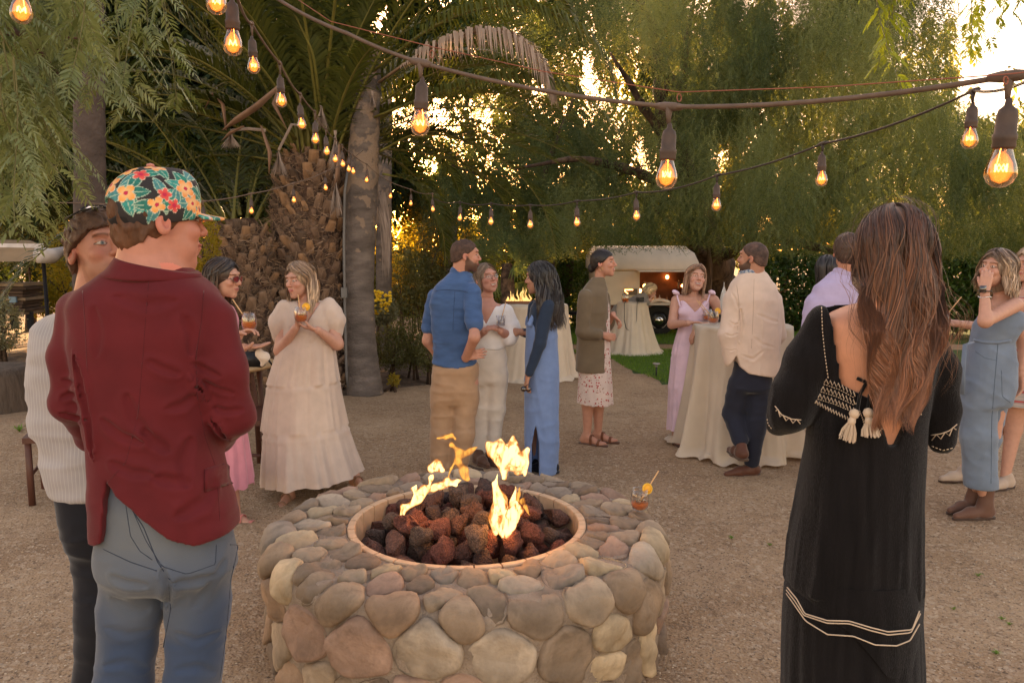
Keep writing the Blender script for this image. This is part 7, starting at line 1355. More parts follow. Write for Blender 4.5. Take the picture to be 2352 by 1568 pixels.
F.short_hair(mat("dark_brown_hair", (.06, .035, .026), .55, .35, 30, 1.0, 120, stretch=(1, 1, .3), bd=.005), .014, .055, .0, -.075, rough=.004)
F = Fig("dark haired guest in black glimpsed beyond the lavender shirted man", 1898, 6.4, SK3); F.res = 1.5
F.head(1900, 622, 150, 0, 0, .95, sex='f', neck=(1900, 675, .0), nr=.045); F.skin_([cn(F.p(1900, 700), F.p(1900, 1000), .08, .08)]); F.body(); F.box(1850, 670, 1960, 1080, .3); F.bb[0][2] = -.01
F.cloth("black_dress", F.loft([(682, 1890, 1912, .05), (700, 1872, 1930, .09), (780, 1876, 1926, .1), (1060, 1862, 1940, .16)]), M_dk, .012); F.long_hair(M_h, 400, (.3, .36), 70, (.014, .010, .010), (.02, .014, .012), .006, 18, .012, .008, seed=6)
# ---------------------------------------------------------------- denim jumpsuit woman
F = Fig("woman in pale denim jumpsuit and brown ankle boots raising a hand to her hair", 2268, 4.95, SK2)
F.head(2290, 622, -68, 12, 4, .98, sex='f', neck=(2305, 690, .02), nr=.045)
F.skin_([cn(F.p(2300, 710), F.p(2280, 850), .085, .095), cn(F.p(2290, 708), F.p(2340, 704), .05, .055)] + F.limb([(2332, 700, 17, -.12), (2262, 738, 14.5, -.30), (2262, 668, 9.5, -.22)]) + F.limb([(2330, 710, 15, .12), (2352, 790, 13, .15), (2345, 860, 9, .12)]) + F.limb([(2262, 880, 30, .0), (2245, 1000, 20, 0), (2258, 1130, 12.5, 0)]) + F.limb([(2290, 880, 30, .05), (2275, 1000, 20, .05), (2242, 1120, 12, .1)]), .02)
F.hand(F.p(2262, 668, -.22), (.15, .15, 1), (.6, .9, 0), 1, 30, .17, 5, 25); F.hand(F.p(2345, 862, .12), (0, 0, -1), (-1, 0, 0), 1, 20, .165); F.body()
M_den = cloth("pale_denim", (.16, .20, .27), .85, bump=.6, var=.12, vs_=6); M_dst = cloth("denim_stitch", (.10, .13, .18))
F.box(2180, 690, 2380, 1140, .4); F.cloth("jumpsuit", [F.loft([(712, 2268, 2345, .13), (745, 2244, 2345, .14), (782, 2236, 2322, .125), (830, 2222, 2326, .15), (880, 2212, 2328, .16), (930, 2212, 2310, .15)], 2.3, .03)] + [(g, .035) for g in F.limb([(2250, 900, 39, -.02), (2246, 1000, 37, -.02), (2252, 1118, 36, -.02)], ) + F.limb([(2280, 900, 38, .08), (2262, 1000, 32, .09), (2250, 1112, 30, .10)])], M_den, .0075, .03, lambda P: .006 * ridge(P + np.stack([0 * P[:, 2], 0 * P[:, 2], P[:, 0] * .5], 1), (6, 6, 8), 3) + .003 * noise(P, (18, 18, 30), 5), lambda P: (F.p(2250, 1116)[2] - P[:, 2] - .0).astype(np.float32))
F.seam("belt", [(2237, 781), (2260, 786), (2290, 787), (2322, 782)], .009, M_den, 20); F.seam("side_seam", [(2292, 790), (2286, 860), (2278, 960), (2276, 1110)], .0025, M_dst, 30); F.seam("pocket", [(2300, 850), (2302, 910), (2322, 925)], .002, M_dst, 16); F.seam("pocket", [(2238, 805), (2262, 822), (2290, 828)], .002, M_dst, 16)
MB().tube([F.p(2236, 785, -.12) - F.o, F.p(2216, 792, -.13) - F.o, F.p(2212, 850, -.12) - F.o, F.p(2209, 905, -.12) - F.o], [.012, .02, .022, .024], 8, flat=.3).build("belt_tail", M_den, F.e)
M_boot = cloth("brown_boot_leather", (.13, .065, .045), .55, bump=.25); M_bsd = cloth("boot_sole", (.06, .035, .025), .8)
shoe(F, "boot", F.p(2262, 1150) * [1, 1, 0] + [0, 0, .09], -82, M_boot, .30, M_bsd, high=.09); shoe(F, "boot", F.p(2236, 1130, .12) * [1, 1, 0] + [0, 0, .09], -74, M_boot, .28, M_bsd, high=.09)
F.long_hair(M_h, 1300, (.25, .34), 60, (.12, .075, .055), (.50, .34, .22), .020, 26, .018, .007, seed=7, taper=1.2, spread=1.25, front_len=.26, sideshift=.02)
obj_w = MB().tube([F.p(2262, 668, -.22) - F.o + np.array([.031 * math.cos(a), .031 * math.sin(a), 0]) for a in np.linspace(0, 6.28, 16)], .011, 6, flat=.3); ww = obj_w.build("wristwatch", M_fram, F.e); MB().box(F.p(2257, 664, -.255) - F.o, (.018, .006, .021)).build("watch_face", M_lens, ww)
MB().tube([F.p(2262, 682, -.23) - F.o + np.array([.036 * math.cos(a), .036 * math.sin(a), .004 * math.sin(3 * a)]) for a in np.linspace(0, 6.28, 20)], .003, 5).build("bracelet", mat("silver", (.7, .68, .66), .25, 0, bump=0, metal=1), F.e)
# ---------------------------------------------------------------- striped dress woman
F = Fig("woman in red and grey striped dress holding an icy drink, cut by the right edge", 2335, 5.6, SK2)
F.head(2365, 610, -70, 0, 0, .98, sex='f', neck=(2362, 670, .0), nr=.045)
F.skin_([cn(F.p(2355, 690), F.p(2345, 850), .08, .09)] + F.limb([(2330, 700, 14, -.05), (2270, 752, 12, -.08), (2190, 742, 8, -.12)]) + F.limb([(2332, 900, 26, 0), (2328, 985, 18, .0), (2308, 1095, 10.5, -.03)]) + F.limb([(2310, 900, 25, .1), (2290, 985, 17, .12), (2215, 1075, 10.5, .12)]), .02)
F.hand(F.p(2192, 742, -.12), (-1, 0, .25), (0, -.5, .6), -1, 35, .165, 5, 25); F.body()
M_sd = stripes(stripes(cloth("striped_gauze", (.46, .38, .34), .85), 2, 14, (.42, .09, .09), .28, .04), 2, 45, (.30, .32, .32), .2, .08)
ringmesh(F, "dress", [(680, 2325, 2385, .10), (760, 2300, 2395, .14), (815, 2300, 2395, .15), (870, 2292, 2410, .18), (926, 2285, 2420, .21)], M_sd, (14, .07), 160, 8, seed=8, tiers=(815, 875))
F.box(2220, 690, 2340, 770, .25); F.cloth("sleeve", union([g for g in F.limb([(2320, 715, 20, -.05), (2270, 748, 17, -.08), (2252, 748, 16, -.09)])], .02), cloth("white_print_sleeve", (.52, .42, .38), col2=(.4, .2, .15), c2s=30), .007, .02, lambda P: .005 * ridge(P, 14))
M_flat = cloth("cream_flat", (.42, .32, .25), .6); shoe(F, "shoe", F.p(2212, 1084, .12) * [1, 1, 0] + [0, 0, .085], -85, M_flat, .25, M_bsd); shoe(F, "shoe", F.p(2312, 1108, -.03) * [1, 1, 0] + [0, 0, .085], -60, M_flat, .25, M_bsd)
F.long_hair(M_h, 600, (.3, .4), 60, (.35, .24, .16), (.5, .36, .25), .012, 22, .012, .008, seed=8)
drink(F.p(2165, 748, -.14), "icy white drink with brown straw held out beside the denim jumpsuit", 1.05, .8, (.55, .0), False, M_milk, True)
# ---------------------------------------------------------------- woman in black dress with long auburn hair (near right, seen from behind)
F = Fig("woman seen from behind with long auburn hair and black open backed dress", 1965, 2.2, (.56, .25, .145)); F.res = .95
F.head(2052, 585, 168, -3, 3, 1.0, sex='f', neck=(2045, 700, .01), nr=.052)
F.skin_([cn(F.p(2005, 1050), F.p(2005, 1200), .11, .12)] + F.limb([(1888, 775, 22, 0), (1838, 910, 20, .02), (1872, 950, 18, .14)]) + F.limb([(2136, 790, 22, 0), (2158, 930, 18, .02), (2140, 1000, 17, .10)]) + F.limb([(1930, 1250, 70, 0), (1915, 1568, 45, 0)]) + F.limb([(2040, 1250, 70, 0), (2035, 1568, 45, 0)]), .03)
sk = F.loft([(690, 1990, 2100, .06, .01), (712, 1920, 2125, .075, .01), (735, 1890, 2138, .092), (800, 1888, 2132, .112), (880, 1896, 2110, .112), (960, 1910, 2088, .105), (1060, 1900, 2070, .10), (1150, 1900, 2060, .10)], 2.4, .03); c_ = F.p(2010, 900)
F.fs.append((bsph(lambda P: sk(P) - .002 * noise(P, 9) + .006 * np.exp(-((P[:, 0] - np.float32(F.p(2015, 800)[0])) / .012) ** 2), c_, .6), .02)); F.body(h=.010)
def fpx(z, tab): 
    """world x at height z along a list of photo points"""
    A = [F.p(x, y) for x, y in tab]; Z = np.array([a[2] for a in A]); X = np.array([a[0] for a in A]); o = np.argsort(Z); return np.interp(z, Z[o], X[o])
M_blk2 = cloth("black_gauze", (.011, .0095, .010), .95, var=.2, vs_=8, bump=.8, bs=120, stretch=(6, 6, .35), sheen=.15, spec=.08, bd=.003)
F.box(1740, 690, 2230, 1660, .42); F.bb[0][2] = .12
bd = F.loft([(700, 1884, 2146, .06, .01), (735, 1878, 2152, .10), (800, 1876, 2148, .12), (880, 1878, 2130, .122), (960, 1866, 2122, .125), (1050, 1850, 2114, .135), (1150, 1834, 2108, .145), (1250, 1818, 2106, .155), (1345, 1808, 2104, .16)], 2.3, .02)
lsl = F.limb([(1890, 748, 38, 0), (1856, 830, 48, 0), (1828, 905, 50, .0), (1808, 950, 40, .0), (1784, 976, 22, .02)]); rsl = F.limb([(2134, 768, 34, 0), (2156, 850, 37, 0), (2162, 940, 34, .01), (2163, 1010, 30, .01)])
lft = [(1895, 680), (1893, 725), (1898, 800), (1905, 870), (1950, 895), (1968, 900), (1966, 920), (1985, 965), (1995, 1000)]; rgt = [(2115, 680), (2112, 740), (2120, 800), (2095, 870), (2080, 885), (2062, 900), (2040, 925), (2030, 960), (2012, 1000)]
def backcut(P):
    z = P[:, 2]; xl = fpx(z, lft); xr = fpx(z, rgt); bot = F.p(2000, 1000)[2]; d = np.minimum(np.minimum(P[:, 0] - xl, xr - P[:, 0]), z - bot); return np.minimum(d, (F.Y + .05 - P[:, 1]) * 1.0).astype(np.float32)
def foldb(P):
    q = P - np.float32(F.o); pl = np.clip((1.18 - q[:, 2]) * 4, 0, 1); r = .006 * pl * ridge(q, (22, 16, 1.2), 3) + .004 * ridge(q, (40, 30, 2.0), 6) * pl + .003 * noise(q, (12, 12, 12), 2)
    arm = np.clip((np.abs(q[:, 0] - .02) - .17) * 10, 0, 1) * np.clip((q[:, 2] - .85) * 6, 0, 1); return (r + arm * .007 * ridge(q + np.stack([q[:, 2] * .25, 0 * q[:, 2], 0 * q[:, 2]], 1), (20, 20, 3), 8)).astype(np.float32)
F.cloth("dress", [bd] + [(g, .03) for g in lsl + rsl], M_blk2, .0065, .03, foldb, backcut); Fd = F.last
ringmesh(F, "skirt_flounce", [(1335, 1812, 2100, .15), (1350, 1806, 2104, .16), (1420, 1802, 2106, .17), (1500, 1800, 2108, .18), (1568, 1800, 2108, .185), (1700, 1798, 2110, .19), (1850, 1796, 2112, .195)], M_blk2, (26, .055), 420, 8, seed=3)
ringmesh(F, "skirt_overlay", [(1300, 1812, 2106, .162), (1345, 1810, 2108, .172), (1400, 1816, 2102, .178), (1428, 1820, 2098, .180)], M_blk2, (12, .02), 300, 10, seed=5, droop=lambda x, y, f: f ** 2 * (.05 - .45 * np.abs(x - .02) + .06 * np.sin(x * 14)) * -1)
M_thr = cloth("cream_thread", (.62, .47, .34), .8, bump=.8, bs=900)
def zig(pts, amp, per, r=.0016, name="embroidery", n=None, off=.003, f=None):
    pts = np.array(pts, float); L_ = np.r_[0, np.cumsum(np.hypot(*np.diff(pts, axis=0).T))]; n = int(L_[-1] / per) * 2 + 1; u = np.linspace(0, L_[-1], n); x = np.interp(u, L_, pts[:, 0]); y = np.interp(u, L_, pts[:, 1]); y = y + amp * ((-1) ** np.arange(n)); P = F.trace(list(zip(x, y)), f or Fd, off); b = MB(); b.tube(P - F.o, r, 5); b.build(name, M_thr, F.e)
for k in range(3):
    d = 17 * k; zig([(1893 - 7 * k, 874 + d), (1930 - 5 * k, 886 + d * 1.05), (1964, 905 + d * 1.1)], 5, 9); zig([(2050, 905 + d * .95), (2085, 893 + d), (2112 + 3 * k, 878 + d * 1.1)], 5, 9)
zig([(1872, 922), (1905, 940), (1962, 968)], 4, 7, .002); zig([(2046, 975), (2085, 965), (2116, 948)], 4, 7, .002)
def dash(pts, per, r=.0014, off=.003, f=None, name="stitching"):
    pts = np.array(pts, float); L_ = np.r_[0, np.cumsum(np.hypot(*np.diff(pts, axis=0).T))]; b = MB()
    for s0 in np.arange(0, L_[-1], per):
        P = F.trace([(np.interp(s0 + t, L_, pts[:, 0]), np.interp(s0 + t, L_, pts[:, 1])) for t in (0, per * .55)], f or Fd, off); b.tube(P - F.o, r, 5)
    b.build(name, M_thr, F.e, kind="stuff")
dash([(1887, 705), (1889, 760), (1894, 810), (1902, 868)], 8); dash([(2119, 770), (2122, 800), (2106, 850), (2094, 874)], 8); dash([(1966, 925), (1982, 962), (1992, 1000)], 5, .0018); dash([(2036, 960), (2025, 985), (2010, 1005)], 5, .0018)
for d in (8, 25, 42): dash([(1895 - d * .4, 874 + d), (1930 - d * .3, 886 + d), (1962, 905 + d)], 6, .0012); dash([(2052, 905 + d), (2085, 893 + d), (2114, 878 + d)], 6, .0012)
zig([(1782, 938), (1795, 956), (1818, 966), (1838, 968)], 5, 15, .0016); zig([(2140, 1005), (2160, 1002), (2180, 995), (2196, 980)], 6, 16, .0016); dash([(1762, 962), (1764, 974), (1772, 984)], 7); dash([(2140, 1024), (2165, 1034), (2190, 1028)], 9)
F.seam("sleeve_piping", [(1780, 932), (1795, 952), (1818, 962), (1840, 964)], .0015, M_thr, 20, .003, Fd); F.seam("sleeve_piping", [(2138, 999), (2160, 996), (2180, 989), (2198, 974)], .0015, M_thr, 20, .003, Fd)
ovf = lambda P: loftf([(F.p(0, y)[2], (F.p(a, y)[0] + F.p(b, y)[0]) / 2, F.Y, (F.p(b, y)[0] - F.p(a, y)[0]) / 2, d) for y, a, b, d in ((1300, 1806, 2110, .178), (1430, 1808, 2106, .188), (1568, 1806, 2106, .195))])(P)
for pts in ([(1808, 1348), (1830, 1375), (1848, 1408), (1900, 1424), (1950, 1425), (2000, 1440), (2040, 1450), (2095, 1445), (2112, 1402)], [(1806, 1354), (1826, 1380), (1846, 1412), (1900, 1430), (1950, 1431), (2000, 1447), (2040, 1457), (2092, 1452), (2114, 1408)], [(1806, 1362), (1850, 1425), (1900, 1456), (1960, 1460), (2010, 1480), (2060, 1482), (2090, 1470), (2112, 1432)]): F.seam("hem_embroidery", pts, .0019, M_thr, 60, .006, ovf)
# ties and tassels
M_blt = cloth("black_cord", (.01, .009, .009)); skf = lambda P: smin(sk(P), Fd(P), .0)
F.seam("back_tie", [(1968, 868), (1990, 878), (1975, 905), (1968, 945)], .005, M_blt, 16, .008, skf); F.seam("back_tie", [(2020, 880), (1998, 905), (1992, 940)], .005, M_blt, 16, .010, skf)
for (x, y, tx, ty) in ((1962, 950, 1942, 1010), (1994, 948, 1998, 1000)):
    p0 = F.trace([(x, y)], skf, .02)[0]; p1 = F.trace([(tx, ty)], skf, .028)[0]; t_ = MB(); t_.lathe([[.001, .014], [.010, .010], [.014, 0], [.010, -.010], [.001, -.014]], 12, p0 - F.o); to = t_.build("tassel", M_thr, F.e); d = unit(p1 - p0); s_ = unit(np.cross(d, [0, 1, 0])); b = MB(); ln = np.linalg.norm(p1 - p0)
    b.tube([p0 + d * .010 - F.o, p0 + d * .022 - F.o, p0 + d * .03 - F.o], [.008, .011, .008], 10)
    for i in range(70):
        a = random.random() * 6.28; r = random.random() ** .5; e = p0 + d * ln * (.9 + .15 * random.random()) + s_ * math.cos(a) * r * .026 + np.array([0, -1, 0]) * (math.sin(a) * r * .010 + .006); m_ = p0 + d * .026 + s_ * math.cos(a) * r * .010 + np.array([0, -1, 0]) * (math.sin(a) * r * .008); b.tube([m_ - F.o, (m_ + e) / 2 + s_ * math.cos(a) * .004 - F.o, e - F.o], .0013, 4, False)
    b.build("fringe", M_thr, to)
# hair: thousands of strands, centre part, falling in a heavy wave to the middle of the back
M_aub = hairmat("auburn_strands", .5)
def coverB(A):
    z = A[..., 2]; f = np.clip(-(z + .02) / .42, 0, 1); y = A[..., 1]; A = A.copy()
    A[..., 1] = np.where(z < -.08, np.maximum(y, .075 + .055 * np.clip(-(z + .08) / .12, 0, 1) + .012 * (A[..., 0] * 8)), y) * 1.0
    pull = np.clip((-.17 - z) / .28, 0, 1); A[..., 0] = A[..., 0] * (1 - .48 * pull ** 1.2) + .035 * pull + .014 * np.sin(z * 30 + 2) * pull + .010 * np.sin(z * 34 + A[..., 0] * 60) * np.clip(-z * 5, 0, 1); A[..., 1] += .010 * np.sin(A[..., 0] * 130 + z * 38) * pull; A[..., 1] += .02 * pull; return A
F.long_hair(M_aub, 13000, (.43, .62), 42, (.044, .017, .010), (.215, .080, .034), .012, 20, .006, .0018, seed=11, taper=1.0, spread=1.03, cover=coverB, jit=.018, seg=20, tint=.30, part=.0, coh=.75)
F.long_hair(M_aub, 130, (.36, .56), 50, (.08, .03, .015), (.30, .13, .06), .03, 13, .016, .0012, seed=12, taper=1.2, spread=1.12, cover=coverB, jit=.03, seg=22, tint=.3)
# ================================================================ TABLES
M_tc = mat("table_linen", (.68, .56, .44), .8, .04, 6, .3, 500, spec=.3, sheen=.2, bd=.001, trans=.25)
def cocktail(px, py, Y, r, h, flare, label, seed, cll, group="cocktail tables under floor length cloths"):
    c = W(px, py, Y); c[2] = gz(c[0], Y); t = thing("cocktail_table", label, "table", c, group=group)
    b = MB(); b.lathe([[.001, h - .004], [r - .01, h - .004], [r - .01, h - .03], [.001, h - .03]], 40); b.lathe([[.03, .02], [.03, h - .03]], 12); b.lathe([[.24, 0], [.24, .02], [.03, .03]], 24); b.build("table_frame", M_dk, t)
    seg, n = 300, 46; th = np.arange(seg) * 2 * math.pi / seg; V = []
    def nz(f, z, sd): return noise(np.stack([np.cos(th) * f, np.sin(th) * f, np.full(seg, z)], 1).astype(np.float32), 1.0, sd)
    for r_ in (.3, .6, .85, .97): V.append(np.stack([np.cos(th) * r * r_, np.sin(th) * r * r_, np.full(seg, h + .002)], 1))
    for i in range(n):
        f = i / (n - 1); z = h - .006 - f * (h - .008); am = .018 + .075 * f ** 1.1; q = r + .006 + flare * f ** 1.5 + am * (nz(3.4, z * .25, seed) * 1.0 + .5 * nz(7.5, z * .25, seed + 4)) + .012 * f * np.sin(th * 11 + seed)
        if i == 0: q = np.full(seg, r + .004)
        if f > .93: q = q + (f - .93) * 1.1 * (.6 + nz(5, 0, seed + 8)); z = max(z, .012)
        V.append(np.stack([np.cos(th) * q, np.sin(th) * q, z + (.012 + .02 * nz(9, 0, seed)) * (f > .95)], 1))
    V = np.concatenate([np.concatenate(V), [[0, 0, h + .002]]]); m = n + 4; i, j = np.meshgrid(np.arange(m - 1), np.arange(seg), indexing='ij'); j2 = (j + 1) % seg; Q = np.stack([i * seg + j, (i + 1) * seg + j, (i + 1) * seg + j2, i * seg + j2], -1).reshape(-1, 4); T = [[m * seg, k, (k + 1) % seg] for k in range(seg)]
    cl = link("tablecloth", mesh("tablecloth", V, Q, T, M_tc), None, c); tag(cl, cll, "tablecloth", "cream tablecloths"); return c
c1 = cocktail(1700, 900, 6.62, .40, 1.075, .12, "round cocktail table between the pink dress and the beige blazer", 1, "cream cloth pooling on the gravel beside the man in beige blazer")
c2_ = cocktail(1235, 790, 11.3, .42, 1.07, .13, "round cocktail table behind the black haired woman", 2, "cream cloth under the tray of flames behind the black haired woman")
c3_ = cocktail(1452, 740, 15.2, .28, 1.0, .26, "round cocktail table on the lawn in front of the trailer", 3, "cream cloth with a camera strap hanging over it, on the lawn")
drink(PZ(1638, 744, c1[2] + 1.085), "orange spritz with lemon slice nearest the edge of the cocktail table", 1.0, .36, (-.6, .1), True)
drink(PZ(1625, 737, c1[2] + 1.085), "spritz glass standing behind the nearer one on the cocktail table", .95, .34, (-.5, .1))
# white feather centrepiece
fp_ = PZ(1662, 738, c1[2] + 1.085); ft = thing("feather_centerpiece", "white feathers standing in a dark block on the cocktail table", "centrepiece", fp_); M_fe = mat("white_feather", (.72, .68, .64), .9, .05); MB().box((0, 0, .03), (.06, .03, .03)).build("block", M_fram, ft, False)
for k, (dx, hh) in enumerate(((-.005, .30), (.04, .24))):
    b = MB(); b.tube([(dx, 0, .05), (dx * 1.5, 0, hh)], .0025, 5)
    for i in range(140):
        t_ = i / 140; z = .08 + t_ * (hh - .06); s_ = (-1) ** i; l_ = .028 * math.sin(math.pi * min(t_ + .15, 1)) + .004; b.add([[dx + dx * .5 * t_, 0, z], [dx + s_ * l_ * .6, .004 * s_, z + .006], [dx + s_ * l_, .004, z + .018], [dx + s_ * l_ * .5, 0, z + .016]], [[0, 1, 2, 3]])
    b.build("feather", M_fe, ft, False)
# fire feature with glass on the far table
M_fcore = flamemat("flame_small", (1, .62, .2), (.9, .25, .03), .3, .9); ff = PZ(1200, 696, c2_[2] + 1.08); fb_ = thing("candle_tray", "rust coloured tray of tall flickering flames on the table behind the guests", "candle tray", ff); MB().box((-.05, 0, .015), (.20, .10, .015), taper=.95).build("tray", mat("rust_tray", (.16, .06, .025), .7), fb_, False)
flm = union([cone((x - .22, 0, .03), (x - .22 + .02 * math.sin(x * 40), 0, .03 + h_), .020, .004) for x, h_ in zip(np.linspace(.0, .32, 9), (.07, .15, .10, .12, .19, .22, .17, .21, .12))], .01)
V, Q = surf(lambda P: flm(P + np.stack([.012 * noise(P, (16, 16, 16)) * 2, 0 * P[:, 0], 0 * P[:, 0]], 1)), (-.27, -.06, 0), (.27, .06, .33), .008); link("flame", mesh("flame", V, Q, None, M_fcore), fb_)
# black handbag strap and camera on the lawn table
M_lea = mat("black_leather", (.012, .011, .012), .4, .1, 20, .2, 200); cp = c3_ + [.10, -.28, 1.04]; ct = thing("camera", "black camera on the lawn table, its strap hanging over the cloth", "camera", cp); b = MB(); b.box((0, .02, .03), (.07, .035, .045)); b.lathe([[.001, .06], [.035, .06], [.035, 0], [.001, 0]], 16, (0, -.01, .035), rotx(R(90))); b.build("camera_body", M_lea, ct, False)
b = MB(); b.tube([(-.26, .0, .02), (-.30, -.02, -.05), (-.30, -.05, -.35), (-.27, -.08, -.50), (-.19, -.09, -.57), (-.11, -.08, -.50), (-.07, -.05, -.35), (-.06, -.03, -.05), (-.04, .0, .02)], .011, 6, flat=.4); b.build("strap", M_lea, ct)
# leaning guest behind that table
F = Fig("fair haired guest in thin grey shirt bent over the lawn table", 1440, 15.4, SK2); F.res = 1.6; F.o[2] = gz(0, 15.4); F.e.location = F.o
F.head(1494, 668, 60, -20, 0, 1.0, sex='f', neck=(1475, 690, .0), nr=.05); F.skin_([cn(F.p(1470, 695), F.p(1435, 712), .10, .12), cn(F.p(1435, 712), F.p(1436, 790), .10, .06)] + F.limb([(1468, 692, 7, -.12), (1462, 712, 6, -.2), (1492, 690, 5, -.25)]), .03)
F.hand(F.p(1492, 690, -.25), (.5, 0, 1), (1, 0, 0), 1, 40, .17); F.body(); F.box(1395, 655, 1510, 800, .45); F.bb[0][2] = F.o[2] + .3
M_gr = cloth("thin_grey_linen", (.34, .30, .27), trans=.4); F.cloth("shirt", union([cn(F.p(1475, 688), F.p(1425, 718), .14, .17), cn(F.p(1425, 718), F.p(1425, 745), .17, .15)] + F.limb([(1468, 692, 12, -.14), (1458, 714, 11, -.22), (1484, 694, 9, -.26)]), .04), M_gr, .012, .04, lambda P: .012 * ridge(P, 7))
F.cloth("trousers", union([cn(F.p(1428, 745), F.p(1430, 800), .15, .10)], .04), M_nvt, .016); F.long_hair(M_h, 350, (.16, .24), 60, (.40, .28, .16), (.66, .50, .30), .02, 24, .03, .012, seed=9)
drink(c3_ + [-.17, -.22, 1.0], "drink with a red stirrer on the lawn table", 1.6, .4, (.1, 0))
# ================================================================ TRAILER BAR
TY = 20.5; g0 = float(gz(0, TY)); s_t = pxm(TY, .8); xl, xr = W(1368, 700, TY)[0], W(1632, 700, TY)[0]; zt = W(1500, 567, TY)[2]; zb = g0 + .35; Wd = 2.0
M_tw = mat("trailer_cream", (.74, .62, .50), .45, .06, 3, .05, 40); M_wood = mat("trailer_wood", (.14, .05, .028), .6, .3, 8, .3, 60, stretch=(.4, 1, 3)); M_trim = mat("trailer_trim", (.55, .47, .38), .5)
tr = thing("trailer", "white vintage horse trailer turned into a bar with wood panelled side", "trailer", ((xl + xr) / 2, TY, g0)); O = np.array(tr.location); L2 = (xr - xl) / 2; H = zt - g0
zz = lambda py: float(W(1500, py, TY)[2] - g0); xx = lambda px: float(W(px, 700, TY)[0] - O[0])
def slab(name, x0, x1, z0, z1, m, y=0.0, d=.04, parent=None): b = MB(); b.box(((x0 + x1) / 2, y, (z0 + z1) / 2), ((x1 - x0) / 2, d / 2, (z1 - z0) / 2)); return b.build(name, m, parent or tr, False)
ro = [(y, z) for y, z in [(0, zz(620)), (-.06, zz(622)), (-.08, zz(616)), (-.03, zz(600)), (.06, zz(586)), (.22, zz(573)), (.5, zz(567)), (1.0, zz(565)), (1.5, zz(567)), (1.8, zz(573)), (1.95, zz(586)), (2.0, zz(600)), (2.0, zz(620))]]
V = [(x, y, z) for x in np.linspace(-L2, L2 + .05, 12) for y, z in ro]; Q = grid(12, len(ro)); b = MB().add(V, Q); nA = len(V)
V2 = [(x, y * .8 + .2, z - (z - zz(620)) * .15) for x in (-L2 - .12, -L2) for y, z in ro]
b.add([(-L2 - .10, y * .86 + .14, zz(620) + (z - zz(620)) * .72) for y, z in ro] + [(-L2, y, z) for y, z in ro], grid(2, len(ro))); b.add([(-L2 - .10, y * .86 + .14, zz(620) + (z - zz(620)) * .72) for y, z in ro], None, [[0, k + 1, k] for k in range(1, len(ro) - 1)]); b.add([(L2 + .05, y, z) for y, z in ro], None, [[0, k, k + 1] for k in range(1, len(ro) - 1)]); b.build("roof", M_tw, tr)
slab("front_wall", -L2, xx(1468), zz(700), zz(620), M_tw); dr = slab("door_panel", -L2 + .16, xx(1467), zz(696), zz(622), M_tw, -.03, .02)
slab("window_frame", xx(1430), xx(1464), zz(678), zz(661), M_trim, -.05, .03, dr); slab("pane", xx(1432), xx(1462), zz(677), zz(663), mat("dusky_glass", (.16, .13, .11), .08, .2, 8, 0, spec=.8), -.066, .01, dr)
slab("end_wall", xx(1626), L2 + .03, zz(742), zz(620), M_tw); slab("back_wall", -L2, L2, zz(742), zz(622), M_dk, 1.95, .04)
for i, yy_ in enumerate((0.02,)): pass
b = MB(); b.box((-L2 + .02, 1.0, (zz(742) + zz(620)) / 2), (.02, .98, (zz(620) - zz(742)) / 2)); b.box((L2, 1.0, (zz(742) + zz(620)) / 2), (.02, .98, (zz(620) - zz(742)) / 2)); b.build("side_wall", M_tw, tr, False)
slab("interior_floor", -L2, L2, zz(748), zz(744), M_wood, 1.0, 1.9); slab("counter", xx(1468), L2 + .06, zz(699), zz(694), M_trim, -.12, .34)
for k in range(6): slab("wood_plank", xx(1468) + .01, xx(1626), zz(742 - k * 7), zz(735.4 - k * 7), M_wood, 0, .05)
for px in (1468, 1538, 1625): slab("post", xx(px) - .015, xx(px) + .02, zz(743), zz(700), M_trim, -.03, .04)
slab("lower_front", -L2, xx(1468), zz(742), zz(701), M_wood, 0, .05); slab("skirt_rail", -L2 - .05, L2 + .1, zz(752), zz(743), M_tw, -.04, .06)
b = MB(); b.box(((xx(1468) + L2) / 2 + .08, -.26, zz(622)), ((L2 - xx(1468)) / 2 + .18, .27, .012)); b.build("raised_hatch", M_tw, tr, False)
# interior: warm shelves, bottles, lamps
M_int = mat("warm_interior", (.16, .06, .03), .7, .3, 4); slab("inner_back", xx(1468), L2, zz(700), zz(624), M_int, 1.2, .03)
M_amb = emat("amber_lamp", (1, .40, .10), 4); M_bot = [mat("bottle_glass", c, .15, .1, 10, 0, spec=.7) for c in ((.25, .09, .02), (.05, .12, .05), (.4, .35, .3), (.5, .1, .03))]
for z in (652, 668, 680): slab("shelf", xx(1570), xx(1618), zz(z), zz(z - 1.2), M_wood, 1.0, .35)
pr_2 = np.random.default_rng(3)
for i in range(30):
    px = 1472 + 150 * pr_2.random(); z0 = zz(694) if i < 17 else zz((652, 668, 680)[i % 3] - 1.2); y = -.1 + .2 * pr_2.random() if i < 17 else .9; px = px if i < 17 else 1572 + 42 * pr_2.random(); h_ = .14 + .14 * pr_2.random(); r = .035
    bo = link("bottle", MB().lathe([[.001, 0], [r, 0], [r, h_ * .6], [r * .35, h_ * .78], [r * .35, h_], [.001, h_]], 10).data("bottle", M_bot[pr_2.integers(4)]), None, O + [xx(px), y, z0]); tag(bo, "small bottle standing on the trailer bar's counter" if i < 17 else "small bottle on the shelf inside the trailer bar", "bottle", "bottles on the trailer counter" if i < 17 else "bottles on the trailer shelf")
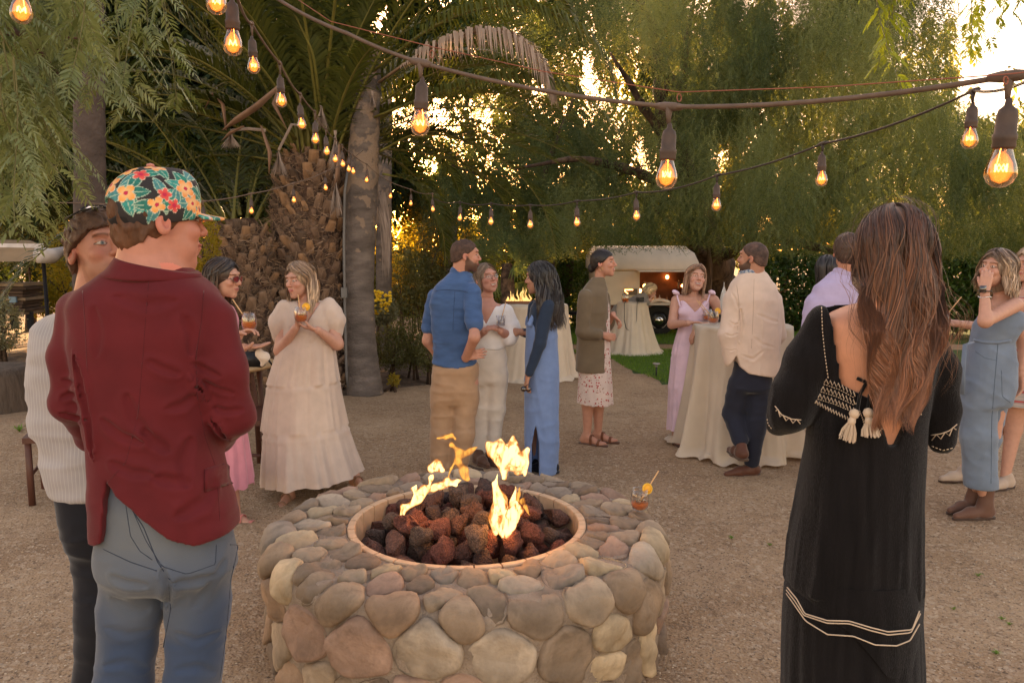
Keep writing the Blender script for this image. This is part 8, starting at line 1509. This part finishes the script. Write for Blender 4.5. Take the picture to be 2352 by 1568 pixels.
for px, py, y in ((1484, 658, .3), (1582, 660, .9), (1597, 657, .9), (1472, 668, .2), (1493, 670, .1), (1550, 640, 1.1)): tag(MB().lathe([[.001, .05], [.035, .03], [.045, -.01], [.03, -.05], [.001, -.06]], 10).build("bar_lamp", M_amb, None, True, O + [xx(px), y, zz(py)]), "amber glowing lamp inside the trailer bar", "lamp", "lamps in the trailer bar")
MB().lathe([[.05, .10], [.07, -.05], [.05, -.12], [.001, -.12]], 12, (xx(1484), .3, zz(658))).build("jar", M_glass, tr)
for k in range(12): o_ = MB().lathe([[.001, .012], [.012, 0], [.001, -.012]], 6).build("window_string_bulb", M_amb, tr, True); o_.location = (xx(1434 + 27 * k / 11 if k < 8 else 1434 + (k - 8) * 2), -.08, zz(665 if k < 8 else 668 + 2 * (k - 8)))
# wheel, arch, mudguard
wx = xx(1513); wr_ = .40 * H / 1.9; wz = wr_; M_tyre = mat("tyre_rubber", (.018, .016, .015), .85, .2, 10, .3, 60); M_chr = mat("chrome_cap", (.75, .7, .65), .12, .05, bump=0, metal=1)
wh = thing("wheel_tmp", "x", "x"); bpy.data.objects.remove(wh)
wr_ = 36 / s_t; wz = zz(738); wz = wr_ + .0; b = MB(); prf = [[wr_ * .55, -.08], [wr_ * .92, -.10], [wr_, -.06], [wr_, .06], [wr_ * .92, .10], [wr_ * .55, .08]]; b.lathe(prf, 40, (wx, -.02, wz), rotx(R(90))); whl = b.build("wheel", M_tyre, tr)
MB().lathe([[.001, .09], [wr_ * .3, .085], [wr_ * .5, .06], [wr_ * .57, .03], [.001, .03]], 32, (wx, -.02, wz), rotx(R(90))).build("rim", M_fram, whl); MB().lathe([[.001, .155], [wr_ * .12, .15], [wr_ * .24, .125], [wr_ * .30, .09]], 28, (wx, -.02, wz), rotx(R(90))).build("hubcap", M_chr, whl)
b = MB(); A_ = np.linspace(-.15, math.pi + .15, 22); ri, ro_ = wr_ * 1.22, wr_ * 1.42; V = [(wx + r * math.cos(a), y, wz + r * math.sin(a) * .98) for a in A_ for r, y in ((ri, -.14), (ro_, -.14), (ro_, .02), (ri, .02))]; q = [[k * 4 + j, k * 4 + (j + 1) % 4, k * 4 + 4 + (j + 1) % 4, k * 4 + 4 + j] for k in range(21) for j in range(4)]; b.add(V, q); b.build("mudguard", M_tw, tr)
slab("wheel_well", wx - ri, wx + ri, wz - .1, zz(745) - .01, M_dk, .06, .03); slab("chassis", -L2, L2, zz(758), zz(752.5), M_dk, .5, .9); MB().tube([(-L2 - .9, .9, .5), (-L2, .9, .5)], .05, 8).build("tow_bar", M_dk, tr)
b = MB(); b.tube([(-L2 - .02, -.1, zz(704)), (-L2 - .25, -.1, zz(704)), (-L2 - .25, -.1, zz(715))], .015, 6); b.build("side_rail", M_chr, tr)
# bartender
F = Fig("bartender in grey shirt bending over inside the trailer", 1600 - 0, TY + .6, SK3); F.o[2] = g0 + zz(744) - .02; F.e.location = F.o; F.res = 1.7
F.head(1612 - 5, 650, -40, -25, 0, 1.0, sex='m', neck=(1602, 660, .0), nr=.055); F.skin_([cn(F.p(1600, 664), F.p(1592, 700), .12, .13), cn(F.p(1592, 700), F.p(1592, 742), .12, .1)] + F.limb([(1606, 664, 5, -.2), (1614, 682, 4.5, -.3), (1600, 692, 3.5, -.45)])); F.body(h=.02); F.box(1575, 640, 1630, 745, .5); F.bb[0][2] = F.o[2] + .05
F.cloth("shirt", union([cn(F.p(1600, 664), F.p(1592, 702), .16, .17), cn(F.p(1592, 702), F.p(1592, 742), .17, .13)] + F.limb([(1606, 664, 8, -.2), (1614, 682, 7, -.3)]), .03), cloth("grey_work_shirt", (.20, .18, .17)), .016); F.short_hair(M_sh2, .015)
# ================================================================ STRING LIGHTS
M_cordB = mat("dusty_cable", (.13, .088, .066), .7, .15, 30); M_cord = mat("black_cable", (.035, .025, .02), .55, .1); M_sock = mat("rubber_socket", (.075, .05, .04), .6, .2, 30, .2, 200); M_bulbg = glassmat("amber_glass", (1, .74, .50), .8); M_wire_r = mat("red_wire", (.30, .10, .06), .6, .1)
M_fil = emat("filament", (1, .42, .10), 5); M_glow = bpy.data.materials.new("bulb_glow"); M_glow.use_nodes = True; N_ = M_glow.node_tree.nodes; L_ = M_glow.node_tree.links; N_.remove(N_["Principled BSDF"]); e_ = N_.new("ShaderNodeEmission"); e_.inputs[0].default_value = (1, .30, .045, 1); e_.inputs[1].default_value = .55; t_ = N_.new("ShaderNodeBsdfTransparent"); m_ = N_.new("ShaderNodeMixShader"); lw = N_.new("ShaderNodeLayerWeight"); lw.inputs[0].default_value = .5; mr = N_.new("ShaderNodeMapRange"); mr.inputs[1].default_value = 0; mr.inputs[2].default_value = 1; mr.inputs[3].default_value = .55; mr.inputs[4].default_value = 0; L_.new(lw.outputs["Facing"], mr.inputs[0]); L_.new(mr.outputs[0], m_.inputs[0]); L_.new(t_.outputs[0], m_.inputs[1]); L_.new(e_.outputs[0], m_.inputs[2]); L_.new(m_.outputs[0], N_["Material Output"].inputs[0])
me_glass = MB().lathe(np.array([[.0008, -.098], [.010, -.096], [.0185, -.088], [.0232, -.075], [.0235, -.066], [.021, -.052], [.0165, -.036], [.0135, -.022], [.0130, -.010]]) * [1, .78], 24).data("bulb", M_bulbg)
me_sock = MB().lathe(np.array([[.0012, .062], [.0045, .060], [.006, .050], [.013, .044], [.0155, .034], [.0158, .008], [.0178, .006], [.0178, -.002], [.0165, -.004], [.0175, -.012], [.0155, -.016], [.013, -.014]]), 20).data("socket", M_sock)
zf = []; 
for i in range(9): a = i / 8 * 2 * math.pi; zf.append((.0085 * math.cos(a), .0085 * math.sin(a), -.040 - (.011 if i % 2 else 0)))
me_fil = MB().tube(zf, .0013, 5).tube([(.003, 0, -.012), (.007, 0, -.040)], .0005, 4).data("filament", M_fil); me_glow = MB().lathe(np.array([[.0008, -.070], [.012, -.065], [.018, -.052], [.016, -.038], [.008, -.025], [.0008, -.020]]), 14).data("glow", M_glow); me_stem = MB().lathe(np.array([[.0008, -.036], [.003, -.033], [.004, -.018], [.008, -.010]]), 10).data("glass_stem", M_bulbg)
me_T = {}
def stringlight(name, bulbs, cable_extra0, cable_extra1, label, m, rcab, drop=.075, tilt=0):
    """bulbs: (px, py of the glowing middle, glass width px)"""
    pts = []; objs = []; 
    for px, py, wpx in bulbs:
        Y = FPX * .047 / wpx / math.cos(PITCH) * .98; P = W(px, py, Y); P = P + [0, 0, .045]; objs.append(P); pts.append(P + [0, 0, .062 + drop])
    pts = np.array([W(*p) for p in cable_extra0] + pts + [W(*p) for p in cable_extra1]); o0 = pts[0]; t = thing(name, label, "string lights", o0); A = []
    for i in range(len(pts) - 1):
        for u in np.linspace(0, 1, 8, endpoint=False): sag = .045 * np.linalg.norm(pts[i + 1] - pts[i]); A.append(pts[i] * (1 - u) + pts[i + 1] * u - [0, 0, 4 * sag * u * (1 - u) * .5])
    A.append(pts[-1]); A = np.array(A); MB().tube(A - o0, rcab, 8).build("cable", m, t); k0 = len(cable_extra0)
    for i, P in enumerate(objs):
        T0 = pts[k0 + i]; b = MB(); d = unit((pts[min(k0 + i + 1, len(pts) - 1)] - pts[max(k0 + i - 1, 0)]) * [1, 1, 1]); b.tube([T0 - d * .03 - o0, T0 - d * .012 - o0, T0 + d * .012 - o0, T0 + d * .03 - o0], [rcab * 1.3, rcab * 2.0, rcab * 2.0, rcab * 1.3], 8); b.tube([T0 - o0, T0 - [0, 0, .022] - o0, P + [0, 0, .060] - o0], [rcab * 2.0, rcab * 1.1, rcab * .9], 8); b.build("cable_drop", m, t)
        rt = (.05 * math.sin(i * 2.1), .06 * math.cos(i * 1.7), i * 1.1); s = link("socket", me_sock, t, P - o0, rt); bl = link("bulb", me_glass, t, P - o0, rt); link("filament", me_fil, bl); link("glow", me_glow, bl); link("glass_stem", me_stem, bl)
    return t
stringlight("string_lights", [(968, 282, 43), (1533, 400, 49), (2302, 385, 66)], [(560, -70, 2.3), (640, 0, 2.15), (800, 78, 2.02)], [(2480, 150, 1.25)], "nearest thick string of large bulbs crossing the top of the picture", M_cordB, .0046, .033)
stringlight("string_lights", [(500, 2, 44), (536, 98, 42), (582, 150, 27), (646, 230, 24), (692, 284, 19.5), (725, 319, 18), (750, 347, 15), (771, 365, 13.5), (787, 376, 12.5), (802, 388, 11.5), (811, 393, 11), (843, 413, 10.5), (897, 450, 9.5), (944, 467, 9.5), (994, 480, 10.5)], [(430, -110, 2.2)], [], "receding string of bulbs running down from upper left to the smooth palm", M_cordB, .0042, .045)
stringlight("string_lights", [(1057, 500, 12), (1128, 508, 13.5), (1218, 515, 14.5), (1325, 510, 16), (1461, 495, 17.5), (1645, 470, 22), (1886, 410, 26), (2228, 318, 35)], [(994, 455, 8.2)], [(2352, 190, 2.0), (2480, 175, 1.8)], "string of bulbs swagging from the palm across to the upper right", M_cord, .0042, .03)
stringlight("string_lights", [(468, 503, 12.5), (578, 484, 12), (675, 459, 11.5), (748, 431, 11)], [(-60, 450, 6.0), (190, 466, 6.4)], [(835, 345, 8.6)], "low string of small bulbs running left behind the floral cap", M_cordB, .005, .04)
stringlight("string_lights", [(52, 22, 46)], [(-200, -140, 1.9)], [(250, -160, 1.9)], "single big bulb of a string cut by the top left corner", M_cordB, .0045, .05)
b = MB(); pw = [W(640, -30, 2.25), W(760, 50, 2.1), W(992, 108, 1.98), (W(1250, 165, 1.85)), W(1560, 212, 1.72), W(1900, 200, 1.5), W(2300, 172, 1.28), W(2420, 160, 1.2)]; b.tube(pw, .0011, 5); tag(b.build("support_wire", M_wire_r, None), "thin rusty red wire running above the nearest cable", "wire")
for px, Y, py in ((992, 1.98, 125), (1560, 1.72, 225), (2310, 1.27, 185)): tag(MB().tube([W(px + 5 * math.cos(a), py + 9 * math.sin(a), Y) for a in np.linspace(0, 6.3, 14)], .0012, 5).build("wire_tie", M_wire_r, None), "little twist of wire tying the cable above bulb " + {992: "beside the sun", 1560: "in the middle", 2310: "at far right"}[px], "wire tie")
# fairy lights far in the hedge
M_fair = emat("fairy_bulb", (1, .55, .2), 2)
for px, py in ((1903, 671), (1977, 671), (2292, 708), (2334, 717), (2310, 716), (2390, 705), (90, 668), (150, 680), (1712, 649), (1652, 696)): tag(link("fairy_bulb", MB().lathe([[.001, .035], [.03, 0], [.001, -.035]], 8).data("fairy_bulb", M_fair), None, W(px, py, 17.5)), "tiny warm fairy bulb twinkling in the far hedge", "fairy light", "fairy lights in the background")
# ================================================================ LEFT BACKGROUND
M_can = mat("awning_canvas", (.34, .23, .13), .85, .12, 3, .3, 100, trans=.3); M_canw = mat("awning_edge", (.55, .48, .44), .8)
aw = thing("awning", "tan canvas awning with a rolled white end at far left", "awning", W(30, 600, 13)); b = MB(); q = [W(-300, 560, 13), W(100, 566, 13), W(95, 600, 12.6), W(-300, 604, 12.4), W(-300, 545, 14.5), W(70, 552, 14.5)]; b.add(np.array(q) - np.array(aw.location), [[0, 1, 2, 3], [4, 5, 1, 0]]); b.build("canvas", M_can, aw, False)
b = MB(); b.add(np.array([W(-300, 556, 12.98), W(100, 560, 12.98), W(100, 572, 12.95), W(-300, 578, 12.95)]) - np.array(aw.location), [[0, 1, 2, 3]]); b.build("valance", M_canw, aw, False); b = MB(); b.tube(np.array([W(88, 585, 12.6), W(118, 588, 12.8), W(155, 572, 13.4)]) - np.array(aw.location), [.13, .12, .05], 16); b.build("rolled_end", M_canw, aw)
for px in (-60, 100): MB().tube(np.array([W(px, 600, 12.9), W(px, 600, 12.9) * [1, 1, 0] + [0, 0, float(gz(0, 12.9))]]) - np.array(aw.location), .03, 8).build("pole", M_dk, aw)
M_bw = mat("weathered_boards", (.085, .055, .04), .9, .3, 6, .5, 30, stretch=(.3, 1, 3)); M_wlt = mat("pale_board", (.25, .18, .12), .9, .2)
sh = thing("wooden_counter", "dark stacked timber counter under the awning at the left edge", "counter", W(30, 735, 14) * [1, 1, 0] + [0, 0, float(gz(0, 14))]); so_ = np.array(sh.location)
for k in range(9):
    a, c = W(-140, 720 - k * 8, 14), W(78 + 4 * math.sin(k * 2), 713 - k * 8, 14); MB().box(((a + c) / 2 - so_), ((c[0] - a[0]) / 2, .3, (c[2] - a[2]) / 2 * .92)).build("board", M_bw if k % 4 else M_wlt, sh, False)
for px in (-40, 32, 70): a = W(px, 735, 13.9); MB().box(a - so_, (.04, .04, .15)).build("leg", M_dk, sh, False)
a = W(30, 688, 13.65); tag(MB().box((0, 0, 0), (.06, .02, .05)).build("blue_can", mat("pale_blue_box", (.18, .27, .36), .6), None, False, a), "small pale blue box on the dark timber counter", "box")
# building behind: cream wall and pink wall glimpsed left of the palm
M_wcr = mat("cream_stucco", (.50, .36, .22), .9, .08, 3, .3, 60); M_wpk = mat("pink_stucco", (.33, .13, .13), .9, .08, 3, .3, 60); bl = thing("stucco_building", "cream and dusky pink stucco building glimpsed between the two men and the palm", "building", W(460, 760, 15) * [1, 1, 0] + [0, 0, float(gz(0, 15))]); bo_ = np.array(bl.location)
a, c = W(405, 760, 15), W(520, 622, 15); MB().box((a + c) / 2 - bo_, ((c[0] - a[0]) / 2, .2, (c[2] - a[2]) / 2)).build("wall", M_wcr, bl, False); a, c = W(400, 621, 15.3), W(492, 560, 15.3); MB().box((a + c) / 2 - bo_, ((c[0] - a[0]) / 2, .2, (c[2] - a[2]) / 2)).build("upper_wall", M_wpk, bl, False)
# tree stump, logs, rocks
M_stump = mat("weathered_stump", (.085, .06, .045), .95, .3, 6, 1, 20, stretch=(1, 1, .3), bd=.03); p = G(15, 925); b = MB(); b.lathe([[.001, .52], [.30, .52], [.42, .50], [.46, .44], [.45, .2], [.50, .0]], 40); V = np.concatenate(b.v); V[:, :2] *= (1 + .08 * noise(V.astype(np.float32), 4))[:, None]; o = link("tree_stump", mesh("tree_stump", V, np.concatenate(b.q), None, M_stump), None, (W(-10, 900, 8.6)[0], 8.6, float(gz(0, 8.6)) - .05)); tag(o, "wide weathered tree stump cut by the left edge", "stump")
M_rk = [mat("boulder", c, .85, .2, 4, .6, 25, bd=.02) for c in ((.34, .22, .13), (.26, .19, .13), (.40, .30, .21))]; RK = [rockmesh("rock", M_rk[i % 3], 3, .22, .8, 60 + i, 1.2) for i in range(6)]
def rock(px, py, r, label, group=None, z=.3, i=0, fl=1.0):
    p = G(px, py); s = r / pxm(p[1], 0); o = link("rock", RK[i % 6], None, p + [0, 0, s * z], (random.random(), random.random(), random.random() * 6), (s, s, s * fl)); tag(o, label, "rock", group)
rock(884, 866, 17, "smooth round orange boulder beside the smooth palm's foot", i=0, z=.5); rock(915, 835, 34, "wide flat boulder under the straggly shrub", i=1, fl=.6, z=.2); rock(30, 890, 0.1, "tiny stone by the stump", i=2); rock(15, 800, 22, "pale smooth rock at the left edge above the stump", i=3, fl=.5); rock(75, 975, 30, "low mossy rock by the moss tuft on the left", i=4, fl=.5); rock(2318, 970, 42, "big tan boulder behind the bare legs at the right edge", i=3, fl=.9, z=.5); rock(2345, 975, 30, "boulder half out of frame at the right edge", i=1); rock(1292, 800, 20, "dark boulder at the lawn's left corner", i=5, fl=1.1, z=.5); rock(730, 905, 14, "small rock at the palm's base near the cream dress", i=2)
for k in range(26): rock(895 + k * 5.2 + 2 * random.random(), 722 + 3 * math.sin(k * 1.3) + (k % 3) * 4, 6 + 6 * random.random(), "pale stone in the rock border edging the sand rise", "rocks edging the sand rise", i=k)
# path lights
M_pl = mat("path_light_black", (.02, .018, .018), .5); M_plt = mat("path_light_top", (.35, .32, .30), .3, metal=.6)
def pathlight(px, py, top, label):
    p = G(px, py); h_ = (py - top) / pxm(p[1], 0); t = thing("path_light", label, "path light", p); MB().tube([(0, 0, 0), (0, 0, h_ * .8)], .011, 8).build("stake", M_pl, t); MB().lathe([[.001, h_], [.05, h_ * .97], [.055, h_ * .9], [.02, h_ * .84], [.018, h_ * .72]], 16).build("lamp_head", M_plt if px > 1000 else M_pl, t)
pathlight(1507, 868, 832, "small silver solar path light on the lawn edge"); pathlight(40, 778, 742, "black path light in front of the silvery shrub"); pathlight(1930, 770, 745, "small white topped path light glimpsed left of the black dress")
# conduit on the palm
M_cd = mat("grey_conduit", (.13, .125, .125), .5, .1, metal=.3); cdp = [W(800, 893, 9.45), W(796, 860, 9.45), W(792, 700, 9.45), W(790, 560, 9.45), W(792, 440, 9.5), W(800, 380, 9.5)]; cdt = thing("conduit_pipe", "thin grey electrical pipe with a junction box running up between the palms", "pipe", cdp[0]); MB().tube(np.array(cdp) - cdp[0], .017, 10).build("pipe", M_cd, cdt); MB().box(W(791, 672, 9.42) - cdp[0], (.035, .025, .06)).build("junction_box", M_cd, cdt, False)
# picnic table and chairs behind the dresses
M_cw = mat("dark_red_wood", (.095, .038, .026), .5, .25, 10, .2, 60, stretch=(1, 1, .2)); M_rat = mat("rattan", (.44, .28, .14), .7, .2, 60, .5, 200)
tt0 = W(560, 838, 6.2); tz = tt0[2]; tb_ = thing("patio_table", "round rattan topped table behind the burgundy sleeve", "table", (tt0[0] - .25, 6.3, 0)); to_ = np.array(tb_.location); MB().lathe([[.001, tz], [.44, tz], [.46, tz - .015], [.44, tz - .035], [.001, tz - .035]], 40).build("tabletop", M_rat, tb_); 
for k in range(4): a = k * math.pi / 2 + .6; MB().tube([(.33 * math.cos(a), .33 * math.sin(a), tz - .03), (.36 * math.cos(a), .36 * math.sin(a), 0)], .022, 8).build("leg", M_cw, tb_)
hb_ = link("handbag", None, None, (W(572, 818, 6.15)[0], 6.15, tz)); tag(hb_, "black leather handbag on the rattan table", "handbag"); MB().box((0, 0, .055), (.11, .05, .055), taper=.85).build("bag_body", M_lea, hb_); MB().tube([(.09, 0, .09), (.15, -.02, .06), (.19, -.03, .01)], .008, 6).build("handle", M_lea, hb_)
def chair(x, y, rz, label):
    t = thing("wooden_chair", label, "chair", (x, y, 0), (0, 0, rz), "dark red wooden chairs"); 
    for sx in (-1, 1):
        MB().tube([(sx * .21, .20, 0), (sx * .21, .21, .45), (sx * .21, .25, .72), (sx * .20, .29, .92)], .022, 8).build("leg", M_cw, t); MB().tube([(sx * .21, -.20, 0), (sx * .21, -.20, .44)], .022, 8).build("leg", M_cw, t); MB().tube([(sx * .21, -.2, .20), (sx * .21, .2, .20)], .013, 6).build("stretcher", M_cw, t)
    MB().box((0, 0, .45), (.235, .23, .02)).build("seat", M_cw, t, False)
    for z, y_ in ((.62, .235), (.74, .255), (.88, .285)): MB().box((0, y_, z), (.20, .012, .028)).build("back_slat", M_cw, t, False)
c_ = W(598, 900, 6.0); chair(c_[0] + .02, 5.95, R(70), "dark wooden chair half hidden behind the cream dress"); c_ = W(100, 1060, 5.6); chair(c_[0] + .28, 5.45, R(20), "dark wooden chair whose leg shows left of the striped shirt")
